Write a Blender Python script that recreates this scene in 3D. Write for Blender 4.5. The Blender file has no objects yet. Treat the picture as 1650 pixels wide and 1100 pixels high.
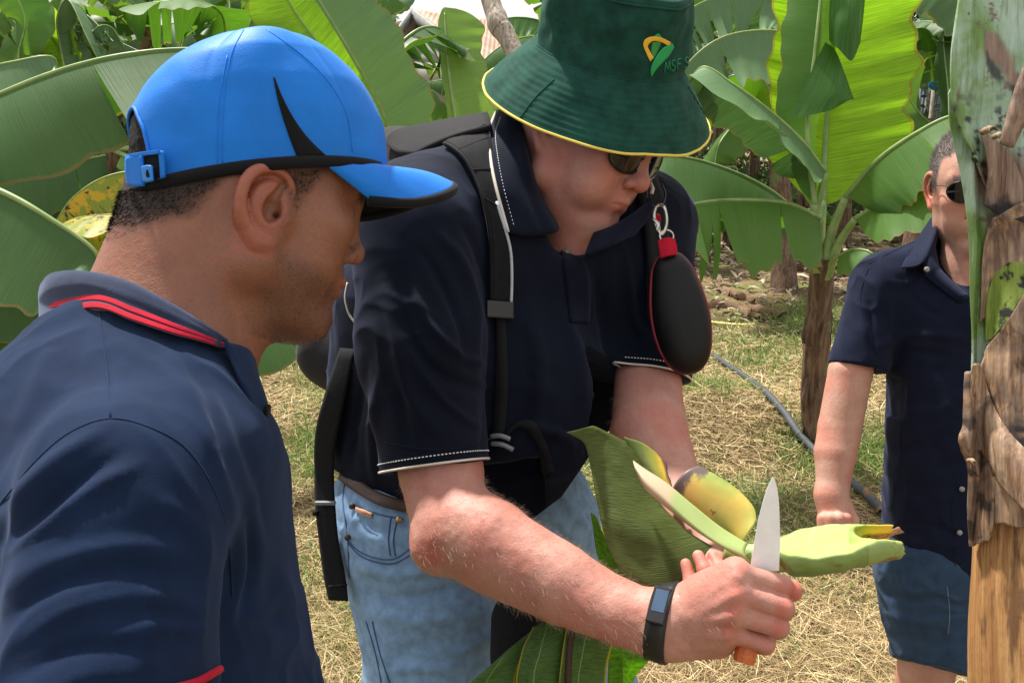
import bpy, math, os
import numpy as np
from mathutils import Vector, Matrix
from mathutils.bvhtree import BVHTree
ONLY = os.environ.get('ONLY', '')          # development switch: build a few groups only
def want(k): return (not ONLY) or (k in ONLY.split(','))
R = math.radians
rng = np.random.default_rng(7)
SC = bpy.context.scene
# ------------------------------------------------------------------ camera, world, sun, exposure
F = 1429.0                     # focal length in photo pixels (photo is 1650 x 1100)
CAMH, PITCH = 1.80, 14.5
cam_d = bpy.data.cameras.new('camera'); cam = bpy.data.objects.new('camera', cam_d)
SC.collection.objects.link(cam); SC.camera = cam
cam.location = (0, 0, CAMH); cam.rotation_euler = (R(90 - PITCH), 0, 0)
cam_d.sensor_width = 36; cam_d.lens = 36 * F / 1650; cam_d.clip_end = 3000; cam_d.clip_start = 0.02
SUN_EL, SUN_AZ = 62, -38        # azimuth measured from +Y towards +X (behind the people, to the left)
W = bpy.data.worlds.new('World'); SC.world = W; W.use_nodes = True
wn = W.node_tree.nodes; wl = W.node_tree.links
sky = wn.new('ShaderNodeTexSky'); sky.sky_type = 'NISHITA'; sky.sun_disc = False
sky.sun_elevation = R(SUN_EL); sky.sun_rotation = R(SUN_AZ); sky.dust_density = 5; sky.air_density = 1.0
sky.altitude = 0
mixc = wn.new('ShaderNodeMix'); mixc.data_type = 'RGBA'; mixc.inputs[0].default_value = 0.72
mixc.inputs[7].default_value = (11.2, 11.2, 11.0, 1)       # high thin cloud: a bright white veil
wl.new(sky.outputs[0], mixc.inputs[6]); wl.new(mixc.outputs[2], wn['Background'].inputs[0])
wn['Background'].inputs[1].default_value = 0.070
sun_d = bpy.data.lights.new('sun', 'SUN'); sun = bpy.data.objects.new('sun', sun_d); SC.collection.objects.link(sun)
sun_d.energy = 5.0; sun_d.angle = R(3.5); sun_d.color = (1.0, 0.955, 0.88)
sd = Vector((math.sin(R(SUN_AZ)) * math.cos(R(SUN_EL)), math.cos(R(SUN_AZ)) * math.cos(R(SUN_EL)), math.sin(R(SUN_EL))))
sun.rotation_euler = sd.to_track_quat('Z', 'Y').to_euler(); sun.location = (0, 0, 8)
SC.view_settings.view_transform = 'Standard'; SC.view_settings.look = 'None'
SC.view_settings.gamma = 1; SC.view_settings.exposure = 0.70
SC.render.engine = 'CYCLES'
SC.cycles.max_bounces = 6; SC.cycles.transparent_max_bounces = 8; SC.cycles.sample_clamp_indirect = 6
SC.cycles.caustics_reflective = False; SC.cycles.caustics_refractive = False
try: SC.cycles.use_denoising = True
except Exception: pass
# ------------------------------------------------------------------ camera space (x right, y up, z depth) <-> world
cp, sp_ = math.cos(R(PITCH)), math.sin(R(PITCH))
C2W = np.array([[1, 0, 0], [0, sp_, cp], [0, cp, -sp_]])      # columns: right, up, forward
CO = np.array([0, 0, CAMH])
def c2w(v): return np.asarray(v, float) @ C2W.T + CO
def w2c(v): return (np.asarray(v, float) - CO) @ C2W
def P(px, py, d): return np.array([(px - 825) / F * d, (550 - py) / F * d, d])
def PW(px, py, d): return c2w(P(px, py, d))
def px2(v):
    v = np.asarray(v); return (v[..., 0] / v[..., 2] * F + 825, 550 - v[..., 1] / v[..., 2] * F)
def ground_at(px, py, z=0.0):
    """world point where the pixel's ray meets height z"""
    d = c2w(P(px, py, 1.0)) - CO
    t = (z - CAMH) / d[2]; return CO + d * t
def unit(v): v = np.asarray(v, float); return v / (np.linalg.norm(v) + 1e-12)
# ------------------------------------------------------------------ objects and tags
def mesh_obj(name, V, Fc, material=None, parent=None, smooth=True, world=False, attrs=None, uv=None):
    """V in camera space unless world=True"""
    V = np.asarray(V, float)
    if not world: V = c2w(V)
    me = bpy.data.meshes.new(name)
    if isinstance(Fc, np.ndarray):
        n = Fc.shape[1]
        me.vertices.add(len(V)); me.vertices.foreach_set('co', V.astype(np.float32).ravel())
        me.loops.add(Fc.size); me.loops.foreach_set('vertex_index', Fc.astype(np.int32).ravel())
        me.polygons.add(len(Fc)); me.polygons.foreach_set('loop_start', np.arange(0, Fc.size, n, dtype=np.int32))
        me.update(calc_edges=True)
    else:
        me.from_pydata([tuple(v) for v in V], [], [tuple(f) for f in Fc]); me.update()
    me.polygons.foreach_set('use_smooth', np.full(len(me.polygons), smooth))
    if attrs:
        for k, a in attrs.items():
            a = np.asarray(a, np.float32)
            if a.ndim == 1: at = me.attributes.new(k, 'FLOAT', 'POINT'); at.data.foreach_set('value', a)
            else:
                at = me.attributes.new(k, 'FLOAT_VECTOR', 'POINT'); at.data.foreach_set('vector', a.ravel())
    o = bpy.data.objects.new(name, me); SC.collection.objects.link(o)
    if material: me.materials.append(material)
    if parent:
        o.parent = parent
        o.matrix_parent_inverse = parent.matrix_basis.inverted()
    return o
def thing(name, label, cat, loc=(0, 0, 0), group=None):
    o = bpy.data.objects.new(name, None); SC.collection.objects.link(o); o.location = tuple(loc)
    o.empty_display_size = .05; o['label'] = label; o['category'] = cat
    if group: o['group'] = group
    return o
def tag(o, label=None, cat=None, group=None, kind=None):
    if label: o['label'] = label
    if cat: o['category'] = cat
    if group: o['group'] = group
    if kind: o['kind'] = kind
    return o
def mod(o, typ, **kw):
    m = o.modifiers.new(typ.lower(), typ)
    for k, v in kw.items(): setattr(m, k, v)
    return m
# ------------------------------------------------------------------ noise (numpy)
_perm = np.random.default_rng(3).random((64, 64, 64)).astype(np.float32)
def vnoise(p):
    p = np.asarray(p, float); i = np.floor(p).astype(int); f = p - i; f = f * f * (3 - 2 * f)
    def g(a, b, c): return _perm[(i[..., 0] + a) & 63, (i[..., 1] + b) & 63, (i[..., 2] + c) & 63]
    x0 = lambda b, c: g(0, b, c) * (1 - f[..., 0]) + g(1, b, c) * f[..., 0]
    y0 = lambda c: x0(0, c) * (1 - f[..., 1]) + x0(1, c) * f[..., 1]
    return (y0(0) * (1 - f[..., 2]) + y0(1) * f[..., 2]) * 2 - 1
def fbm(p, o=3):
    s = 0; a = 1
    for _ in range(o): s = s + a * vnoise(p); p = np.asarray(p) * 2.03 + 11.3; a *= .5
    return s
def sstep(a, b, x): t = np.clip((x - a) / (b - a), 0, 1); return t * t * (3 - 2 * t)
# ------------------------------------------------------------------ implicit sculpting
class Sculpt:
    def __init__(s, M=np.eye(3), o=(0, 0, 0), sc=1.0): s.M = np.asarray(M, float); s.o = np.asarray(o, float); s.sc = sc; s.p = []
    def L(s, v): return s.o + s.M @ (np.asarray(v, float) * s.sc)
    def ball(s, c, r, k=.01, sub=False, loc=True):
        c = s.L(c) if loc else np.asarray(c, float); r = r * (s.sc if loc else 1)
        s.p.append((lambda X, Y, Z: np.sqrt((X - c[0]) ** 2 + (Y - c[1]) ** 2 + (Z - c[2]) ** 2) - r, c - r, c + r, k, sub)); return s
    def cap(s, a, ra, b, rb, k=.01, sub=False, loc=True):
        if loc: a, b, ra, rb = s.L(a), s.L(b), ra * s.sc, rb * s.sc
        a, b = np.asarray(a, float), np.asarray(b, float); ba = b - a; l2 = ba @ ba + 1e-12
        def f(X, Y, Z):
            px, py, pz = X - a[0], Y - a[1], Z - a[2]
            h = np.clip((px * ba[0] + py * ba[1] + pz * ba[2]) / l2, 0, 1)
            return np.sqrt((px - h * ba[0]) ** 2 + (py - h * ba[1]) ** 2 + (pz - h * ba[2]) ** 2) - (ra + (rb - ra) * h)
        m = max(ra, rb); s.p.append((f, np.minimum(a, b) - m, np.maximum(a, b) + m, k, sub)); return s
    def chain(s, pts, k=.01, sub=False, loc=True):
        for i in range(len(pts) - 1): s.cap(pts[i][0], pts[i][1], pts[i + 1][0], pts[i + 1][1], k, sub, loc)
        return s
    def ell(s, c, r, rot=None, k=.01, sub=False, loc=True):
        r = np.asarray(r, float) * (s.sc if loc else 1); c = s.L(c) if loc else np.asarray(c, float)
        Q = (s.M if loc else np.eye(3)) @ (np.eye(3) if rot is None else np.asarray(rot))
        def f(X, Y, Z):
            X, Y, Z = X - c[0], Y - c[1], Z - c[2]
            u = [(X * Q[0, i] + Y * Q[1, i] + Z * Q[2, i]) / r[i] for i in range(3)]
            k0 = np.sqrt(u[0] ** 2 + u[1] ** 2 + u[2] ** 2); k1 = np.sqrt(sum((u[i] / r[i]) ** 2 for i in range(3)))
            return k0 * (k0 - 1) / np.maximum(k1, 1e-6)
        e = np.sqrt(((Q * r) ** 2).sum(1)); s.p.append((f, c - e, c + e, k, sub)); return s
    def half(s, c, n, k=.002, box=.2, loc=False):
        """cut away everything on the +n side, within a box"""
        if loc: c = s.L(c); n = s.M @ np.asarray(n, float)
        c = np.asarray(c, float); n = unit(n)
        s.p.append((lambda X, Y, Z: -((X - c[0]) * n[0] + (Y - c[1]) * n[1] + (Z - c[2]) * n[2]), c - box, c + box, k, 2)); return s
    def mesh(s, h, lo=None, hi=None):
        add = [p for p in s.p if not p[4]]
        lo_ = np.min([p[1] for p in add], 0) - 3 * h; hi_ = np.max([p[2] for p in add], 0) + 3 * h
        if lo is not None: lo_ = np.maximum(lo_, lo)
        if hi is not None: hi_ = np.minimum(hi_, hi)
        n = np.ceil((hi_ - lo_) / h).astype(int) + 1
        V = np.full(n, 1.0, np.float32)
        ax = [(lo_[i] + h * np.arange(n[i])).astype(np.float32) for i in range(3)]
        for f, a, b, k, sub in s.p:
            m = max(3 * h, k * 1.2) + .004
            i0 = np.clip(np.floor((a - m - lo_) / h).astype(int), 0, n); i1 = np.clip(np.ceil((b + m - lo_) / h).astype(int) + 1, 0, n)
            if np.any(i1 - i0 < 1): continue
            X = ax[0][i0[0]:i1[0], None, None]; Y = ax[1][None, i0[1]:i1[1], None]; Z = ax[2][None, None, i0[2]:i1[2]]
            d = f(X, Y, Z).astype(np.float32); v = V[i0[0]:i1[0], i0[1]:i1[1], i0[2]:i1[2]]
            if sub: d = -d; hh = np.clip(.5 + .5 * (d - v) / k, 0, 1); v[:] = v + (d - v) * hh + k * hh * (1 - hh)
            else: hh = np.clip(.5 + .5 * (v - d) / k, 0, 1); v[:] = v + (d - v) * hh - k * hh * (1 - hh)
        for q in range(3):                       # close the surface at the grid border
            sl = [slice(None)] * 3; sl[q] = 0; V[tuple(sl)] = np.maximum(V[tuple(sl)], h * .3)
            sl[q] = -1; V[tuple(sl)] = np.maximum(V[tuple(sl)], h * .3)
        return surfnet(V, lo_, h)
def surfnet(V, org, h):
    S = V < 0; n = np.array(V.shape)
    c = [(a, b, d) for a in (0, 1) for b in (0, 1) for d in (0, 1)]
    cnt = np.zeros(n - 1, np.int8)
    for a, b, d in c: cnt += S[a:n[0] - 1 + a, b:n[1] - 1 + b, d:n[2] - 1 + d]
    I = np.argwhere((cnt > 0) & (cnt < 8)); del cnt
    vid = np.full(n - 1, -1, np.int32); vid[I[:, 0], I[:, 1], I[:, 2]] = np.arange(len(I))
    vals = {q: V[I[:, 0] + q[0], I[:, 1] + q[1], I[:, 2] + q[2]] for q in c}
    acc = np.zeros((len(I), 3)); k = np.zeros(len(I))
    for p in c:
        for ax in range(3):
            if p[ax]: continue
            q = list(p); q[ax] = 1; q = tuple(q)
            a, b = vals[p], vals[q]; m = (a < 0) != (b < 0); t = a[m] / (a[m] - b[m])
            pos = np.tile(np.array(p, float), (m.sum(), 1)); pos[:, ax] = t
            acc[m] += pos; k[m] += 1
    P3 = org + h * (I + acc / k[:, None])
    quads = []
    for ax in range(3):
        a, b = (ax + 1) % 3, (ax + 2) % 3
        sl0 = [slice(1, -1)] * 3; sl1 = [slice(1, -1)] * 3
        sl0[ax] = slice(0, -1); sl1[ax] = slice(1, None)
        s0, s1 = S[tuple(sl0)], S[tuple(sl1)]
        E = np.argwhere(s0 != s1); fl = s0[E[:, 0], E[:, 1], E[:, 2]]
        E = E + 1; E[:, ax] -= 1
        def at(da, db):
            q = E.copy(); q[:, a] -= da; q[:, b] -= db; return vid[q[:, 0], q[:, 1], q[:, 2]]
        Q = np.stack([at(1, 1), at(0, 1), at(0, 0), at(1, 0)], 1)
        Q[~fl] = Q[~fl][:, ::-1]
        quads.append(Q[(Q >= 0).all(1)])
    return P3, np.concatenate(quads)
def normals(V, Q):
    n = np.cross(V[Q[:, 2]] - V[Q[:, 0]], V[Q[:, 3]] - V[Q[:, 1]]); N = np.zeros_like(V)
    for i in range(Q.shape[1]): np.add.at(N, Q[:, i], n)
    return N / (np.linalg.norm(N, axis=1, keepdims=True) + 1e-12)
def relax(V, Q, it=2, lam=.5):
    for _ in range(it):
        S = np.zeros_like(V); c = np.zeros(len(V))
        for i in range(4):
            j = (i + 1) % 4; np.add.at(S, Q[:, i], V[Q[:, j]]); np.add.at(S, Q[:, j], V[Q[:, i]])
            np.add.at(c, Q[:, i], 1); np.add.at(c, Q[:, j], 1)
        V = V + lam * (S / np.maximum(c, 1)[:, None] - V)
    return V
def merge(*ms):
    Vs, Qs, o = [], [], 0
    for V, Q in ms: Vs.append(V); Qs.append(Q + o); o += len(V)
    return np.concatenate(Vs), np.concatenate(Qs)
def seg_dist(x, y, pts):
    """distance to a polyline in pixels and the arc parameter 0..1"""
    pts = np.asarray(pts, float); L = np.r_[0, np.cumsum(np.linalg.norm(np.diff(pts[:, :2], axis=0), axis=1))]
    best = np.full(x.shape, 1e9); tt = np.zeros(x.shape)
    for i in range(len(pts) - 1):
        a, b = pts[i, :2], pts[i + 1, :2]; d = b - a; t = np.clip(((x - a[0]) * d[0] + (y - a[1]) * d[1]) / (d @ d + 1e-9), 0, 1)
        q = np.hypot(x - a[0] - t * d[0], y - a[1] - t * d[1]); m = q < best
        best[m] = q[m]; tt[m] = (L[i] + t[m] * (L[i + 1] - L[i])) / L[-1]
    return best, tt
def folds(V, Q, specs, zmax=None, facing=True):
    """cloth folds: specs = (px polyline, width px, height m); raised (or sunk) ridges along the surface"""
    N = normals(V, Q); x, y = px2(V); view = -unit_rows(V); f = np.clip((N * view).sum(1) * 2.5, 0, 1) if facing else 1
    D = np.zeros(len(V))
    for pts, w, hgt in specs:
        pts = smooth_poly(pts, 6); q, t = seg_dist(x, y, pts)
        D += hgt * np.exp(-(q / w) ** 2) * np.sin(np.pi * np.clip(t, .02, .98)) ** .6
    if zmax is not None: D *= V[:, 2] < zmax
    return V + N * (D * f)[:, None]
def wrinkle(V, N, d, across=26, along=5, amp=.002, sharp=2.2, seed=0):
    """fine drag lines running along direction d"""
    d = unit(d); p = V - (V @ d)[:, None] * d; q = p * across + (V @ d)[:, None] * d * along + seed * 7.7
    q = q + fbm(V * 9 + seed, 2)[:, None] * .9
    return ((1 - np.abs(vnoise(q))) ** sharp - .35) * amp * (.4 + .6 * sstep(-.3, .5, fbm(V * 6 + 3 + seed, 2)))
def strands(name, V, N, w, n, ln, wd, comb, m, parent, seed=0, spread=.6, lie=.5):
    """short single hairs rooted on a surface, w = density per vertex"""
    r_ = np.random.default_rng(seed); p = np.clip(w, 0, None); i = r_.choice(len(V), n, p=p / p.sum()); c0 = V[i] + r_.normal(size=(n, 3)) * .0006; nn = N[i]
    d = unit_rows(nn * (1 - lie) + np.asarray(comb) * lie + r_.normal(size=(n, 3)) * spread * .4); d2 = unit_rows(d + np.asarray(comb) * .5 + r_.normal(size=(n, 3)) * spread * .3); L = ln * r_.uniform(.5, 1.2, (n, 1)); s_ = unit_rows(np.cross(d, c0)); h = wd / 2
    p1 = c0 + d * L * .5; p2 = p1 + d2 * L * .5
    A = np.stack([c0 - s_ * h, c0 + s_ * h, p1 - s_ * h, p1 + s_ * h, p2 - s_ * h * .3, p2 + s_ * h * .3], 1).reshape(-1, 3); b = np.arange(n)[:, None] * 6
    return mesh_obj(name, A, np.concatenate([b + [0, 1, 3, 2], b + [2, 3, 5, 4]]), m, parent)
def unit_rows(V): return V / (np.linalg.norm(V, axis=1, keepdims=True) + 1e-12)
def smooth_poly(pts, n=8):
    """Catmull-Rom through the points"""
    pts = np.asarray(pts, float)
    if len(pts) < 3: return np.array([pts[0] + (pts[-1] - pts[0]) * t for t in np.linspace(0, 1, n + 1)])
    q = np.vstack([2 * pts[0] - pts[1], pts, 2 * pts[-1] - pts[-2]]); out = []
    for i in range(len(pts) - 1):
        a, b, c, d = q[i:i + 4]
        for t in np.linspace(0, 1, n, endpoint=False):
            out.append(.5 * (2 * b + (c - a) * t + (2 * a - 5 * b + 4 * c - d) * t * t + (3 * b - a - 3 * c + d) * t ** 3))
    out.append(pts[-1]); return np.array(out)
def grid_faces(nu, nv, closed_u=False, closed_v=False):
    i, j = np.meshgrid(np.arange(nu - (0 if closed_u else 1)), np.arange(nv - (0 if closed_v else 1)), indexing='ij')
    i, j = i.ravel(), j.ravel(); i2, j2 = (i + 1) % nu, (j + 1) % nv
    return np.stack([i * nv + j, i * nv + j2, i2 * nv + j2, i2 * nv + j], 1)
def patch(rows, nu=6, nv=6):
    """rows: list of rows of 3-D points (camera space) -> smooth sheet grid"""
    rows = [smooth_poly(r, nv) for r in rows]; A = np.array(rows)
    B = np.array([smooth_poly(A[:, j], nu) for j in range(A.shape[1])]).transpose(1, 0, 2)
    return B
def patch_px(rows, nu=6, nv=6): return patch([[P(*q) for q in r] for r in rows], nu, nv)
def sheet(name, G, m, parent=None, thick=.002, offset=0, **kw):
    nu, nv = G.shape[:2]
    o = mesh_obj(name, G.reshape(-1, 3), grid_faces(nu, nv), m, parent, **kw)
    if thick: mod(o, 'SOLIDIFY', thickness=thick, offset=offset)
    return o
def tube(pts, r, seg=10, caps=True, flat=1.0, up=None):
    """swept tube along a polyline (camera space); r scalar or list"""
    pts = np.asarray(pts, float); n = len(pts); r = np.broadcast_to(np.asarray(r, float), (n,)) if np.ndim(r) <= 1 and np.size(r) in (1, n) else np.interp(np.linspace(0, 1, n), np.linspace(0, 1, len(r)), r)
    T = np.gradient(pts, axis=0); T = unit_rows(T)
    u = np.cross(T[0], [0, 0, 1.] if up is None else up); u = unit(u) if np.linalg.norm(u) > 1e-4 else unit(np.cross(T[0], [0, 1., 0]))
    V = []
    for i in range(n):
        u = unit(u - T[i] * (u @ T[i])); v = np.cross(T[i], u)
        a = np.linspace(0, 2 * np.pi, seg, endpoint=False)
        V.append(pts[i] + r[i] * (np.cos(a)[:, None] * u + flat * np.sin(a)[:, None] * v))
    V = np.concatenate(V); Q = grid_faces(n, seg, closed_v=True)
    if caps:
        V = np.vstack([V, pts[0], pts[-1]]); a = np.arange(seg); b = (a + 1) % seg
        c0 = np.stack([b, a, np.full(seg, n * seg), np.full(seg, n * seg)], 1)
        c1 = np.stack([a + (n - 1) * seg, b + (n - 1) * seg, np.full(seg, n * seg + 1), np.full(seg, n * seg + 1)], 1)
        # triangles stored as quads would degenerate: nudge with a tiny inner ring instead
        V = V[:-2]; k = len(V)
        V = np.vstack([V, pts[0] + (V[:seg] - pts[0]) * .05, pts[-1] + (V[(n - 1) * seg:n * seg] - pts[-1]) * .05])
        c0 = np.stack([b, a, a + k, b + k], 1); c1 = np.stack([a + (n - 1) * seg, b + (n - 1) * seg, b + k + seg, a + k + seg], 1)
        Q = np.concatenate([Q, c0, c1])
    return V, Q
def bvh(V, Q): return BVHTree.FromPolygons([tuple(v) for v in V], [tuple(int(i) for i in q) for q in Q])
def hit(B, px, py, lift=0.0, z0=0.0):
    d = unit(P(px, py, 1)); r = B.ray_cast(Vector(d * z0), Vector(d))
    if r[0] is None: return None
    n = np.array(r[1]); n = -n if n @ d > 0 else n
    return np.array(r[0]) + n * lift
def lay(B, pts, lift=.001, n=6):
    """drape a pixel polyline onto a surface"""
    out = []
    for q in smooth_poly(pts, n):
        h = hit(B, q[0], q[1], lift)
        if h is not None: out.append(h)
    return np.array(out)
def smooth_line(L, it=3):
    L = L.copy()
    for _ in range(it): L[1:-1] = L[1:-1] * .5 + .25 * (L[:-2] + L[2:])
    return L
def lay_strip(B, left, right, lift=.002, n=8, m=5, it=3):
    a, b = smooth_poly(left, n), smooth_poly(right, n); k = min(len(a), len(b))
    a = a[np.linspace(0, len(a) - 1, k).astype(int)]; b = b[np.linspace(0, len(b) - 1, k).astype(int)]
    G = np.zeros((k, m, 3)); last = None
    for i in range(k):
        for j in range(m):
            q = a[i] + (b[i] - a[i]) * j / (m - 1); h = hit(B, q[0], q[1], lift)
            if h is None: h = P(q[0], q[1], last[2] if last is not None else 1)
            G[i, j] = h; last = h
    for _ in range(it): G[1:-1] = G[1:-1] * .5 + .25 * (G[:-2] + G[2:])
    return G
def box(c, sx, sy, sz, ax=np.eye(3)):
    c = np.asarray(c, float); V = np.array([[x, y, z] for x in (-.5, .5) for y in (-.5, .5) for z in (-.5, .5)]) * [sx, sy, sz]
    return c + V @ np.asarray(ax, float), np.array([[0, 1, 3, 2], [4, 6, 7, 5], [0, 4, 5, 1], [2, 3, 7, 6], [0, 2, 6, 4], [1, 5, 7, 3]])
# ------------------------------------------------------------------ materials
class NT:
    def __init__(s, name):
        s.m = bpy.data.materials.new(name); s.m.use_nodes = True; s.t = s.m.node_tree; s.n = s.t.nodes; s.l = s.t.links
        s.b = s.n['Principled BSDF']; s.out = s.n['Material Output']; s.tc = s.n.new('ShaderNodeTexCoord').outputs['Object']
    def node(s, typ, **kw):
        x = s.n.new(typ)
        for k, v in kw.items():
            if isinstance(k, str) and not k.startswith('i_'): setattr(x, k, v)
        return x
    def set(s, sock, v):
        if hasattr(v, 'is_output') or isinstance(v, bpy.types.NodeSocket): s.l.new(v, sock)
        else:
            if isinstance(v, (tuple, list)) and len(v) == 3 and sock.type == 'RGBA': v = (*v, 1)
            sock.default_value = v
    def mapping(s, scale=(1, 1, 1), rot=(0, 0, 0), src=None):
        x = s.n.new('ShaderNodeMapping'); x.inputs['Scale'].default_value = scale; x.inputs['Rotation'].default_value = rot
        s.l.new(src or s.tc, x.inputs[0]); return x.outputs[0]
    def noise(s, scale, detail=3, rough=.55, src=None, dist=0):
        x = s.n.new('ShaderNodeTexNoise'); x.inputs['Scale'].default_value = scale; x.inputs['Detail'].default_value = detail
        x.inputs['Roughness'].default_value = rough; x.inputs['Distortion'].default_value = dist
        s.l.new(src or s.tc, x.inputs['Vector']); return x.outputs[0]
    def attr(s, name, vec=False):
        x = s.n.new('ShaderNodeAttribute'); x.attribute_name = name; return x.outputs['Vector' if vec else 'Fac']
    def ramp(s, fac, *stops, interp='LINEAR'):
        x = s.n.new('ShaderNodeValToRGB'); x.color_ramp.interpolation = interp; e = x.color_ramp.elements
        while len(e) < len(stops): e.new(.5)
        for i, (p, c) in enumerate(stops):
            e[i].position = p; e[i].color = (*c, 1) if not np.isscalar(c) else (c, c, c, 1)
        s.set(x.inputs[0], fac); return x.outputs[0]
    def mix(s, fac, a, b, mode='MIX'):
        x = s.n.new('ShaderNodeMix'); x.data_type = 'RGBA'; x.blend_type = mode
        s.set(x.inputs[0], fac); s.set(x.inputs[6], a); s.set(x.inputs[7], b); return x.outputs[2]
    def math(s, op, a, b=0.0, clamp=False):
        x = s.n.new('ShaderNodeMath'); x.operation = op; x.use_clamp = clamp; s.set(x.inputs[0], a); s.set(x.inputs[1], b); return x.outputs[0]
    def bump(s, h, strength=.3, dist=.001, prev=None):
        x = s.n.new('ShaderNodeBump'); x.inputs['Strength'].default_value = strength; x.inputs['Distance'].default_value = dist
        s.set(x.inputs['Height'], h)
        if prev is not None: s.l.new(prev, x.inputs['Normal'])
        return x.outputs[0]
    def fin(s, color=None, rough=None, normal=None, **kw):
        if color is not None: s.set(s.b.inputs['Base Color'], color)
        if rough is not None: s.set(s.b.inputs['Roughness'], rough)
        if normal is not None: s.set(s.b.inputs['Normal'], normal)
        for k, v in kw.items(): s.set(s.b.inputs[k.replace('_', ' ')], v)
        return s.m
def fabric(name, col, rough=.85, spec=.10, weave=1400, var=.12, sheen=.25, bump=.25, coarse=28, cb=.0012, tint=None):
    t = NT(name); n1 = t.noise(coarse, 4); n2 = t.noise(weave, 2)
    c2 = tuple(min(1, x * (1 + var * 2.2)) for x in col); c1 = tuple(x * (1 - var) for x in col)
    c = t.ramp(n1, (.3, c1), (.7, c2)); c = t.mix(t.math('MULTIPLY', n2, .35), c, tuple(x * .45 for x in col))
    b = t.bump(n1, .35, cb); b = t.bump(n2, bump, .0006, b)
    return t.fin(c, rough, b, Specular_IOR_Level=spec, Sheen_Weight=sheen, Sheen_Roughness=.5, Sheen_Tint=tint or tuple(min(1, .5 + x) for x in col))
def plain(name, col, rough=.5, metal=0.0, nz=60, var=.1, bump=.1, bd=.0005, **kw):
    t = NT(name); n = t.noise(nz, 4); c = t.ramp(n, (.3, tuple(x * (1 - var) for x in col)), (.7, tuple(min(1, x * (1 + var)) for x in col)))
    return t.fin(c, rough, t.bump(n, bump, bd), Metallic=metal, **kw)
# ================================================================== people
def head_frame(psi, alpha, roll=0):
    """psi: turn of the face from towards-camera to picture right; alpha: looking down; columns: forward, up, lateral (towards camera side)"""
    p, a = R(psi), R(alpha)
    Fw = np.array([math.sin(p) * math.cos(a), -math.sin(a), -math.cos(p) * math.cos(a)])
    U = np.array([math.sin(p) * math.sin(a), math.cos(a), -math.cos(p) * math.sin(a)])
    S = np.cross(Fw, U)                                   # lateral
    c, s_ = math.cos(R(roll)), math.sin(R(roll)); U2 = U * c + S * s_; S2 = S * c - U * s_
    return np.stack([Fw, U2, S2], 1)
def sculpt_head(S, jaw=1.0, nose=1.0, lips=1.0, fat=0.0, ear=True, eside=(1, -1), eo=(0, 0), double_chin=0.0, brow=1.0):
    S.ell((0, .045, 0), (.099, .082, .077), k=.01)
    S.ell((-.018, .012, 0), (.080, .070, .070), k=.02)
    S.ell((.040, -.022, 0), (.056, .080, .060 + fat), k=.025)
    S.ell((.052, .030, 0), (.044, .05, .062), k=.02)
    for z in (1, -1):
        S.cap((.004, -.062, z * (.050 + fat) * jaw), .017, (.076, -.094, z * .016), .015, k=.022)   # jaw
        S.cap((.0, -.02, z * .060), .018, (.004, -.062, z * (.051 + fat) * jaw), .017, k=.02)
        S.ell((.062, -.012, z * .044), (.024, .020, .022), k=.02)                                    # cheekbone
        S.ell((.058, -.048, z * .034), (.026, .028, .022 + fat), k=.02)
        S.cap((.086, .030, z * .012), .009, (.074, .033, z * .046), .010, k=.012)                    # brow ridge
    S.ball((.080, -.092, 0), .0155, k=.016); S.ball((.084, -.088, 0), .012, k=.012)
    S.ell((.082, -.058, 0), (.020, .022, .026), k=.014)                                              # muzzle
    for z in (1, -1):
        S.ball((.099, .011, z * .033), .0165, k=.012, sub=True)                                      # eye sockets
        S.ball((.0755, .009, z * .032), .0145, k=.004)                                               # lids over the eyeball
        S.cap((.0905, .005, z * .022), .0012, (.0868, .005, z * .042), .0012, k=.002, sub=True)
        S.cap((.089, .014, z * .020), .0014, (.084, .014, z * .044), .0014, k=.004, sub=True)
    S.cap((.090, .020, 0), .0085, (.105, -.016, 0), .0085 * nose, k=.010)                            # nose
    S.ball((.1075, -.021, 0), .0105 * nose, k=.006)
    for z in (1, -1):
        S.ell((.0965, -.027, z * .0115 * nose), (.011, .0078, .0070), k=.005)
        S.ball((.103, -.0335, z * .0065), .0032, k=.003, sub=True)
        S.cap((.094, -.026, z * .019), .001, (.080, -.050, z * .033), .001, k=.009, sub=True)        # nasolabial fold
    u = .0062 * lips
    S.chain([((.0885, -.0585, -.023), .002), ((.098, -.0525, -.009), u * .8), ((.1005, -.0525, 0), u * .8), ((.098, -.0525, .009), u * .8), ((.0885, -.0585, .023), .002)], k=.004)
    S.chain([((.0885, -.060, -.022), .002), ((.095, -.064, -.010), u), ((.097, -.0655, 0), u), ((.095, -.064, .010), u), ((.0885, -.060, .022), .002)], k=.004)
    S.chain([((.090, -.0595, -.025), .0009), ((.1035, -.058, -.008), .0010), ((.106, -.0585, 0), .001), ((.1035, -.058, .008), .0010), ((.090, -.0595, .025), .0009)], k=.0025, sub=True)
    S.ball((.106, -.077, 0), .010, k=.012, sub=True)                                                  # fold under the lip
    if double_chin: S.ell((.045, -.100, 0), (.045, .022, .040), k=.02)
    if ear:
        for z in eside: sculpt_ear(S, z, eo)
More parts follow.
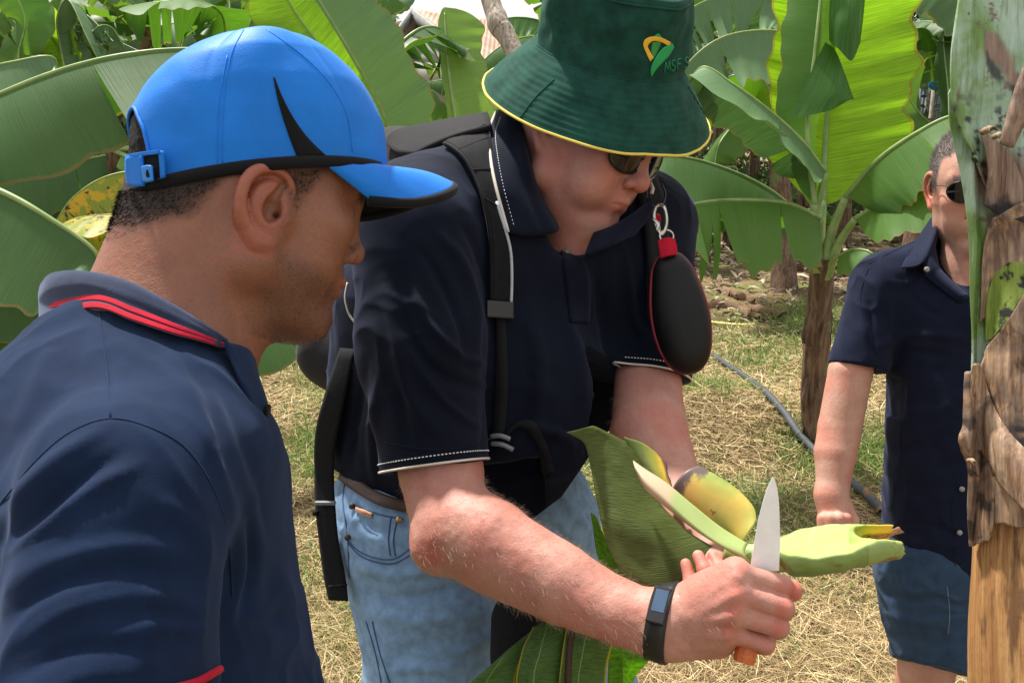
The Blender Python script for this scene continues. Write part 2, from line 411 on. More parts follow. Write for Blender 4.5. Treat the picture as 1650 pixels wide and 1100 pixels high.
def sculpt_ear(S, z, eo=(0, 0), big=1.0, out=.42, wide=1.0):
    ox, oy = eo
    def q(x, y, w): return (x + ox, y + oy, z * (w))
    B = .0735
    def e(x, y, w=0.0):                # ear plane: flares outwards towards the back
        return q(-.004 + x * big * wide, .002 + y * big, B + (.004 - x) * out + w)
    dense = lambda pts, n=5: [(tuple(q[:3]), q[3]) for q in smooth_poly([[*p[0], p[1]] for p in pts], n)]
    S.chain([(e(.000, .020, -.004), .0062), (e(-.008, .006, -.004), .0075), (e(-.005, -.012, -.004), .006), (e(.000, -.024, -.003), .005)], k=.007)
    S.ell(e(.006, .000, -.010), (.014, .024, .012), k=.008)
    S.chain(dense([(e(.0125, .002, -.002), .0020), (e(.0130, .014, .0), .0032), (e(.0100, .025, .0012), .0040), (e(.002, .0325, .002), .0044), (e(-.008, .0330, .0025), .0046), (e(-.0160, .0270, .003), .0046),
             (e(-.0205, .017, .003), .0045), (e(-.0218, .005, .003), .0043), (e(-.0200, -.007, .002), .0041), (e(-.0155, -.017, .001), .0040), (e(-.009, -.025, .0005), .0042)]), k=.0016)
    S.chain(dense([(e(-.003, .023, .000), .0022), (e(-.0105, .012, .001), .0030), (e(-.0115, .000, .001), .0031), (e(-.0075, -.010, .0008), .0032), (e(-.0020, -.0150, .0005), .0034)]), k=.0025)
    S.cap(e(.012, -.005, -.001), .0042, e(.0105, .002, -.001), .0032, k=.003)
    S.chain(dense([(e(-.009, -.025, .000), .0046), (e(-.002, -.0315, .000), .0056), (e(.0060, -.027, -.002), .0046)]), k=.004)
    S.ell(e(.0005, .001, .003), (.0092, .0130, .0110), k=.003, sub=True)
    S.cap(e(.004, .0235, .002), .0032, e(.001, .0130, .001), .0048, k=.003, sub=True)
    S.chain(dense([(e(.004, .0265, .003), .0022), (e(-.0065, .0262, .004), .0024), (e(-.0150, .0170, .0045), .0022), (e(-.0165, .004, .0045), .0020), (e(-.0140, -.007, .004), .0016)]), k=.0018, sub=True)
    S.cap(e(.004, -.002, .0), .0048, e(.010, -.003, -.022), .0034, k=.002, sub=True)
def skin_mat(name, col, mottle, rough=.48, hair=(.012, .009, .008), sss=.06, red=(.35, .06, .04)):
    t = NT(name)
    n1 = t.noise(26, 3); n2 = t.noise(140, 3); n3 = t.noise(900, 2)
    c = t.ramp(n1, (.28, mottle), (.72, col)); c = t.mix(t.math('MULTIPLY', t.ramp(n2, (.45, 0.), (.75, 1.)), .22), c, red)
    c = t.mix(t.attr('red'), c, red)
    hn = t.noise(1100, 2, .6); hn2 = t.noise(60, 2)
    h = t.math('MULTIPLY', t.attr('hair'), t.math('ADD', .75, t.math('MULTIPLY', hn, .5)), True)
    c = t.mix(h, c, hair)
    s_ = t.math('MULTIPLY', t.attr('stub'), t.ramp(t.noise(1500, 1), (.4, 0.45), (.65, 1.)), True)
    c = t.mix(s_, c, tuple(x * .5 + .01 for x in hair))
    n4 = t.noise(420, 3, .7); c = t.mix(t.math('MULTIPLY', t.ramp(n4, (.35, 1.), (.5, 0.)), .22), c, tuple(x * .55 for x in mottle)); b = t.bump(n2, .35, .0016); b = t.bump(n4, .5, .0009, b); b = t.bump(n3, .35, .0005, b)
    r = t.math('ADD', rough, t.math('MULTIPLY', t.attr('hair'), .3))
    return t.fin(c, r, b, Subsurface_Weight=sss, Subsurface_Radius=(.012, .004, .002), Subsurface_Scale=.5, Specular_IOR_Level=.42)
def finger(S, pts, rs, k=.004):
    """pts: MCP, PIP, DIP, tip in camera space"""
    S.chain([(np.asarray(p), r) for p, r in zip(pts, rs)], k=k, loc=False)
def nail(name, c, n, along, L, Wd, m, parent):
    n = unit(n); a = unit(along - n * (along @ n)); s_ = np.cross(n, a); G = np.zeros((7, 7, 3))
    for i, u in enumerate(np.linspace(-1, 1, 7)):
        for j, v in enumerate(np.linspace(-1, 1, 7)):
            w = math.sqrt(max(0, 1 - (max(0, abs(u) - .3) / .75) ** 2)); G[i, j] = c + a * u * L / 2 + s_ * v * w * Wd / 2 - n * (v * v * Wd * .16 + max(0, u) ** 2 * .0006)
    return sheet(name, G, m, parent, thick=.0005)
# ================================================================== the man in the blue cap (left)
M_skinL = skin_mat('brown_skin', (.275, .114, .066), (.205, .080, .047), .42, hair=(.010, .008, .008), red=(.42, .10, .065))
M_navyL = fabric('navy_pique', (.0070, .0165, .046), rough=.85, weave=1500, sheen=.10, bump=.3, coarse=34, cb=.0016, tint=(.45, .6, 1))
M_navyC = fabric('navy_collar_knit', (.022, .030, .062), rough=.85, weave=900, sheen=.25, bump=.5, coarse=60, cb=.0010, tint=(.6, .7, 1))
M_red = fabric('red_knit', (.44, .010, .030), rough=.8, sheen=.1, weave=700, bump=.5)
M_blue = fabric('blue_nylon', (.008, .185, .70), rough=.55, spec=.20, weave=900, var=.07, sheen=.10, bump=.30, coarse=30, cb=.0022, tint=(.5, .7, 1))
M_blackF = fabric('black_nylon', (.008, .008, .010), rough=.7, sheen=.12, bump=.15)
M_hair = fabric('dark_hair', (.012, .010, .010), rough=.6, weave=2500, bump=.8, coarse=300, cb=.002, sheen=.05)

M_eye = plain('eye_white', (.75, .72, .68), .15)
M_hair = fabric('dark_hair', (.012, .010, .010), rough=.6, weave=2500, bump=.8, coarse=300, cb=.002, sheen=.05)
def build_left():
    root = thing('person', 'man in a bright blue cap and red-striped navy polo, in profile at left', 'person', (-.30, .60, 0))
    Mh = head_frame(118, 14); sc = .93
    nose = P(586, 414, .812); O = nose - Mh @ (np.array([.118, -.021, 0]) * sc)
    H = Sculpt(Mh, O, sc)
    side = 1 if Mh[2, 2] < 0 else -1                    # which lateral side faces the camera
    sculpt_head(H, nose=1.02, lips=1.0, fat=.004, jaw=1.04, double_chin=.4, eside=())
    sculpt_ear(H, side, (.010, -.021), big=1.0, out=.36, wide=1.25); sculpt_ear(H, -side, (.008, -.014))
    c = lambda a, ra, b, rb, k=.03: H.cap(a, ra, b, rb, k=k, loc=False)
    c(H.L((-.030, -.015, 0)), .058, P(262, 575, .72), .057)
    c(H.L((-.050, -.005, 0)), .040, P(235, 520, .72), .050)
    c(H.L((.012, -.080, 0)), .028, P(298, 590, .74), .036)
    c(P(250, 620, .72), .07, P(200, 800, .72), .08, .04)
    V, Q = H.mesh(.0015)
    V = relax(V, Q, 1, .4)
    loc = (V - O) @ Mh / sc; x, y, z = loc[:, 0], loc[:, 1], loc[:, 2] * side
    nz = fbm(V * 60, 2) * .006
    line = np.interp(x, [-.12, -.085, -.055, -.036, -.026, -.006, .010, .018, .03, .045, .055, .07], [-.062, -.058, -.034, -.004, .018, .030, .012, -.006, -.004, .030, .05, .05])
    hair = sstep(-.018, .016, y - line + nz) * sstep(.060, .050, x)
    earm = sstep(.0735, .078, np.abs(z)) * (np.abs(x + .008) < .045) * (y < .025) * (y > -.062); hair *= (1 - earm)
    hair = hair * np.interp(x, [-.1, -.02, .01, .03], [.95, .92, .70, .55])
    stub = .62 * sstep(-.045, -.066, y + .25 * (x - .06)) * sstep(.0, .04, x) + .5 * (sstep(.014, .0, np.hypot(x - .098, (y + .041) * 1.2)))
    brow = sstep(.009, .003, np.abs(y - .032 + .1 * np.abs(np.abs(z) - .03))) * (x > .05) * (np.abs(z) > .008) * (np.abs(z) < .055)
    hair = np.maximum(hair, brow * .95); stub *= (y > -.125)
    lip = sstep(.011, .006, np.abs(y + .059)) * (x > .088) * (np.abs(z) < .024)
    red = np.clip(.40 * earm + .22 * lip, 0, 1)
    body = mesh_obj('body', V, Q, M_skinL, root, attrs={'hair': hair, 'stub': stub, 'red': red})
    Nb = normals(V, Q); dn_ = unit(-Mh[:, 1] * .9 - Mh[:, 0] * .4)
    strands('short_hair', V, Nb, ((hair > .5) * 1.0 * (x < .05) + (hair > .15) * .15) * (px2(V)[1] > np.interp(px2(V)[0], [205, 380, 540], [306, 286, 270])), 6500, .0034, .00022, dn_, M_hair, body, 3, .6, .62)
    strands('stubble', V, Nb, (stub > .3) * 1.0, 1300, .0018, .00022, dn_, M_hair, body, 4, .7, .5)
    for zz in (.032, -.032):
        E = Sculpt(Mh, O, sc); E.ball((.0758, .008, zz), .0132); v, q = E.mesh(.0012); mesh_obj('eye', v, q, M_eye, body)
    build_cap(root, Mh, O, side)
    # ---- shirt
    S = Sculpt(); k = .05
    a = lambda p, ra, q, rb, k=.045: S.cap(P(*p), ra, P(*q), rb, k=k, loc=False)
    a((175, 1250, .68), .150, (195, 780, .70), .110)
    a((195, 780, .70), .110, (184, 640, .715), .080)
    a((184, 640, .715), .080, (200, 570, .72), .050, .03)
    a((230, 640, .70), .06, (250, 575, .70), .044, .03)
    a((60, 760, .78), .070, (262, 740, .66), .075)
    a((330, 1300, .76), .118, (295, 820, .76), .082)
    a((290, 700, .73), .045, (350, 620, .745), .020, .03)
    a((205, 800, .575), .062, (168, 1130, .535), .066, .03)                       # near arm sleeve
    a((225, 760, .61), .056, (235, 660, .68), .050, .035)
    a((100, 900, .62), .060, (40, 1100, .60), .065, .04)
    a((320, 760, .84), .055, (370, 980, .86), .060, .03)
    S.half(P(200, 1420, .6), (0, -1, 0), box=.4)
    V, Q = S.mesh(.0032); V = relax(V, Q, 3, .5)
    V = folds(V, Q, FOLDS_L); N = normals(V, Q)
    V = V + N * (fbm(V * 9, 3) * .003 + wrinkle(V, N, (1, .5, 0), 22, 4, .0045, 2.5, 1) + wrinkle(V, N, (.4, -1, 0), 30, 6, .0022, 2.5, 2))[:, None]
    shirt = mesh_obj('shirt', V, Q, M_navyL, root)
    B = bvh(V, Q)
    # collar: a folded knit band around the neck, with two red tipping stripes
    T = [(70, 458, .78), (72, 455, .745), (87, 442, .715), (131, 440, .685), (197, 453, .662), (262, 485, .652), (328, 525, .662), (367, 553, .68)]
    L1 = [(66, 494, .79), (68, 493, .748), (90, 486, .71), (157, 475, .665), (218, 496, .645), (284, 522, .642), (330, 540, .655), (363, 552, .676)]
    L2 = [(66, 518, .79), (68, 516, .748), (90, 509, .705), (155, 496, .657), (215, 516, .638), (280, 537, .637), (328, 550, .652), (360, 561, .673)]
    In = [(q[0] + 4, q[1] + 5, q[2] + .02) for q in T]; In = [(q[0], q[1] + 30, q[2] + .012) for q in In]
    mid = [tuple((np.array(p) * .5 + np.array(q) * .5) + [-3, -2, -.004]) for p, q in zip(T, L1)]
    G = patch_px([In, T, mid, L1, L2], 6, 8); sheet('collar', G, M_navyC, shirt, .0035)
    for f0, f1 in ((.02, .40), (.58, .98)):
        rows = []
        for f in (f0, (f0 + f1) / 2, f1): rows.append([tuple(np.array(p) * (1 - f) + np.array(q) * f + [-.6, 0, -.0022]) for p, q in zip(L1, L2)])
        sheet('collar_stripe', patch_px(rows, 3, 10), M_red, shirt, .0014)
    far = [[(70, 458, .78), (100, 470, .84), (190, 500, .87), (300, 560, .84), (366, 580, .76)], [(66, 510, .79), (90, 520, .86), (180, 560, .90), (300, 600, .88), (372, 602, .77)]]
    sheet('collar', patch_px([far[0], [tuple((np.array(a_) + b_) / 2) for a_, b_ in zip(*far)], far[1]], 4, 8), M_navyC, shirt, .0035)
    # placket and button at the throat
    sheet('placket', patch_px([[(362, 552, .665), (396, 562, .69), (408, 578, .72)], [(378, 590, .655), (408, 598, .68), (416, 610, .70)], [(398, 640, .650), (424, 650, .675), (430, 655, .69)], [(420, 720, .66), (440, 730, .68), (444, 735, .69)]], 5, 5), M_navyL, shirt, .003)
    for q in ((428, 662, .672), (440, 722, .68)):
        v, q_ = tube([P(*q), P(q[0] + 5, q[1] + 1, q[2])], .0055, 14); mesh_obj('button', v, q_, M_blackF, shirt)
    # seams
    for pl in ([(160, 505), (172, 590), (178, 672)], [(0, 812), (60, 740), (115, 695), (178, 674), (240, 688), (300, 722), (345, 790), (368, 870), (374, 960)]):
        Ln = lay(B, pl, .0001, 10)
        if len(Ln) > 3: v, q = tube(smooth_line(Ln, 4), .0007, 6); mesh_obj('seam', v, q, M_navyL, shirt)
    Ln = lay(B, [(60, 1128), (200, 1118), (300, 1103), (352, 1078)], .001, 10)
    if len(Ln) > 3: v, q = tube(smooth_line(Ln, 4), .0026, 8); mesh_obj('sleeve_trim', v, q, M_red, shirt)
    # trousers, below the frame
    T_ = Sculpt()
    for dx in (0, .14):
        T_.cap(P(200, 1520, .68) + [dx * .7, 0, dx], .11, w2c((-.36 + dx * .8, .62 + dx, .10)), .055, k=.03, loc=False)
    v, q = T_.mesh(.012); mesh_obj('trousers', v, q, M_blackF, root)
    for dx in (0, .14):
        T_ = Sculpt(); T_.cap(w2c((-.38 + dx * .8, .60 + dx, .05)), .05, w2c((-.22 + dx * .8, .68 + dx, .04)), .04, k=.03, loc=False); v, q = T_.mesh(.008); mesh_obj('shoe', v, q, M_blackF, root)
    return root
FOLDS_L = [
 ([(185, 520), (250, 560), (310, 640), (345, 720)], 13, .0035), ([(190, 600), (250, 640), (300, 690)], 16, -.003), ([(200, 560), (270, 610), (330, 690), (365, 780)], 9, .003),
 ([(330, 620), (380, 720), (405, 830), (415, 960)], 13, .004), ([(355, 640), (400, 760), (430, 860)], 10, -.0035), ([(365, 790), (385, 880), (380, 960), (362, 1010)], 11, .005), ([(395, 800), (402, 900), (392, 1000)], 12, -.006),
 ([(175, 690), (110, 735), (40, 800), (0, 850)], 12, .005), ([(200, 725), (130, 770), (60, 830), (0, 890)], 13, -.0055), ([(230, 745), (150, 790), (70, 850), (-10, 905)], 10, .004),
 ([(90, 560), (60, 620), (20, 700)], 18, .003), ([(140, 550), (100, 640), (40, 720)], 16, -.003), ([(130, 640), (80, 690), (10, 760)], 12, .003),
 ([(0, 960), (90, 905), (200, 880), (300, 890)], 15, .0035), ([(0, 1010), (100, 940), (200, 915), (320, 930)], 13, -.0035), ([(10, 1050), (110, 985), (230, 960), (340, 985)], 14, .0035),
 ([(160, 1030), (250, 1010), (350, 1020)], 11, .003), ([(20, 1090), (140, 1040), (260, 1050)], 13, -.003), ([(250, 800), (310, 850), (340, 920)], 15, .003), ([(430, 880), (460, 940), (480, 1040)], 16, .004), ([(400, 1010), (450, 1000), (490, 980)], 12, -.004)]
def build_cap(root, Mh, O, side):
    nrm = Mh[:, 2]
    def sag(px, py, push=0.):
        d = P(px, py, 1); return d * ((O @ nrm) / (d @ nrm)) + nrm * push
    near = nrm * side
    bk = smooth_poly([(203, 316), (198, 265), (198, 215), (208, 174), (242, 125), (300, 86), (350, 69), (395, 62)], 10)
    fr = smooth_poly([(616, 284), (617, 262), (610, 215), (588, 164), (546, 116), (500, 85), (450, 67), (397, 62)], 10)
    n = min(len(bk), len(fr)); m = 72 * 3
    rs = lambda q: np.stack([np.interp(np.linspace(0, 1, n), np.linspace(0, 1, len(q)), q[:, i]) for i in (0, 1)], 1)
    bk, fr = rs(bk), rs(fr); t = np.linspace(0, 1, n)
    wd = np.interp(t, [0, .15, .3, .45, .6, .75, .88, .96, 1], [.0775, .0795, .0795, .0765, .069, .056, .038, .020, .002])
    G = np.zeros((n, m + 1, 3)); up = unit(Mh[:, 1])
    for i in range(n):
        b, f = sag(*bk[i]), sag(*fr[i]); ce, h = (b + f) / 2, (f - b) / 2
        lift = up * np.interp(t[i], [0, .5, 1], [.007, .004, 0])
        for j in range(m + 1):
            a = 2 * np.pi * j / m; cs, sn = math.cos(a), math.sin(a)
            G[i, j] = ce + h * np.sign(cs) * abs(cs) ** .96 + near * wd[i] * np.sign(sn) * abs(sn) ** .92 + lift * (1 - cs * cs)
    A = np.linspace(0, 360, m + 1)
    # cloth between the seams bulges a little, with soft wrinkles
    N = np.cross(np.gradient(G, axis=0), np.gradient(G, axis=1)); N /= np.linalg.norm(N, axis=2, keepdims=True) + 1e-9
    N *= np.sign((N * (G - O)).sum(2, keepdims=True))
    seam = np.abs(np.sin(np.radians(A * 3)))[None, :] ** .5
    G = G + N * ((seam * .0014 - .0012) * np.minimum(1, (1 - t) * 4)[:, None] + fbm(G * 30, 2) * .0010)[..., None]
    Q = grid_faces(n, m + 1)[:, ::-1]; ii, jj = Q[:, 0] // (m + 1), Q[:, 0] % (m + 1)
    th = np.abs(A[jj] - 180); keep = ~((th < 33 * np.sqrt(np.clip(1 - (t[ii] / .44) ** 2, 0, 1))) & (t[ii] < .44))
    cap_ = mesh_obj('cap', G.reshape(-1, 3), Q[keep], M_blue, root); mod(cap_, 'SOLIDIFY', thickness=.0016, offset=-1)
    B = bvh(G.reshape(-1, 3), Q[keep])
    hg = G - N * .0045; hg = hg + N * (fbm(hg * 300, 2) * .0012)[..., None]
    mesh_obj('hair', hg.reshape(-1, 3), Q[jj * 0 + ii < n * .8], M_hair, root)
    e1 = [int(np.argmin(np.abs(A - (180 - 33 * math.sqrt(max(0, 1 - (tt / .44) ** 2)))))) for tt in t[t < .44]]
    eb = np.array([G[i, j] for i, j in enumerate(e1)] + [G[i, 2 * 108 - j] for i, j in reversed(list(enumerate(e1)))])
    v, q = tube(smooth_line(eb, 3) + N[5, 108] * .0004, .0016, 6); mesh_obj('opening_binding', v, q, M_blue, cap_)
    # sewn seams, dark wedge, trims
    for pl in ([(395, 44), (372, 90), (361, 160), (358, 230), (359, 280)], [(430, 48), (490, 92), (535, 140), (560, 190), (568, 245)], [(366, 90), (354, 160), (350, 230), (351, 281)]):
        L_ = lay(B, pl, .0001, 10); v, q = tube(smooth_line(L_, 2) , .00055, 5); mesh_obj('seam', v, q, M_blue, cap_)
    G2 = lay_strip(B, [(440, 124), (447, 160), (458, 198), (470, 232), (484, 268)], [(441.5, 124), (456, 160), (474, 193), (497, 224), (530, 256)], .0008, 8, 5, 1)
    sheet('dark_panel', G2, M_blackF, cap_, .0006)
    ring = G[0]; edge = 0
    T_, W_ = [], []
    near_sw = ring.copy()
    pts = np.array([ring[j] for j in range(21, 102)]) + near * .001
    v, q = tube(smooth_line(pts, 1) - up * .001, .0052, 10, flat=.6); mesh_obj('sweatband', v, q, M_blackF, cap_)
    pts = np.array([ring[j] for j in range(114, 198)]); v, q = tube(pts, .0052, 10, flat=.6); mesh_obj('sweatband', v, q, M_blackF, cap_)
    # inner band dark lining, inside the crown
    # strap closing the rear opening, with a buckle
    st = [ring[j] + up * .010 for j in range(87, 132)]; st = smooth_line(np.array(st), 3)
    rows = [st + up * .0095 - unit(st[21] - O) * .001, st + up * .005, st, st - up * .005, st - up * .0095]
    sheet('strap', np.array(rows).transpose(1, 0, 2), M_blue, cap_, .002)
    BF = bvh(G.reshape(-1, 3), Q)
    def pq(rows, lift):
        out = []
        for row in rows:
            o_ = []
            for (x_, y_) in row:
                h = hit(BF, max(x_, 208), y_); h = h if h is not None else ring[98]; p_ = P(x_, y_, h[2] - lift); o_.append(p_)
            out.append(o_)
        return patch(out, 4, 4)
    M_bp = plain('blue_plastic', (.010, .20, .66), .3)
    sheet('strap_end', pq([[(203, 254), (215, 249), (230, 250)], [(203, 276), (216, 275), (231, 274)], [(206, 298), (218, 301), (232, 300)]], .010), M_blue, cap_, .002)
    sheet('loop', pq([[(230, 250), (244, 246), (257, 246)], [(232, 268), (246, 266), (259, 266)], [(234, 290), (247, 288), (260, 286)]], .006), M_blackF, cap_, .002)
    sheet('buckle_frame', pq([[(256, 244), (259, 243), (263, 243)], [(258, 265), (261, 265), (265, 264)], [(259, 288), (263, 287), (266, 286)]], .009), M_blue, cap_, .002)
    sheet('buckle_frame', pq([[(204, 250), (230, 245), (258, 242)], [(204, 252), (230, 248), (258, 245)], [(204, 254), (230, 251), (258, 248)]], .010), M_blue, cap_, .002)
    o = sheet('buckle', pq([[(229, 268), (237, 266), (245, 267)], [(230, 280), (238, 279), (246, 279)], [(232, 293), (240, 294), (247, 292)]], .014), M_bp, cap_, .003); mod(o, 'BEVEL', width=.001, segments=2)
    sheet('buckle_mark', pq([[(236, 274), (237, 273), (238, 274)], [(235, 280), (237.5, 280), (240, 280)], [(236, 285), (238, 286), (241, 285)]], .0162), M_blackF, cap_, .0005)
    # brim
    tip = sag(722, 296); base_f = sag(614, 270); fw = unit(tip - base_f); Lb = np.linalg.norm(tip - base_f)
    dn = unit(np.cross(fw, near)); dn = dn * np.sign(-dn @ up)
    nb = 41; GB = np.zeros((15, nb, 3))
    for j in range(nb):
        s_ = -1 + 2 * j / (nb - 1); a = s_ * R(76)
        k_ = a / (2 * np.pi) * m; j0 = int(math.floor(k_)) % m; fr_ = k_ - math.floor(k_); b = ring[j0] * (1 - fr_) + ring[(j0 + 1) % (m + 1) if j0 + 1 <= m else 1] * fr_
        x = abs(s_); q = (1 - x ** 2.6) ** (1 / 2.2)
        o_ = base_f + near * (s_ * .071) + fw * (Lb * q - .030 * (x ** 3)) + dn * (.042 * x ** 2 + (.004 if s_ > 0 else 0) * x)
        for i in range(15):
            v = i / 14; GB[i, j] = b * (1 - v) + o_ * v - dn * (.006 * math.sin(math.pi * v) * (1 - x * x))
    brim = sheet('brim', GB, M_blue, cap_, .0028, 0)
    e = GB[-1]; v, q = tube(smooth_line(e, 1) + dn * .0018, .0046, 10, flat=.75); mesh_obj('brim_trim', v, q, M_blackF, cap_)
    und = GB + dn * .0032; sheet('brim_lining', und[:, 1:-1], M_blackF, cap_, .001)
    return cap_
if want('L'): L_ = build_left()
# ================================================================== the man with the bucket hat (middle)
M_skinM = skin_mat('pink_skin', (.53, .275, .215), (.43, .185, .142), .54, hair=(.30, .22, .15), red=(.50, .12, .085), sss=.08)
M_navyM = fabric('dark_navy_cotton', (.0030, .0048, .0130), rough=.8, spec=.12, weave=1400, sheen=.07, bump=.2, coarse=30, cb=.0012, tint=(.5, .6, 1))
M_hat = fabric('bottle_green_canvas', (.011, .054, .040), rough=.85, weave=700, var=.24, sheen=.12, bump=.55, coarse=50, cb=.0016, tint=(.5, .9, .7))
M_yellow = plain('yellow_binding', (.80, .60, .10), .7, nz=600, bump=.4)
M_beige = plain('beige_piping', (.62, .56, .48), .7, nz=800, bump=.4)
M_white = plain('white_thread', (.80, .80, .80), .7)
M_lens = plain('dark_lens', (.004, .004, .005), .06, nz=5, var=0, bump=0)
M_denim = fabric('pale_denim', (.20, .33, .52), rough=.85, weave=1600, var=.16, sheen=.1, bump=.45, coarse=70, cb=.0016, tint=(.8, .9, 1))
M_metal = plain('steel', (.55, .54, .50), .28, metal=1, nz=200, var=.1, bump=.1)
M_brass = plain('brass', (.55, .38, .16), .35, metal=1, nz=200)
M_leather = plain('brown_leather', (.05, .022, .012), .5, nz=200, bump=.4)
M_web = fabric('black_webbing', (.010, .010, .012), rough=.75, weave=500, bump=.6, sheen=.08, coarse=120)
def stitches(name, L, m, parent, step=.0045, ln=.0026, w=.0008, lift=0):
    """a row of short raised stitches along a 3-D line, one mesh"""
    d = np.r_[0, np.cumsum(np.linalg.norm(np.diff(L, axis=0), axis=1))]; ms = []
    for s0 in np.arange(0, d[-1] - ln, step):
        a = np.array([np.interp(s0, d, L[:, i]) for i in range(3)]); b = np.array([np.interp(s0 + ln, d, L[:, i]) for i in range(3)])
        ms.append(tube([a, (a + b) / 2, b], [w * .8, w, w * .8], 5))
    if ms: v, q = merge(*ms); return mesh_obj(name, v, q, m, parent)
def fist_right(S):
    """right hand closed round the knife handle, seen from the back of the hand"""
    w = P(1072, 1003, .915)
    mcp = [P(1190, 925, .868), P(1188, 955, .860), P(1182, 988, .861), P(1172, 1018, .870)]
    pip = [P(1261, 944, .878), P(1262, 979, .869), P(1254, 1010, .870), P(1234, 1036, .878)]
    dip = [P(1262, 948, .908), P(1262, 984, .902), P(1252, 1014, .902), P(1233, 1040, .905)]
    tip = [P(1226, 958, .925), P(1224, 992, .922), P(1216, 1018, .920), P(1202, 1040, .918)]
    for m_, k_ in zip(mcp, (.0165, .0175, .017, .0155)):
        S.cap(w + [0, 0, .000], .024, m_ + [-.001, -.0015, .010], k_, k=.014, loc=False)
    S.cap(P(1085, 992, .915), .022, P(1155, 965, .905), .017, k=.02, loc=False)
    S.cap(P(1085, 1020, .915), .025, P(1155, 1030, .905), .019, k=.02, loc=False)          # heel of the hand
    S.cap(P(1150, 965, .895), .022, P(1150, 1000, .895), .022, k=.02, loc=False)
    for i in range(4):
        rr = (.0106, .0108, .0104, .0094)[i]
        S.ball(mcp[i] + [-.0005, .0005, .0025], rr * 1.12, k=.008, loc=False)
        S.chain([(mcp[i] + [0, 0, .003], rr * 1.05), (pip[i], rr), ], k=.0032, loc=False)
        S.chain([(pip[i], rr), (dip[i], rr * .93), (tip[i], rr * .85)], k=.0022, loc=False)
    # thumb crossing behind the handle, its tip showing beyond the first finger
    S.chain([(P(1115, 975, .925), .020), (P(1185, 930, .918), .0135), (P(1245, 940, .905), .0105), (P(1277, 951, .890), .0098)], k=.006, loc=False)
    # tendons and creases
    for i in range(4): S.cap(w + (mcp[i] - w) * .35 + [0, 0, -.0225 + .004], .004, mcp[i] + [-.004, 0, -.010], .003, k=.008, loc=False)
    for j, x in enumerate((1096, 1104, 1112)): S.cap(P(x, 958 + j * 4, .888), .0006, P(x - 4, 1022, .886), .0006, k=.003, sub=True, loc=False)
def hand_left(S):
    """left hand under the stalk; three fingers wrap up in front of the leaf"""
    S.cap(P(1120, 845, 1.04), .028, P(1150, 925, .985), .028, k=.02, loc=False)
    S.cap(P(1150, 925, .985), .028, P(1190, 960, .965), .026, k=.02, loc=False)
    S.cap(P(1135, 955, .975), .022, P(1185, 985, .960), .020, k=.02, loc=False)
    for a, b, c, t, r in (((1150, 1000, .955), (1132, 972, .922), (1113, 936, .915), (1105, 908, .924), .0074), ((1170, 990, .950), (1152, 955, .914), (1136, 918, .910), (1125, 895, .921), .0078),
                       ((1190, 985, .948), (1175, 948, .910), (1158, 915, .908), (1149, 896, .919), .0078)):
        S.chain([(P(*a), r * 1.25), (P(*b), r * 1.10)], k=.003, loc=False); S.chain([(P(*b), r * 1.10), (P(*c), r * .96), (P(*t), r * .80)], k=.0015, loc=False)
        S.ball(P(*c), r * 1.03, k=.003, loc=False)
    S.chain([(P(1190, 955, .975), .014), (P(1225, 925, .985), .011), (P(1235, 900, .99), .010)], k=.006, loc=False)
HATC, HATA = P(962, 166, 1.27), unit((.19, .81, -.555))
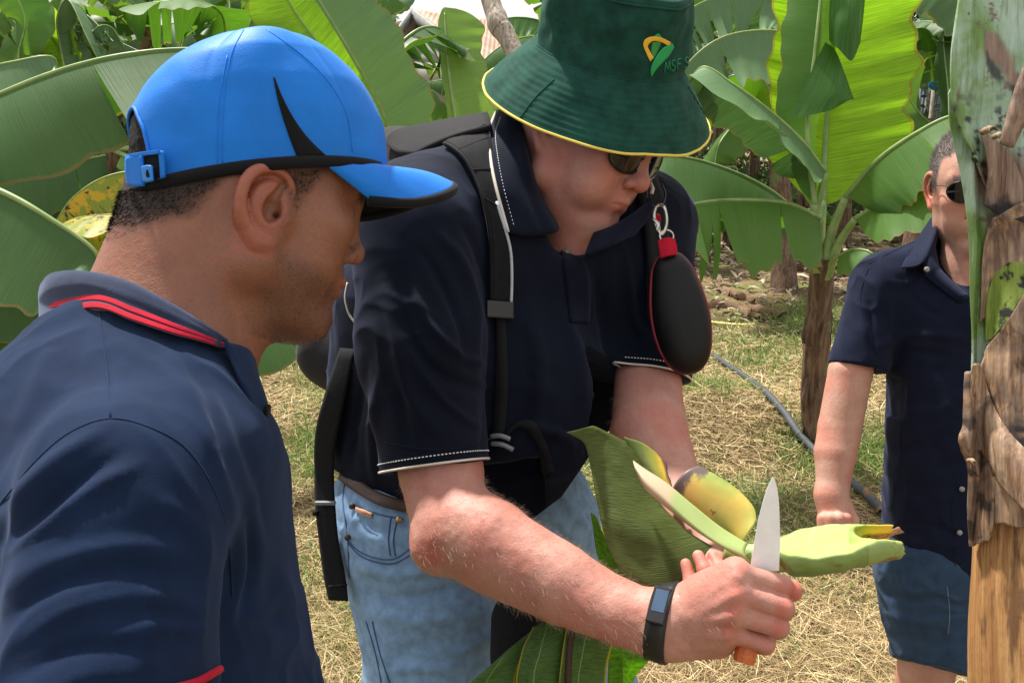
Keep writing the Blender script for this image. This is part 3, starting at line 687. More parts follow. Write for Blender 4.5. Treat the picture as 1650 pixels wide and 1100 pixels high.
def build_hat(root):
    A = HATA; u = unit(np.cross(A, [0, 0, 1.])); v_ = np.cross(A, u); m = 160
    prof = [(.1705, -.002), (.162, .009), (.151, .023), (.140, .036), (.130, .048), (.119, .060), (.1085, .071), (.1070, .0725), (.1068, .078), (.1068, .100), (.1040, .125), (.1000, .150), (.0955, .166), (.092, .1725), (.085, .177), (.06, .181), (.03, .183), (.002, .184)]
    pr = smooth_poly(prof, 8) * .977; n = len(pr); a = np.linspace(0, 2 * np.pi, m, endpoint=False)
    rr, hh = pr[:, 0][:, None], pr[:, 1][:, None]
    t = np.linspace(0, 1, n)[:, None]; brim = np.clip(1 - hh / .071, 0, 1)
    rip = np.sin(brim * 10 * 2 * np.pi) * .00032 * (brim > .02)
    G = HATC + (rr + rip)[..., None] * (np.cos(a)[None, :, None] * u + np.sin(a)[None, :, None] * v_ * (1.0)) + (hh + rip * .6)[..., None] * A
    crown = sstep(.074, .10, hh)
    N = np.cos(a)[None, :, None] * u + np.sin(a)[None, :, None] * v_ + 0 * G
    G = G + N * (fbm(G * 13 + 5, 3) * (.0035 + .0045 * crown))[..., None] + A * (fbm(G * 9 + 2, 2) * .006 * brim + fbm(G * 16, 2) * .003 * crown)[..., None]
    Vf = G.reshape(-1, 3); Nf = N.reshape(-1, 3); cf = np.broadcast_to(crown, G.shape[:2]).ravel(); Vf = Vf + Nf * ((wrinkle(Vf, Nf, A, 16, 7, .0065, 2.0, 8) + wrinkle(Vf, Nf, u, 30, 12, .003, 2.2, 9)) * (.25 + .75 * cf))[:, None]
    G = Vf.reshape(G.shape); V = G.reshape(-1, 3); Q = grid_faces(n, m, closed_v=True)[:, ::-1]
    V = folds(V, Q, [([(900, 20), (890, 60), (905, 100)], 9, .004), ([(935, 30), (930, 70), (950, 110)], 10, -.003), ([(1000, 45), (960, 75), (930, 125)], 10, .0025), ([(1030, 20), (1010, 60), (1000, 120)], 9, -.002), ([(870, 60), (900, 95), (920, 125)], 8, -.003)])
    G = V.reshape(n, m, 3)
    hat = mesh_obj('bucket_hat', V, Q, M_hat, root); mod(hat, 'SOLIDIFY', thickness=.002, offset=-1)
    e = np.vstack([G[0], G[:1, 0]]); v, q = tube(e, .0019, 8, caps=False); mesh_obj('brim_binding', v, q, M_yellow, hat)
    k = int(np.argmin(np.abs(pr[:, 1] - .0708))); e = np.vstack([G[k], G[k:k + 1, 0]]); v, q = tube(e, .0011, 6, caps=False); mesh_obj('seam', v, q, M_hat, hat)
    k = int(np.argmin(np.abs(pr[:, 1] - .1622))); e = np.vstack([G[k], G[k:k + 1, 0]]) + A * .001; v, q = tube(e, .0016, 6, caps=False); mesh_obj('seam', v, q, M_hat, hat)
    B = bvh(V, Q)
    for pl in ([(893, 128), (862, 158), (838, 190)], [(1108, 140), (1128, 172), (1147, 205)]):
        L_ = lay(B, pl, .0004, 8)
        if len(L_) > 3: v, q = tube(L_, .0009, 6); mesh_obj('seam', v, q, M_hat, hat)
    # embroidered emblem and lettering
    yl = plain('yellow_thread', (.85, .48, .03), .55, nz=900, bump=.5); gr = plain('green_thread', (.006, .34, .10), .5, nz=900, bump=.5); dg = plain('leaf_green_thread', (.03, .26, .05), .5, nz=900, bump=.5); tg = plain('lettering_thread', (.004, .20, .095), .55, nz=900, bump=.4)
    e1 = lay_strip(B, [(1051, 69), (1049, 80), (1050, 92)], [(1067, 64), (1062, 77), (1052, 97)], .0004, 8, 5, 0); sheet('emblem_leaf', e1, dg, hat, .0006)
    e1 = lay_strip(B, [(1052, 60), (1057, 56), (1060, 54)], [(1067, 62), (1064, 57), (1061, 54)], .0004, 6, 4, 0); sheet('emblem_tip', e1, gr, hat, .0006)
    e1 = lay_strip(B, [(1047, 99), (1040, 84), (1036, 72), (1040, 63), (1051, 59), (1066, 61), (1080, 68)], [(1052, 93), (1047, 84), (1043, 75), (1046, 70), (1053, 66), (1065, 68), (1077, 75)], .0009, 8, 6, 0); sheet('emblem_arc', e1, yl, hat, .0010)
    e1 = lay_strip(B, [(1082, 70), (1068, 77), (1056, 92), (1048, 110), (1048.5, 123)], [(1085, 76), (1077, 90), (1065, 103), (1056, 113), (1049.5, 123)], .0011, 8, 6, 0); sheet('emblem_stroke', e1, gr, hat, .0012)
    glyph = {'M': [[(0, 0), (.18, 1), (.42, .25), (.72, 1), (.8, 0)]], 'S': [[(.55, .85), (.3, 1), (.08, .8), (.15, .58), (.45, .42), (.52, .2), (.3, 0), (.02, .12)]], 'F': [[(.05, 0), (.12, 1), (.6, 1)], [(.09, .52), (.5, .52)]], 'u': [[(.05, .62), (.06, .15), (.25, 0), (.45, .15)], [(.48, .62), (.48, 0)]]}
    x = 0; ms = []
    for ch in 'MSF Su':
        if ch == ' ': x += .35; continue
        for st in glyph[ch]:
            st = smooth_poly(st, 4) if ch in 'Su' else np.array([np.array(st[i]) + (np.array(st[i + 1]) - st[i]) * f for i in range(len(st) - 1) for f in (0, .25, .5, .75, 1)])
            pts = [(1070 + (x + p[0]) * 12.5 - (x + p[0]) * 1.3, 117.5 - (x + p[0]) * 2.6 - p[1] * 17) for p in st]
            L_ = [hit(B, *p, .0006) for p in pts]; L_ = [l for l in L_ if l is not None]
            if len(L_) > 2: ms.append(tube(L_, .00105, 5))
        x += {'M': 1.0, 'S': .78, 'F': .75, 'u': .7}[ch]
    if ms: v, q = merge(*ms); mesh_obj('lettering', v, q, tg, hat)
def build_glasses(root, S, lens_m, wrap=3.0, big=1.0, parent_name='sunglasses', metal=False, dy=0.0):
    par = None
    def q(zz, y): return S.L((.101 - wrap * zz * zz, y + dy, zz))
    first = None
    for sd in (1, -1):
        rows = []
        nu = 13
        rim = []
        for i in range(nu):
            r = i / (nu - 1); row = []
            for j in range(33):
                a = 2 * np.pi * j / 32; ca, sa = math.cos(a), math.sin(a)
                if metal: yy = sa * .0215 * (1.05 if sa < 0 else .80) ; zz = sd * (.034 + ca * .0275)
                else: yy = sa * (.0150 if sa < 0 else .0165); zz = sd * (.036 + ca * .033)
                if metal: yy -= (ca < 0) * 0
                zz = sd * .035 + (zz - sd * .035) * r; yy = .009 + yy * r * big
                row.append(q(zz, yy) + 0)
            rows.append(row)
        G = np.array(rows)
        o = mesh_obj(parent_name if first is None else 'lens', G.reshape(-1, 3), grid_faces(nu, 33), lens_m, root if first is None else first)
        mod(o, 'SOLIDIFY', thickness=.0015, offset=0)
        if first is None: first = o
        v, q_ = tube(G[-1], .0011 if metal else .0022, 8, caps=False); mesh_obj('rim', v, q_, M_gun if metal else M_lens, first)
        yy = .018 + dy
        end = S.L((.101 - wrap * (.066 if not metal else .060) ** 2, yy, sd * (.068 if not metal else .0615)))
        mid = S.L((.045, yy - .002, sd * .0755)); ear_ = S.L((.000, .020 + dy, sd * .079)); tip = S.L((-.012, .000, sd * .078))
        v, q_ = tube(smooth_poly([end, mid, ear_, tip], 6), .0012 if metal else .0028, 8, flat=.6 if metal else .8); mesh_obj('temple_arm', v, q_, M_gun if metal else M_lens, first)
    v, q_ = tube(smooth_poly([q(.012, .014), q(0, .019), q(-.012, .014)], 5), .0014 if metal else .0024, 8); mesh_obj('bridge', v, q_, M_gun if metal else M_lens, first)
    return first
M_gun = plain('gunmetal', (.03, .025, .03), .25, metal=.6)
def build_middle():
    root = thing('person', 'bending man in green bucket hat, navy polo and jeans, cutting a stalk', 'person', (-.08, 1.22, 0))
    Mh = head_frame(55, 29, 0); sc = 1.02
    nose = P(1041, 300, 1.205); O = nose - Mh @ (np.array([.118, -.021, 0]) * sc); side = 1 if Mh[2, 2] < 0 else -1
    H = Sculpt(Mh, O, sc)
    sculpt_head(H, nose=1.28, lips=.55, fat=.008, jaw=1.12, double_chin=.8, eside=()); sculpt_ear(H, side, (0, -.004)); sculpt_ear(H, -side, (0, -.004))
    H.cap((.025, -.085, .03 * side), .024, (.055, -.098, -.01), .022, k=.022); H.ell((.060, -.046, side * .042), (.026, .028, .018), k=.02)
    c = lambda a, ra, b, rb, k=.03: H.cap(a, ra, b, rb, k=k, loc=False)
    c(H.L((-.030, -.020, 0)), .068, P(900, 380, 1.36), .070)
    c(H.L((.000, -.060, 0)), .050, P(925, 375, 1.285), .046)
    c(P(930, 370, 1.30), .050, P(915, 520, 1.29), .060)
    c(P(900, 380, 1.36), .07, P(820, 520, 1.36), .09, .04)
    V, Q = H.mesh(.0019); V = relax(V, Q, 1, .4)
    loc = (V - O) @ Mh / sc; x, y, z = loc[:, 0], loc[:, 1], loc[:, 2]
    zer = np.zeros(len(V)); rr = .30 * sstep(.55, 1.4, fbm(V * 40, 2) + 1) + .35 * sstep(.03, .0, np.hypot(x - .108, np.hypot(y + .024, z))) + .25 * sstep(.035, .0, np.hypot(x - .062, np.hypot(y + .015, np.abs(z) - .05)))
    hair = .6 * sstep(-.01, .01, y) * sstep(.03, -.01, x); rr += .4 * sstep(.011, .004, np.abs(y + .059)) * (x > .088) * (np.abs(z) < .022)
    stub = .22 * sstep(-.05, -.07, y) * (y > -.125) * (x > .0)
    parts = [(V, Q, hair, stub, np.clip(rr, 0, 1))]
    # arms with hands
    Ar = Sculpt(); c = lambda a, ra, b, rb, k=.02: Ar.cap(P(*a), ra, P(*b), rb, k=k, loc=False)
    c((690, 640, 1.09), .050, (710, 755, 1.072), .0505); c((710, 755, 1.072), .0505, (728, 850, 1.03), .046, .006)
    c((733, 860, 1.022), .0445, (800, 890, 1.0), .0475, .015); c((800, 890, 1.0), .0475, (905, 944, .965), .0405, .003); c((905, 944, .965), .0405, (1000, 986, .935), .0335, .003); c((1000, 986, .935), .0335, (1075, 1004, .915), .0285, .004)
    Ar.ball(P(700, 885, 1.01), .0235, k=.02, loc=False); Ar.ball(P(765, 850, 1.005), .036, k=.035, loc=False)
    Ar.cap(P(800, 865, .985), .022, P(900, 920, .955), .016, k=.04, loc=False); Ar.cap(P(1040, 1022, .918), .016, P(1062, 985, .915), .014, k=.02, loc=False)
    fist_right(Ar)
    V, Q = Ar.mesh(.0016); V = relax(V, Q, 1, .4); px, py = px2(V)
    z = np.zeros(len(V)); kn = np.zeros(len(V))
    for q in ((1190, 915), (1188, 950), (1180, 985), (1172, 1015), (1262, 944), (1262, 979), (1254, 1010)): kn = np.maximum(kn, .55 * sstep(20, 4, np.hypot(px - q[0], py - q[1])))
    kn = np.maximum(kn, .9 * sstep(24, 6, np.hypot(px - 1282, py - 951))); kn = np.maximum(kn, .5 * sstep(40, 5, np.hypot(px - 690, py - 890)))
    N = normals(V, Q); V = V + N * (fbm(V * 70, 2) * .0006)[:, None]
    parts.append((V, Q, z, z, np.clip(kn + .25 * sstep(.6, 1.5, fbm(V * 30, 2) + 1), 0, 1)))
    Al = Sculpt(); c = lambda a, ra, b, rb, k=.02: Al.cap(P(*a), ra, P(*b), rb, k=k, loc=False)
    c((1044, 470, 1.37), .045, (1044, 620, 1.275), .047); c((1044, 620, 1.275), .047, (1046, 700, 1.20), .052, .006); c((1046, 700, 1.20), .052, (1075, 780, 1.12), .043, .006); c((1075, 780, 1.12), .043, (1122, 860, 1.03), .030, .006)
    hand_left(Al); V, Q = Al.mesh(.0018); V = relax(V, Q, 1, .4); z = np.zeros(len(V)); px, py = px2(V); parts.append((V, Q, z, z, .35 * sstep(0, .6, fbm(V * 25, 2)) + .35 * (py > 890)))
    off = 0; Vs, Qs, hs, ss, rs = [], [], [], [], []
    for V, Q, h, s_, r_ in parts: Vs.append(V); Qs.append(Q + off); off += len(V); hs.append(h); ss.append(s_); rs.append(r_)
    body = mesh_obj('body', np.concatenate(Vs), np.concatenate(Qs), M_skinM, root, attrs={'hair': np.concatenate(hs), 'stub': np.concatenate(ss), 'red': np.concatenate(rs)})
    M_ah = plain('arm_hair', (.34, .24, .16), .5)
    Va, Qa = parts[1][0], parts[1][1]; Na = normals(Va, Qa); pxa, pya = px2(Va); strands('arm_hair', Va, Na, ((pxa > 640) & (pxa < 1045) & (pya > 770)) * 1.0 + ((pxa > 1095) & (pxa < 1180)) * .15, 3400, .010, .00017, unit([1, -.35, -.2]), M_ah, body, 6, .9, .55)
    Va, Qa = parts[2][0], parts[2][1]; Na = normals(Va, Qa); pxa, pya = px2(Va); strands('arm_hair', Va, Na, ((pya > 620) & (pya < 860)) * 1.0, 1200, .010, .00019, unit([.4, -1, -.2]), M_ah, body, 7, .9, .55)
    M_nail = plain('finger_nail', (.62, .33, .26), .3)
    for q, al in (((1100, 908, .9215), (-.15, 1, .1)),): nail('finger_nail', P(*q), (-.75, .35, -.8), al, .009, .006, M_nail, body)
    build_hat(root); build_glasses(root, H, M_lens, big=1.25, dy=-.006)
    # ---- shirt
    S = Sculpt(); a = lambda p, ra, q, rb, k=.045: S.cap(P(*p), ra, P(*q), rb, k=k, loc=False)
    a((668, 345, 1.17), .078, (840, 300, 1.29), .080); a((840, 300, 1.29), .080, (1040, 345, 1.41), .072)
    a((745, 430, 1.25), .130, (945, 450, 1.36), .120, .06); a((770, 600, 1.29), .150, (930, 590, 1.38), .110, .06)
    a((665, 500, 1.32), .120, (655, 715, 1.36), .125, .06); a((790, 640, 1.30), .155, (770, 735, 1.33), .150, .06)
    a((850, 640, 1.25), .110, (845, 715, 1.24), .098, .06)
    a((668, 380, 1.12), .080, (680, 560, 1.10), .075, .03); a((680, 560, 1.10), .075, (705, 790, 1.07), .064, .03)      # near sleeve
    a((1052, 370, 1.40), .066, (1045, 640, 1.27), .059, .03)                                              # far sleeve
    S.half(P(706, 752, 1.065), P(705, 790, 1.07) - P(690, 620, 1.09) + [.004, 0, 0], box=.115)
    S.half(P(1047, 603, 1.275), (-.18, -1, -.25), box=.085)
    S.cap(P(698, 722, 1.083), .048, P(708, 800, 1.068), .054, k=.002, sub=True, loc=False)
    S.cap(P(1046, 585, 1.295), .042, P(1046, 640, 1.265), .048, k=.002, sub=True, loc=False)
    S.chain([(P(905, 345, 1.26), .030), (P(925, 385, 1.20), .028), (P(938, 412, 1.17), .008)], k=.01, sub=True, loc=False)  # open neck
    S.cap(P(925, 225, 1.27), .088, P(925, 330, 1.225), .070, k=.012, sub=True, loc=False)
    S.cap(P(960, 300, 1.22), .060, P(930, 370, 1.17), .040, k=.012, sub=True, loc=False)
    V, Q = S.mesh(.0034)
    px, py = px2(V)
    V = relax(V, Q, 2, .5)
    V = folds(V, Q, [(a_, b_ * .85, c_ * 1.7) for a_, b_, c_ in FOLDS_M]); N = normals(V, Q); V = V + N * (fbm(V * 8, 3) * .0025 + wrinkle(V, N, (.5, -1, 0), 18, 3.5, .0032, 2.6, 3) + wrinkle(V, N, (1, .2, 0), 24, 5, .0022, 2.5, 4))[:, None]; px, py = px2(V)
    # lower edge of the shirt over the jeans
    hemy = np.interp(px + fbm(V * 30, 2) * 0, [500, 540, 600, 650, 760, 860, 905, 945, 975], [742, 757, 800, 832, 850, 834, 800, 742, 700])
    keepv = ~((py > hemy) & (V[:, 2] < 2)); keepf = keepv[Q].any(1)
    sl = (px > 590) & (px < 830) & (V[:, 2] < 1.17); keepf |= sl[Q].any(1)
    Qs_ = Q[keepf]
    snap = (~keepv) & ~sl; V[snap, 1] = (550 - hemy[snap]) / F * V[snap, 2]
    shirt = mesh_obj('shirt', V, Qs_, M_navyM, root); B = bvh(V, Qs_)
    # hem piping and stitching on both sleeves
    for cpt, nn, r0, ax in ((P(706, 750, 1.065), P(705, 790, 1.07) - P(690, 620, 1.09) + [.004, 0, 0], .067, None), (P(1047, 603, 1.275), (-.18, -1, -.25), .058, None)):
        nn = unit(nn); u = unit(np.cross(nn, [0, 0, 1.])); w = np.cross(nn, u); L1, L2 = [], []
        for an in np.linspace(0, 2 * np.pi, 73):
            d = math.cos(an) * u + math.sin(an) * w
            for L_, o_ in ((L1, .003), (L2, .0105)):
                o3 = cpt - nn * o_; r = B.ray_cast(Vector(o3 + d * r0 * 1.22), Vector(-d), r0)
                L_.append(np.array(r[0]) + d * .0008 if r[0] is not None else o3 + d * r0)
        v, q = tube(smooth_line(np.array(L1), 2) + nn * .002, .0015, 8, caps=False); mesh_obj('sleeve_piping', v, q, M_beige, shirt)
        stitches('sleeve_stitching', smooth_line(np.array(L2), 2), M_white, shirt)
    L_ = lay(B, [(620, 712), (680, 724), (740, 722), (792, 706)], .0003, 12); v, q = tube(smooth_line(L_, 3), .0012, 6); mesh_obj('sleeve_seam', v, q, M_navyM, shirt)
    # collar
    cl = [[(800, 182, 1.270), (790, 210, 1.245), (791, 250, 1.215), (800, 300, 1.185), (820, 374, 1.150)],
          [(806, 178, 1.265), (802, 210, 1.233), (806, 250, 1.203), (818, 305, 1.175), (848, 380, 1.148)],
          [(822, 178, 1.258), (822, 205, 1.228), (830, 255, 1.196), (845, 310, 1.170), (874, 378, 1.150)],
          [(840, 192, 1.262), (842, 215, 1.230), (850, 262, 1.205), (868, 320, 1.185), (896, 374, 1.165)],
          [(846, 202, 1.295), (850, 225, 1.265), (860, 270, 1.245), (876, 322, 1.225), (900, 366, 1.200)]]
    def fore(rows, gap=.014):
        out = []
        for row in rows:
            o_ = []
            for q in row:
                h = hit(B, q[0], q[1]); z = q[2] if h is None else min(q[2], h[2] - gap); o_.append((q[0], q[1], z))
            out.append(o_)
        return out
    cl = fore(cl[:4]) + [[(q[0], q[1], q[2] + .02) for q in cl[4]]]
    G = patch_px(cl, 6, 8); sheet('collar', G, M_navyM, shirt, .003); Gv, Gq = G.reshape(-1, 3), grid_faces(*G.shape[:2]); BC = bvh(Gv, Gq)
    L_ = G[0] + [-.001, 0, -.001]; v, q = tube(L_, .0022, 8); mesh_obj('collar_piping', v, q, M_beige, shirt)
    L_ = lay(BC, [(807, 190), (799, 215), (801, 250), (810, 300), (828, 368)], .001, 10)
    if len(L_) > 3: stitches('collar_stitching', L_, M_white, shirt, .0050, .0026, .0008)
    v, q = tube(smooth_poly([P(784, 222, 1.262), P(786, 206, 1.262), P(794, 194, 1.262), P(806, 184, 1.262)], 5), .0018, 8); mesh_obj('collar_piping', v, q, M_beige, shirt)
    cr = [[(1048, 316, 1.268), (1052, 330, 1.25), (1042, 356, 1.228), (1020, 380, 1.205)], [(1034, 334, 1.268), (1028, 340, 1.243), (1012, 358, 1.212), (988, 394, 1.165)],
          [(1002, 362, 1.278), (992, 362, 1.238), (972, 378, 1.205), (952, 410, 1.160)], [(976, 368, 1.29), (968, 364, 1.25), (955, 380, 1.215), (942, 414, 1.170)]]
    G = patch_px(cr, 5, 6); sheet('collar', G, M_navyM, shirt, .003)
    v, q = tube([P(1047, 292, 1.247), P(1052, 304, 1.243), P(1050, 312, 1.24)], .0026, 8); mesh_obj('collar_piping', v, q, M_beige, shirt)
    # placket and buttons
    pk = lay_strip(B, [(903, 404), (907, 430), (912, 470), (918, 520)], [(938, 420), (948, 440), (950, 480), (948, 520)], .0022, 8, 6, 3); sheet('placket', pk, M_navyM, shirt, .002)
    M_btn = plain('horn_button', (.20, .16, .12), .35, nz=300, var=.5)
    for q0 in ((897, 383), (912, 411)):
        h = hit(B, q0[0], q0[1], .003)
        if h is None: h = P(q0[0], q0[1], 1.15)
        v, q = tube([h, h + [0, 0, -.0025]], .0058, 18); mesh_obj('button', v, q, M_btn, shirt)
    # ---- jeans, belt, shoes
    J = Sculpt(); a = lambda p, ra, q, rb, k=.05: J.cap(P(*p), ra, P(*q), rb, k=k, loc=False)
    a((665, 815, 1.345), .118, (825, 815, 1.36), .118); a((685, 870, 1.33), .128, (705, 1090, 1.31), .098, .04); a((705, 1090, 1.31), .098, (730, 1420, 1.35), .072, .03)
    a((850, 860, 1.39), .112, (930, 1120, 1.42), .092, .04); a((930, 1120, 1.42), .092, (960, 1420, 1.45), .07, .03)
    kn1, kn2 = P(730, 1420, 1.35), P(960, 1420, 1.45); f1, f2 = w2c(c2w(kn1) * [1, 1, 0] + [0, .02, .10]), w2c(c2w(kn2) * [1, 1, 0] + [0, .05, .10])
    J.cap(kn1, .072, f1, .058, k=.03, loc=False); J.cap(kn2, .07, f2, .058, k=.03, loc=False)
    V, Q = J.mesh(.0042); V = relax(V, Q, 2, .5); V = folds(V, Q, [(a_, b_ * .8, c_ * 1.6) for a_, b_, c_ in FOLDS_J]); N = normals(V, Q); V = V + N * (fbm(V * np.array([9, 14, 9]), 3) * .003 + wrinkle(V, N, (1, -.15, 0), 26, 5, .0045, 2.4, 5))[:, None]
    px, py = px2(V); top = np.interp(px, [500, 540, 600, 650, 760, 860, 905, 960], [735, 750, 785, 806, 815, 800, 770, 740])
    front = V[:, 2] < 1.36; up_ = (py <= top) & front; kp = (~up_)[Q].any(1); V[up_, 1] = (550 - top[up_]) / F * V[up_, 2]
    jeans = mesh_obj('jeans', V, Q[kp], M_denim, root); BJ = bvh(V, Q[kp])
    g = lay_strip(BJ, [(556, 757), (580, 775), (620, 798), (668, 812)], [(552, 773), (574, 792), (612, 815), (668, 830)], .006, 8, 4, 3); sheet('belt', g, M_leather, root, .003)
    M_dk = plain('denim_thread', (.05, .10, .22), .8)
    for pl in ([(560, 868), (575, 885), (600, 897), (635, 900), (668, 878)], [(562, 875), (577, 892), (602, 904), (636, 907), (672, 886)], [(637, 895), (634, 870), (640, 835)], [(629, 895), (626, 868), (630, 832)], [(556, 775), (553, 810), (560, 860), (563, 930)], [(573, 812), (610, 828), (650, 836)], [(590, 1000), (605, 1050), (615, 1100)], [(600, 1000), (612, 1050), (628, 1100)]):
        L_ = lay(BJ, pl, .0004, 10)
        if len(L_) > 3: v, q = tube(smooth_line(L_, 3), .0011, 6); mesh_obj('seam', v, q, M_dk, jeans)
    for q0, mt in (((569, 815), M_leather), ((562, 864), M_leather), ((643, 836), M_brass)):
        h = hit(BJ, q0[0], q0[1], .002)
        if h is not None: v, q = tube([h, h + [0, 0, -.003]], .0042, 14); mesh_obj('rivet', v, q, mt, jeans)
    g = lay_strip(BJ, [(576, 816), (590, 821), (602, 826)], [(575, 825), (589, 829), (601, 833)], .003, 5, 4, 1); sheet('pocket_label', g, plain('tan_label', (.50, .30, .20), .7), jeans, .0015)
    ms = []
    for i in range(9):                                 # the label's tiny lettering
        h = hit(BJ, 578 + i * 2.6, 821.2 + i * .85, .0046)
        if h is not None: ms.append(tube([h + [-.0004, .0012, 0], h + [.0002, 0, 0], h + [-.0003 * (-1) ** i, -.0012, 0]], .00035, 4))
    if ms: v, q = merge(*ms); mesh_obj('label_print', v, q, plain('red_print', (.35, .05, .03), .7), jeans)
    for f in (f1, f2):
        T_ = Sculpt(); w_ = c2w(f); T_.cap(w2c(w_ + [0, .03, -.05]), .055, w2c(w_ + [.12, -.14, -.065]), .04, k=.03, loc=False); T_.half(w2c(w_ * [1, 1, 0]), C2W.T @ np.array([0, 0, -1.]), box=.4)
        v, q = T_.mesh(.008); mesh_obj('shoe', v, q, M_leather, root)
    # ---- wristband
    ctr = P(1068, 1002, .917); ax = unit(P(1088, 1006, .912) - P(1048, 996, .922)); u = unit(np.cross(ax, [0, 0, 1.])); w = np.cross(ax, u)
    Ba = bvh(parts[1][0], parts[1][1]); rows = []
    for an in np.linspace(0, 2 * np.pi, 49):
        d = math.cos(an) * u + math.sin(an) * w; row = []
        for o_ in (-.0105, -.004, .004, .0105):
            c0 = ctr + ax * o_; r = Ba.ray_cast(Vector(c0 + d * .08), Vector(-d), .079); row.append((np.array(r[0]) if r[0] is not None else c0 + d * .03) + d * .0015)
        rows.append(row)
    G = np.array(rows); G[1:-1] = G[1:-1] * .5 + .25 * (G[:-2] + G[2:])
    wb = sheet('wristband', G, plain('black_rubber', (.010, .010, .012), .45), root, .003)
    # screen on the side facing up and to the camera
    k = int(np.argmax([(g_[1] - ctr) @ unit([.05, .62, -1]) for g_ in G])); sc_ = G[k - 4:k + 5].mean((0, 1)); dd = unit(sc_ - ctr); tt = unit(np.cross(ax, dd))
    v, q = box(sc_ + dd * .0035, .019, .040, .006, np.stack([ax, tt, dd])); o = mesh_obj('tracker_case', v, q, plain('black_plastic', (.008, .008, .010), .2), wb, smooth=False); mod(o, 'BEVEL', width=.002, segments=3)
    v, q = box(sc_ + dd * .0068 + tt * .004 * (1 if tt[1] > 0 else -1), .013, .024, .0006, np.stack([ax, tt, dd])); mesh_obj('screen', v, q, plain('glass_blue_reflection', (.045, .08, .14), .08), wb, smooth=False)  # bluish reflection on the screen is put into its base colour
    return root, (B, V), BJ
FOLDS_M = [
 ([(700, 370), (740, 420), (765, 490), (772, 560)], 11, .005), ([(675, 400), (715, 460), (745, 530), (752, 590)], 10, -.004), ([(660, 440), (690, 520), (740, 570), (790, 590)], 9, .0045), ([(640, 470), (670, 560), (720, 610), (785, 628)], 10, -.0035),
 ([(620, 450), (640, 560), (660, 640), (700, 690)], 13, .0035), ([(680, 600), (720, 650), (760, 680), (785, 690)], 9, .003), ([(640, 620), (650, 680), (660, 720)], 10, -.0025), ([(740, 360), (765, 400), (780, 460)], 8, -.003),
 ([(785, 520), (790, 600), (788, 690), (780, 740)], 12, -.006), ([(560, 600), (548, 680), (545, 740)], 8, .0035), ([(590, 580), (575, 680), (570, 750)], 8, -.0035), ([(610, 600), (600, 700), (605, 780)], 9, .0035),
 ([(850, 500), (870, 600), (860, 700)], 16, .004), ([(900, 480), (930, 570), (940, 650)], 14, .004), ([(960, 430), (975, 520), (990, 600)], 12, -.005), ([(1010, 420), (1020, 500), (1050, 560)], 10, .004),
 ([(820, 720), (850, 690), (890, 695), (930, 720)], 10, .006), ([(800, 790), (850, 770), (920, 760)], 12, .004), ([(650, 800), (720, 790), (800, 810)], 10, .003)]
FOLDS_J = [([(570, 910), (640, 925), (720, 915), (790, 940)], 12, .004), ([(575, 950), (650, 965), (740, 950), (800, 970)], 11, -.004), ([(590, 985), (660, 1000), (740, 990), (800, 1000)], 12, .004),
 ([(720, 1060), (770, 1035), (800, 1010)], 9, .005), ([(640, 1050), (700, 1030), (760, 1040)], 12, -.003), ([(620, 1080), (700, 1075), (780, 1080)], 12, .004), ([(900, 800), (930, 830), (950, 860)], 8, .004), ([(890, 840), (915, 870), (940, 890)], 8, -.004), ([(560, 800), (600, 850), (640, 860)], 14, -.003), ([(870, 820), (900, 840), (930, 890)], 8, .003)]
if want('M'): M_ = build_middle()
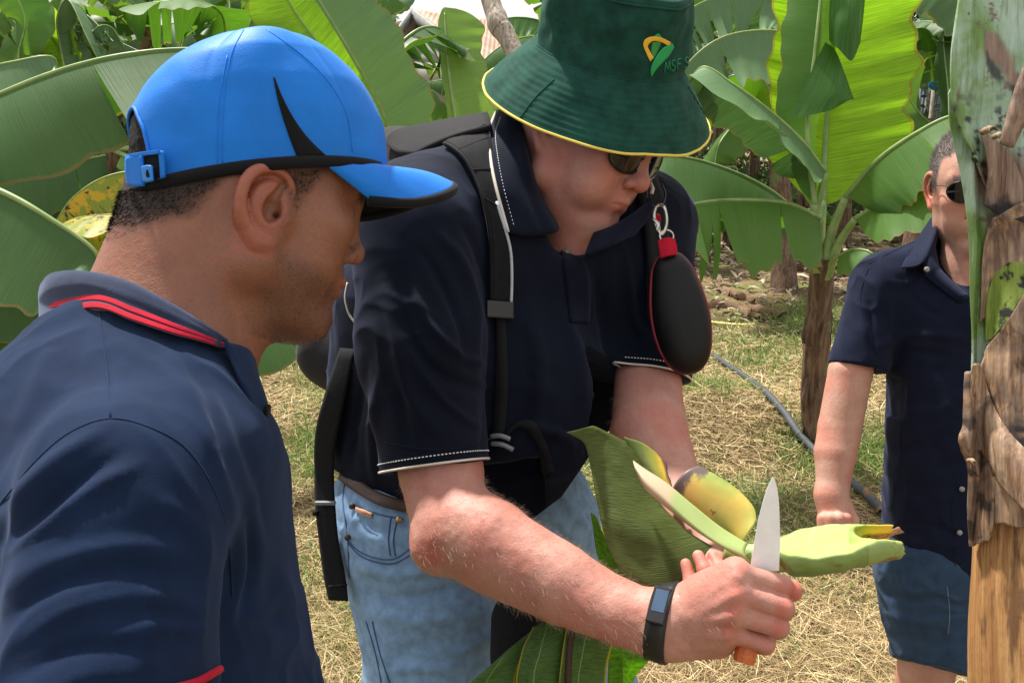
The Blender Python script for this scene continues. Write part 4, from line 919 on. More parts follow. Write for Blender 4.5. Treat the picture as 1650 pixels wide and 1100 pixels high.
# ================================================================== backpack, glasses case, knife, cut leaf
def build_backpack():
    root = thing('backpack', 'black backpack worn by the man in the green hat, straps over his shoulders', 'backpack', w2c([0, 0, 0]) * 0 + c2w(P(600, 620, 1.5)))
    B, V = M_[1]; BJ = M_[2]
    S = Sculpt(); a = lambda p, ra, q, rb, k=.04: S.cap(P(*p), ra, P(*q), rb, k=k, loc=False)
    a((700, 268, 1.42), .058, (640, 285, 1.50), .075); a((640, 285, 1.50), .075, (575, 560, 1.56), .085); a((700, 300, 1.44), .07, (620, 560, 1.50), .09); a((640, 400, 1.62), .07, (580, 540, 1.64), .07)
    a((530, 565, 1.52), .045, (560, 600, 1.50), .04, .03); a((545, 520, 1.55), .05, (530, 565, 1.52), .045)
    v, q = S.mesh(.005); v = relax(v, q, 2); N = normals(v, q); v = v + N * (fbm(v * 14, 3) * .003)[:, None]
    M_bag = fabric('charcoal_nylon', (.022, .021, .023), rough=.75, weave=800, bump=.4, sheen=.15, coarse=60)
    bag = mesh_obj('bag_body', v, q, M_bag, root); mod(bag, 'SMOOTH', factor=.4, iterations=2)
    for pl in ([(628, 236, 1.41), (655, 222, 1.40), (700, 214, 1.375), (745, 206, 1.36), (790, 192, 1.355)],):
        v, q = tube(smooth_poly([P(*p) for p in pl], 6), .0045, 8, flat=.8); mesh_obj('piping', v, q, M_web, bag)
    # padded shoulder strap over the near shoulder
    lt = [(700, 236), (722, 241), (748, 262), (766, 300), (778, 345), (786, 400), (786, 490)]
    rt = [(772, 196), (786, 206), (789, 240), (791, 285), (798, 335), (816, 390), (821, 430), (820, 492)]
    g = lay_strip(B, lt, rt, .006, 8, 8, 5); g = g[6:]
    pad = patch_px([[(622, 232, 1.40), (640, 213, 1.41), (700, 199, 1.38), (786, 184, 1.36)], [(640, 246, 1.30), (668, 226, 1.31), (720, 208, 1.28), (790, 193, 1.27)], [(672, 250, 1.235), (700, 236, 1.215), (740, 220, 1.20), (792, 206, 1.20)]], 6, 6); sheet('strap_pad', pad, M_web, root, .008)
    sh = sheet('shoulder_strap', g, M_web, root, .007)
    G2 = g + (normals(g.reshape(-1, 3), grid_faces(*g.shape[:2])).reshape(g.shape) * 0)
    ed = g[:, 0] + [0, 0, -.004]; v, q = tube(smooth_line(ed, 2), .0022, 6); mesh_obj('strap_binding', v, q, M_blackF, sh)
    e2 = g[-22:, -1] + [0, 0, -.005]; v, q = tube(smooth_line(e2, 2), .0020, 8); mesh_obj('strap_piping', v, q, plain('grey_piping', (.42, .46, .50), .5), sh)
    for row in (6, 14, 22):
        if row < len(g): v, q = tube(g[row] + [0, .0, -.0052], .0011, 6); mesh_obj('strap_stitching', v, q, M_blackF, sh)
    c_ = g[-1].mean(0); ax = np.stack([unit(g[-1, -1] - g[-1, 0]), [0, 1, 0.], [0, 0, 1.]])
    v, q = box(c_ + [0, -.006, -.006], .040, .022, .008, ax); o = mesh_obj('strap_buckle', v, q, plain('black_plastic_buckle', (.012, .012, .014), .35), sh, smooth=False); mod(o, 'BEVEL', width=.002, segments=2)
    # D ring on the near strap
    # thin webbing under the buckle down to the waist
    g = lay_strip(B, [(797, 505), (800, 580), (800, 640), (796, 700)], [(812, 505), (818, 580), (818, 640), (812, 700)], .004, 8, 3, 4); sheet('webbing', g, M_web, root, .002)
    g = lay_strip(B, [(816, 695), (836, 678), (862, 682), (880, 715), (892, 760)], [(816, 706), (834, 690), (854, 696), (868, 722), (878, 765)], .004, 8, 3, 4); wb = sheet('waist_belt', g, M_web, root, .002)
    M_gp = plain('grey_plastic', (.16, .17, .18), .35)
    for dy in (0, 12):
        h1, h2 = hit(B, 797, 700 + dy, .010), hit(B, 826, 706 + dy, .010)
        if h1 is not None and h2 is not None:
            v, q = tube(smooth_poly([h1, (h1 + h2) / 2 + [0, .003, -.003], h2], 4), .0032, 8); mesh_obj('waist_buckle', v, q, M_gp, wb)
    # strap on the far shoulder with D ring
    lt = [(1010, 290), (1026, 330), (1034, 385), (1040, 450), (1043, 520)]; rt = [(1046, 272), (1064, 320), (1072, 370), (1075, 450), (1076, 520)]
    g = lay_strip(B, lt, rt, .007, 8, 6, 4); s2 = sheet('shoulder_strap', g, M_web, root, .006)
    e2 = g[12:, 3] + [0, 0, -.005]; v, q = tube(smooth_line(e2, 2), .0018, 8); mesh_obj('strap_piping', v, q, plain('pale_piping', (.45, .50, .50), .5), s2)
    h = hit(B, 1047, 357, .014); h = h if h is not None else P(1047, 357, 1.27)
    v, q = box(h, .012, .010, .002); mesh_obj('strap_label', v, q, M_red, s2, smooth=False)
    dr = [P(1043, 296, h[2] - .004), P(1042, 318, h[2] - .012), P(1052, 332, h[2] - .014), P(1066, 330, h[2] - .012), P(1072, 314, h[2] - .008), P(1066, 296, h[2] - .004)]
    v, q = tube(smooth_poly(dr, 6), .0016, 8); mesh_obj('strap_ring', v, q, plain('dark_wire', (.06, .06, .065), .35, metal=.7), s2)
    # hip strap hanging on the left
    rows = [[(548, 560, 1.24), (572, 562, 1.22)], [(522, 640, 1.24), (552, 660, 1.23)], [(508, 700, 1.26), (540, 720, 1.25)], [(507, 760, 1.27), (538, 775, 1.26)], [(508, 812, 1.265), (540, 812, 1.255)], [(514, 870, 1.26), (545, 868, 1.25)], [(522, 930, 1.255), (556, 926, 1.245)], [(530, 966, 1.25), (561, 968, 1.24)]]
    g = patch_px([[r[0], tuple((np.array(r[0]) + r[1]) / 2 + [0, 0, -.001]), r[1]] for r in rows], 5, 3); hs = sheet('hip_strap', g, M_web, root, .0018)
    v, q = box(P(524, 810, 1.255), .030, .006, .008); o = mesh_obj('strap_slider', v, q, M_gp, hs, smooth=False); mod(o, 'BEVEL', width=.0015)
    v, q = tube([P(505, 826, 1.262), P(512, 826, 1.26)], .004, 8); mesh_obj('strap_slider', v, q, M_web, hs)
    v, q = tube([P(530, 944, 1.25), P(559, 942, 1.24)], .0016, 8); mesh_obj('strap_hem', v, q, M_web, hs)
    v, q = tube(smooth_poly([P(560, 455, 1.20), P(556, 480, 1.20), P(562, 505, 1.20), P(572, 520, 1.20)], 5), .0014, 6); mesh_obj('strap_piping', v, q, M_beige, root)
    return root
def build_case():
    z = 1.19
    root = thing('glasses_case', 'black zipped glasses case with red edge, hanging from the backpack strap by a steel clip', 'glasses case', c2w(P(1093, 590, z)))
    ax = [P(1072, 412, z), P(1098, 592, z - .005)]
    S = Sculpt(); a, b = P(1083, 455, z), P(1098, 548, z - .004)
    up = unit(a - b); w = unit(np.cross(up, [0, 0, 1.])); n = np.cross(w, up)
    Qm = np.stack([w, up, n], 1); c = P(1094, 500, z - .003)
    S.ell(c, (.0335, .080, .021), rot=Qm, loc=False); S.cap(P(1083, 440, z), .018, P(1108, 568, z), .020, k=.02, loc=False)
    S.ell(P(1100, 525, z - .003), (.032, .058, .020), rot=Qm, k=.02, loc=False)
    v, q = S.mesh(.002); mesh_obj('case_shell', v, q, plain('black_leatherette', (.0035, .0035, .004), .48, nz=900, bump=.3, Specular_IOR_Level=.28), root)
    ed = []
    Bs = bvh(v, q)
    for an in np.linspace(0, 2 * np.pi, 61):          # seam round the rim
        d = math.cos(an) * w + math.sin(an) * up; c0 = c + n * .000; r = Bs.ray_cast(Vector(c0 + d * .16), Vector(-d)); 
        if r[0] is not None: ed.append(np.array(r[0]) + n * .003)
    ed = smooth_line(np.array(ed), 2); dk = plain('crimson_binding', (.22, .010, .025), .55, nz=700, bump=.4)
    v, q = tube(ed, .0030, 8, caps=False); mesh_obj('zip_binding', v, q, dk, root)
    tb = patch_px([[(1060, 388, z - .010), (1074, 383, z - .012), (1087, 385, z - .010)], [(1062, 400, z - .012), (1076, 398, z - .015), (1090, 398, z - .012)], [(1065, 416, z - .014), (1078, 412, z - .018), (1091, 410, z - .014)]], 5, 5)
    sheet('red_tab', tb, M_red, root, .003)
    th = np.linspace(0, 2 * np.pi, 25); o_ = P(1074, 381, z - .008); v, q = tube([o_ + [.0095 * math.cos(t), .0085 * math.sin(t), .002 * math.cos(t)] for t in th], .0013, 8, caps=False); mesh_obj('split_ring', v, q, M_metal, root)
    cl = [P(1064, 330, z - .002), P(1070, 334, z - .012), P(1074, 350, z - .012), P(1073, 366, z - .010), P(1066, 378, z - .009), P(1058, 366, z - .008), P(1054, 348, z - .004), P(1057, 334, z + .000), P(1064, 330, z + .004)]
    v, q = tube(smooth_poly(cl, 5), .0021, 8, caps=False); mesh_obj('snap_hook', v, q, M_metal, root)
    v, q = tube(smooth_poly([P(1052, 352, z - .004), P(1060, 362, z - .010), P(1058, 372, z - .009)], 4), .0026, 8); mesh_obj('hook_gate', v, q, M_metal, root)
def build_knife():
    root = thing('knife', 'kitchen knife with a broad steel blade and orange handle in the right fist', 'knife', c2w(P(1215, 960, .888)))
    A, Bp = P(1232, 920, .890), P(1246, 768, .872); up = unit(Bp - A); wd = unit(np.array([1., .05, .25]) - up * (np.array([1., .05, .25]) @ up)); n = np.cross(up, wd); L = np.linalg.norm(Bp - A)
    px = .890 / F
    ts = np.linspace(0, 1, 26)
    le = np.interp(ts, [0, .3, .55, .75, .88, .96, 1], [-27, -23.5, -20, -14.5, -9, -4, -.5]) * px; ri = np.interp(ts, [0, .3, .55, .75, .88, .96, 1], [25, 22.5, 18, 13.5, 8.5, 3.5, .5]) * px
    V, Fc = [], []
    for t, l, r_ in zip(ts, le, ri):
        b = A + up * (t * 1.0 * L); sp = .0011 * (1 - t * .6)
        ctr = [b + wd * l - n * .0002, b + wd * (r_ * .52) - n * sp, b + wd * r_ - n * sp * .9, b + wd * r_ + n * sp * .9, b + wd * (r_ * .52) + n * sp, b + wd * l + n * .0002]
        V += ctr
    V = np.array(V); Q = grid_faces(26, 6, closed_v=True)
    t = NT('blade_steel'); m_ = t.noise(60, 4); st = t.noise(12, 3, src=t.mapping((60, 60, 4)))
    M_bl = t.fin(t.ramp(m_, (.35, (.86, .86, .88)), (.7, (.95, .95, .96))), t.ramp(st, (.3, .30), (.7, .48)), t.bump(st, .05, .0003), Metallic=.10)
    o = mesh_obj('blade', V, Q, M_bl, root, smooth=False)
    v, q = box(A + up * L * .62 + wd * .004 - n * .0017, .0045, .0008, .0005, np.stack([wd, up, n])); mesh_obj('stain', v, q, plain('stain_brown', (.25, .12, .05), .8), o)
    h0, h1 = P(1226, 935, .898), P(1198, 1067, .884); ha = unit(h1 - h0)
    t = NT('orange_wood'); g = t.noise(9, 4, src=t.mapping((40, 40, 200), (.3, .2, 0))); c = t.ramp(g, (.3, (.42, .085, .018)), (.7, (.68, .17, .035)))
    M_or = t.fin(c, .45, t.bump(g, .3, .0006))
    v, q = tube([h0, h0 + (h1 - h0) * .3, h0 + (h1 - h0) * .7, h0 + (h1 - h0) * .93, h1], [.0085, .0095, .0105, .0115, .0108], 10, flat=.85); ho = mesh_obj('handle', v, q, M_or, root, smooth=False); mod(ho, 'BEVEL', width=.001, segments=2)
    return root
def leaf_mat(name, top, under, rib=(.26, .36, .10), vein=260, trans=.45, stripes=None, gloss=.46, direction='uv', spots=None, edge=None, tint=(1.75, 1.7, .45)):
    """banana leaf; attributes u (along), v (across, -1..1) drive the fine cross veins"""
    t = NT(name)
    u, v = t.attr('u'), t.attr('v')
    cx = t.n.new('ShaderNodeCombineXYZ'); t.set(cx.inputs[0], t.math('MULTIPLY', u, 1.0)); t.set(cx.inputs[1], t.math('MULTIPLY', v, .006))
    vs = t.noise(vein, 2, .6, src=cx.outputs[0]); vb = t.noise(18, 3, src=cx.outputs[0]); pn = t.noise(9, 3)
    c = t.mix(t.ramp(vs, (.35, 0.), (.65, 1.)), tuple(x * .66 for x in top), tuple(min(1, x * 1.32) for x in top))
    c = t.mix(t.math('MULTIPLY', t.ramp(vb, (.4, 0.), (.7, 1.)), .45), c, tuple(min(1, x * 1.35 + .01) for x in top))
    c = t.mix(t.math('MULTIPLY', t.ramp(pn, (.4, 0.), (.7, 1.)), .35), c, tuple(x * .72 for x in top))
    bf = t.n.new('ShaderNodeNewGeometry').outputs['Backfacing']
    c = t.mix(t.math('MULTIPLY', bf, .8), c, t.mix(.3, under, c))
    c = t.mix(t.ramp(t.math('ABSOLUTE', v), (.0, 1.), (.035, 0.)), c, rib)
    en = t.noise(40, 3); e0 = t.ramp(t.math('ADD', t.math('ABSOLUTE', v), t.math('MULTIPLY', en, .06)), (.992, 0.), (1.045, .7)); c = t.mix(e0, c, (.20, .15, .055))
    if edge is not None:
        e = t.ramp(t.math('ABSOLUTE', v), (.90, 0.), (.985, 1.)); c = t.mix(t.math('MULTIPLY', e, .9), c, edge)
    if spots is not None:
        sn = t.noise(7, 4, .6, src=t.mapping((1, 1, 1))); c = t.mix(t.ramp(sn, (.50, 0.), (.56, 1.)), c, spots[0]); sn2 = t.noise(12, 4, .65, dist=.6); c = t.mix(t.ramp(sn2, (.58, 0.), (.62, 1.)), c, spots[1])
    nb = t.bump(vs, .6, .0016); nb = t.bump(pn, .2, .004, nb)
    t.fin(c, gloss, nb, Specular_IOR_Level=.24)
    tr = t.n.new('ShaderNodeBsdfTranslucent'); t.l.new(nb, tr.inputs[1])
    tc_ = t.mix(1.0, c, tint, 'MULTIPLY'); t.set(tr.inputs[0], tc_)
    ms = t.n.new('ShaderNodeMixShader'); ms.inputs[0].default_value = trans; t.l.new(t.b.outputs[0], ms.inputs[1]); t.l.new(tr.outputs[0], ms.inputs[2]); t.l.new(ms.outputs[0], t.out.inputs[0])
    return t.m
def grid_uv(G, vspan=(-1, 1)):
    nu, nv = G.shape[:2]; L = np.r_[0, np.cumsum(np.linalg.norm(np.diff(G.mean(1), axis=0), axis=1))]
    return {'u': np.repeat(L, nv), 'v': np.tile(np.linspace(*vspan, nv), nu)}
def build_cut_leaf():
    root = thing('cut_leaf', 'freshly cut green and yellow banana leaf with a hollow stalk held in the left hand', 'cut leaf', c2w(P(1140, 900, .98)))
    # dark green blade
    rows = [[(912, 696, .985), (945, 688, 1.00), (962, 690, 1.015), (985, 700, 1.03)],
            [(938, 712, 1.00), (970, 706, 1.01), (1000, 712, 1.02), (1016, 722, 1.04)],
            [(950, 745, 1.00), (985, 745, 1.00), (1015, 748, 1.01), (1040, 752, 1.03)],
            [(958, 790, .99), (995, 795, .985), (1030, 800, .99), (1060, 803, 1.01)],
            [(968, 840, .98), (1005, 848, .970), (1050, 850, .970), (1100, 850, .99)],
            [(985, 895, .97), (1030, 905, .965), (1085, 900, .960), (1150, 880, .975)],
            [(1010, 940, .965), (1060, 955, .955), (1120, 940, .952), (1195, 902, .965)]]
    M_g = leaf_mat('dull_green_blade', (.085, .112, .024), (.10, .15, .05), vein=900, trans=.25, gloss=.5)
    G = patch_px(rows, 8, 8); N = normals(G.reshape(-1, 3), grid_faces(*G.shape[:2])).reshape(G.shape); G = G + N * (fbm(G * 16, 3) * .0035)[..., None]
    at = grid_uv(G, (.1, .9)); sheet('leaf_blade', G, M_g, root, .0009, attrs=at)
    # rolled pale margin running into the stalk
    rows = [[(1020, 742, .985), (1022, 750, .975), (1026, 762, .973), (1030, 772, .975)], [(1040, 756, .975), (1038, 768, .962), (1040, 780, .958), (1044, 792, .960)],
            [(1074, 778, .965), (1070, 795, .952), (1072, 808, .948), (1078, 820, .952)], [(1115, 812, .955), (1108, 830, .944), (1112, 843, .940), (1120, 853, .945)],
            [(1160, 848, .95), (1152, 864, .938), (1156, 875, .934), (1166, 882, .940)], [(1205, 876, .945), (1200, 888, .933), (1204, 900, .930), (1212, 908, .936)]]
    G = patch_px(rows, 8, 6); t = NT('pale_margin'); n_ = t.noise(30, 3); pos = t.attr('u')
    c = t.ramp(pos, (.052, (.55, .40, .28)), (.062, (.34, .42, .15)), (.2, (.36, .46, .15))); c = t.mix(t.math('MULTIPLY', n_, .3), c, (.22, .28, .08)); st = t.noise(40, 3, src=t.mapping((60, 8, 60)))
    M_pm = t.fin(c, .5, t.bump(st, .3, .0008)); sheet('rolled_margin', G, M_pm, root, .0012, attrs=grid_uv(G))
    # yellowing half behind, with brown dead tip
    rows = [[(1005, 704, 1.03), (1040, 716, 1.035), (1072, 748, 1.035)], [(1025, 742, 1.03), (1050, 750, 1.02), (1078, 764, 1.02)], [(1040, 762, 1.02), (1065, 778, 1.01), (1085, 790, 1.01)], [(1060, 790, 1.01), (1085, 810, 1.0), (1105, 822, 1.0)]]
    G = patch_px(rows, 8, 8); G = G + (fbm(G * 60, 2) * .0015)[..., None]
    t = NT('olive_yellow_edge'); n_ = t.noise(26, 4, .6, dist=.5); e = t.attr('v')
    c = t.ramp(t.math('ADD', t.math('MULTIPLY', e, .5), t.math('MULTIPLY', n_, .5)), (.15, (.10, .13, .02)), (.45, (.28, .26, .02)), (.60, (.55, .34, .02)), (.70, (.10, .055, .03)), (.8, (.13, .09, .08)))
    sheet('yellow_edge', G, t.fin(c, .6, t.bump(n_, .5, .001)), root, .001, attrs=grid_uv(G))
    yp = [[(1080, 800), (1086, 782), (1096, 768), (1108, 757), (1126, 750)], [(1104, 824), (1114, 806), (1130, 788), (1144, 775), (1158, 768)], [(1140, 850), (1150, 833), (1166, 812), (1180, 798), (1190, 790)], [(1172, 870), (1181, 855), (1195, 838), (1207, 824), (1214, 817)], [(1192, 882), (1198, 872), (1206, 858), (1214, 846), (1218, 836)]]
    rows = [[(x_, y_, 1.0 - .035 * i_ / 4 - .010 * math.sin(math.pi * (j_ + .6) / 5.2)) for j_, (x_, y_) in enumerate(rw)] for i_, rw in enumerate(yp)]
    G = patch_px(rows, 9, 9)
    t = NT('yellow_leaf'); n_ = t.noise(14, 3, .5, dist=.3); f = t.noise(55, 3, .6); u = t.attr('u')
    c = t.ramp(n_, (.36, (.17, .28, .06)), (.46, (.34, .36, .07)), (.55, (.58, .42, .08)), (.66, (.64, .38, .08)))
    c = t.mix(t.ramp(f, (.66, 0.), (.70, 1.)), c, (.30, .12, .03)); uu = t.math('ADD', u, t.math('MULTIPLY', t.math('SUBTRACT', f, .5), .045))
    c = t.mix(t.ramp(uu, (.010, 1.), (.015, 0.)), c, (.11, .075, .075)); c = t.mix(t.ramp(uu, (.100, 0.), (.104, 1.)), c, (.42, .30, .20))
    sheet('yellow_blade', G, t.fin(c, .5, t.bump(f, .3, .0008), Subsurface_Weight=.05), root, .0012, attrs=grid_uv(G))
    # hollow stalk, opened towards the right end: a thick U-shaped channel
    K = Sculpt(); kp = .93 / F
    prof_ = [(1238, 896, .935, 24), (1262, 897, .935, 31), (1300, 890, .938, 38), (1345, 883, .944, 38.5), (1385, 878, .952, 34), (1450, 872, .966, 28)]
    for a_, b_ in zip(prof_[:-1], prof_[1:]): K.cap(P(*a_[:3]), a_[3] * kp, P(*b_[:3]), b_[3] * kp, k=.002, loc=False)
    K.half(P(1443, 872, .965), (1, .12, 0), k=.001, box=.06, loc=False)                     # cut right end
    K.half(P(1251, 884, .90), (-1, -.95, -.25), k=.0015, box=.055, loc=False)               # slanting knife cut at the left
    od = np.array([0, math.sin(R(50)), -math.cos(R(50))])
    K.half(P(1340, 883, .944) + od * (24.5 * kp), unit(od + np.array([.035, 0, 0])), k=.0015, box=.085, loc=False)   # flat sliced face
    for q_, x0 in ((-.004, 1392), (.012, 1382), (.024, 1372), (.036, 1364)):
        K.cap(P(x0, 872, .953) + od * q_, 11 * kp, P(1400, 873, .956) + od * q_, 15.5 * kp, k=.003, sub=True, loc=False)
        K.cap(P(1400, 873, .956) + od * q_, 15.5 * kp, P(1500, 868, .976) + od * q_, 19 * kp, k=.003, sub=True, loc=False)
    Vv, Q = K.mesh(.0011); Vv = relax(Vv, Q, 2, .5); N_ = normals(Vv, Q); px, py = px2(Vv)
    Vv = Vv + N_ * (wrinkle(Vv, N_, (1, .05, 0), 60, 6, .0005, 2., 11) + fbm(Vv * 80, 2) * .0006)[:, None]; Vv[:, 0] += (px > 1436) * fbm(Vv * 260, 2) * .0022
    ax0, ax1 = P(1385, 872, .953), P(1460, 869, .968); dd_ = ax1 - ax0; tt_ = ((Vv - ax0) @ dd_) / (dd_ @ dd_); rel = Vv - ax0 - tt_[:, None] * dd_; al = rel @ od; perp = np.linalg.norm(rel - np.outer(al, od), axis=1)
    inner = np.clip(sstep(.0145, .0115, perp) * sstep(.018, .010, al) * (px > 1368), 0, 1) * ((N_ @ od) > -.35)
    uu = np.clip((px - 1246) / 198, 0, 1)
    t = NT('fresh_stalk'); n_ = t.noise(22, 3, src=t.mapping((.35, 1, 1))); i_ = t.attr('inner'); u = t.attr('u')
    c = t.ramp(n_, (.3, (.11, .19, .045)), (.7, (.24, .34, .09))); c = t.mix(t.math('MULTIPLY', t.attr('pale'), .8), c, (.50, .60, .20)); ci = t.ramp(u, (.62, (.20, .30, .04)), (.80, (.50, .46, .04)), (.93, (.66, .44, .03))); c = t.mix(i_, c, ci)
    c = t.mix(t.attr('brown'), c, (.16, .08, .03)); vn = t.noise(40, 3, src=t.mapping((3, 50, 50)))
    pale = np.clip(sstep(.90, .98, N_ @ od) * .95 + sstep(30, -8, py - 868) * .25 + .3 * (px > 1400), 0, 1); brown = .8 * sstep(.2, .8, fbm(Vv * [30, 60, 60], 3)) * np.clip((np.abs(py - 905) < 8) * (px > 1330) + (px > 1440), 0, 1)
    sheet_m = t.fin(c, .38, t.bump(vn, .25, .0008), Subsurface_Weight=.1, Subsurface_Radius=(.01, .012, .004), Subsurface_Scale=.5)
    mesh_obj('stalk', Vv, Q, sheet_m, root, attrs={'inner': inner, 'u': uu, 'pale': pale, 'brown': brown})
    # torn dry fibre at the end of the stalk
    g = patch_px([[(1396, 858, .966), (1420, 856, .970), (1446, 850, .975)], [(1400, 862, .966), (1424, 862, .970), (1450, 853, .975)], [(1396, 870, .968), (1424, 866, .972), (1456, 858, .977)]], 4, 5); g = g + (fbm(g * 200, 2) * .001)[..., None]
    sheet('torn_fibre', g, plain('dry_fibre', (.30, .16, .09), .8, nz=300, var=.5), root, .0016)
    # core of the stalk running under the knife into the leaf
    v, q = tube(smooth_poly([P(1170, 886, .965), P(1200, 896, .955), P(1240, 898, .948), P(1262, 896, .945)], 5), [.012, .014, .016, .016], 14, flat=.8); z = np.zeros(len(v)); mesh_obj('stalk_core', v, q, sheet_m, root, attrs={'inner': z, 'u': z, 'pale': z + .6, 'brown': z})
if want('M'):
    build_backpack(); build_case(); build_knife(); build_cut_leaf()
# ================================================================== the man behind the trunk (right)
M_skinR = skin_mat('tanned_skin', (.62, .37, .29), (.53, .28, .21), .52, hair=(.15, .14, .135), red=(.55, .13, .08), sss=.08)
M_navyR = fabric('navy_linen', (.0085, .012, .030), rough=.85, weave=1100, sheen=.09, bump=.35, coarse=40, cb=.0014, tint=(.6, .65, 1))
M_short = fabric('teal_blue_cotton', (.036, .068, .125), rough=.85, weave=1100, sheen=.08, bump=.35, coarse=40, cb=.0014)
def build_right():
    root = thing('person', 'grey-haired man in sunglasses, navy shirt and blue shorts, half hidden behind the trunk', 'person', (1.02, 2.10, 0))
    Mh = head_frame(-20, 15, 0); sc = 1.07; O = P(1573, 308, 1.82)
    H = Sculpt(Mh, O, sc); side = 1 if Mh[0, 2] < 0 else -1
    sculpt_head(H, nose=1.05, lips=.9, fat=.003, eside=()); sculpt_ear(H, side, (0, .002), out=.40); sculpt_ear(H, -side, (0, .002), out=.4)
    c = lambda a, ra, b, rb, k=.03: H.cap(a if isinstance(a, np.ndarray) else P(*a), ra, P(*b), rb, k=k, loc=False)
    c(H.L((-.030, -.02, 0)), .058, (1572, 430, 1.86), .062); c(H.L((0, -.07, 0)), .045, (1566, 425, 1.82), .045); c((1572, 430, 1.86), .065, (1575, 560, 1.87), .09); c((1566, 425, 1.83), .045, (1576, 540, 1.81), .060)
    V, Q = H.mesh(.0024); V = relax(V, Q, 1, .4); loc = (V - O) @ Mh / sc; x, y, z = loc[:, 0], loc[:, 1], loc[:, 2]
    line = np.interp(x, [-.1, -.03, .0, .012, .03, .05, .075, .1], [-.05, .0, .02, -.004, .03, .062, .085, .10]); hair = sstep(-.012, .010, y - line + fbm(V * 50, 2) * .008)
    earm = sstep(.074, .079, np.abs(z)) * (np.abs(x) < .035) * (y < .045) * (y > -.045); hair *= .9 * (1 - earm)
    brow = .6 * sstep(.008, .003, np.abs(y - .034)) * (x > .05) * (np.abs(z) > .010) * (np.abs(z) < .05); hair = np.maximum(hair, brow)
    red = .15 * sstep(.0, .8, fbm(V * 30, 2)) + .5 * earm + .3 * sstep(.03, 0, np.abs(y + .01))
    off = [(V, Q, hair, .25 * sstep(-.04, -.06, y) * (y > -.12) * (x > 0), np.clip(red, 0, 1))]
    A = Sculpt(); c = lambda a, ra, b, rb, k=.02: A.cap(P(*a), ra, P(*b), rb, k=k, loc=False)
    c((1400, 500, 1.88), .034, (1370, 600, 1.865), .0445); c((1370, 600, 1.865), .0445, (1353, 690, 1.86), .044, .004); c((1353, 690, 1.86), .044, (1346, 730, 1.85), .0425, .004); c((1346, 730, 1.85), .0425, (1341, 795, 1.83), .031, .004)
    A.cap(P(1338, 800, 1.83), .030, P(1346, 835, 1.82), .034, k=.02, loc=False)
    for i, (dx, dz) in enumerate(((-20, 0), (-7, -.012), (8, -.014), (21, -.006))):
        A.chain([(P(1344 + dx * .9, 835, 1.80 + dz), .0125), (P(1346 + dx, 862, 1.795 + dz), .0112), (P(1348 + dx * .95, 872, 1.825 + dz), .0105), (P(1348 + dx * .9, 852, 1.85), .010)], k=.004, loc=False)
    A.chain([(P(1362, 815, 1.82), .016), (P(1374, 838, 1.81), .012), (P(1368, 862, 1.80), .0105)], k=.008, loc=False)
    # second arm, on the hidden side
    c((1765, 500, 1.87), .045, (1790, 600, 1.86), .047); c((1790, 600, 1.86), .047, (1805, 700, 1.86), .043); c((1805, 700, 1.86), .043, (1800, 800, 1.83), .03); c((1800, 800, 1.83), .034, (1797, 850, 1.81), .030)
    for (x0, x1) in ((1495, 1500), (1660, 1660)):       # legs below the shorts
        k_ = P(x0, 1060, 1.92); f_ = w2c(c2w(k_) * [1, 1, 0] + [0, .03, .09]); A.cap(k_, .060, (k_ * .6 + f_ * .4), .052, k=.02, loc=False); A.cap((k_ * .6 + f_ * .4), .052, f_, .038, k=.02, loc=False)
    V, Q = A.mesh(.003); V = relax(V, Q, 1, .4); zz = np.zeros(len(V)); off.append((V, Q, zz, zz, .35 * sstep(-.2, .7, fbm(V * 22, 2))))
    o = 0; Qn = []
    for t_ in off: Qn.append(t_[1] + o); o += len(t_[0])
    mesh_obj('body', np.concatenate([t_[0] for t_ in off]), np.concatenate(Qn), M_skinR, root, attrs={k: np.concatenate([t_[i] for t_ in off]) for k, i in (('hair', 2), ('stub', 3), ('red', 4))})
    Vh, Qh, hh_ = off[0][0], off[0][1], off[0][2]; strands('short_hair', Vh, normals(Vh, Qh), hh_ * (hh_ > .4), 9000, .010, .0006, unit([0, 1, -.2]), plain('grey_hair', (.27, .255, .25), .55, nz=400, var=.6), root, 9, .8, .35)
    build_glasses(root, H, M_lens, wrap=2.6, big=1.0, metal=True, dy=.004)
    S = Sculpt(); a = lambda p, ra, q, rb, k=.04: S.cap(P(*p), ra, P(*q), rb, k=k, loc=False)
    a((1535, 520, 1.88), .128, (1524, 895, 1.90), .124, .05); a((1640, 520, 1.88), .128, (1650, 895, 1.90), .124, .05)
    a((1432, 448, 1.89), .055, (1540, 405, 1.87), .060); a((1600, 405, 1.87), .06, (1735, 448, 1.89), .055); a((1440, 470, 1.89), .07, (1500, 500, 1.88), .09, .05)
    a((1422, 455, 1.885), .058, (1371, 625, 1.865), .061, .03); a((1745, 455, 1.885), .055, (1795, 625, 1.865), .053, .03)
    S.half(P(1368, 590, 1.865), (-.22, -1, -.1), box=.09); S.cap(P(1378, 575, 1.87), .042, P(1367, 640, 1.86), .050, k=.003, sub=True, loc=False)
    S.half(P(1795, 590, 1.865), (.22, -1, -.1), box=.09)
    S.chain([(P(1538, 380, 1.83), .055), (P(1552, 430, 1.76), .048), (P(1570, 500, 1.72), .020)], k=.01, sub=True, loc=False); S.ball(O, .09, k=.01, sub=True, loc=False)
    V, Q = S.mesh(.004); V = relax(V, Q, 2, .5)
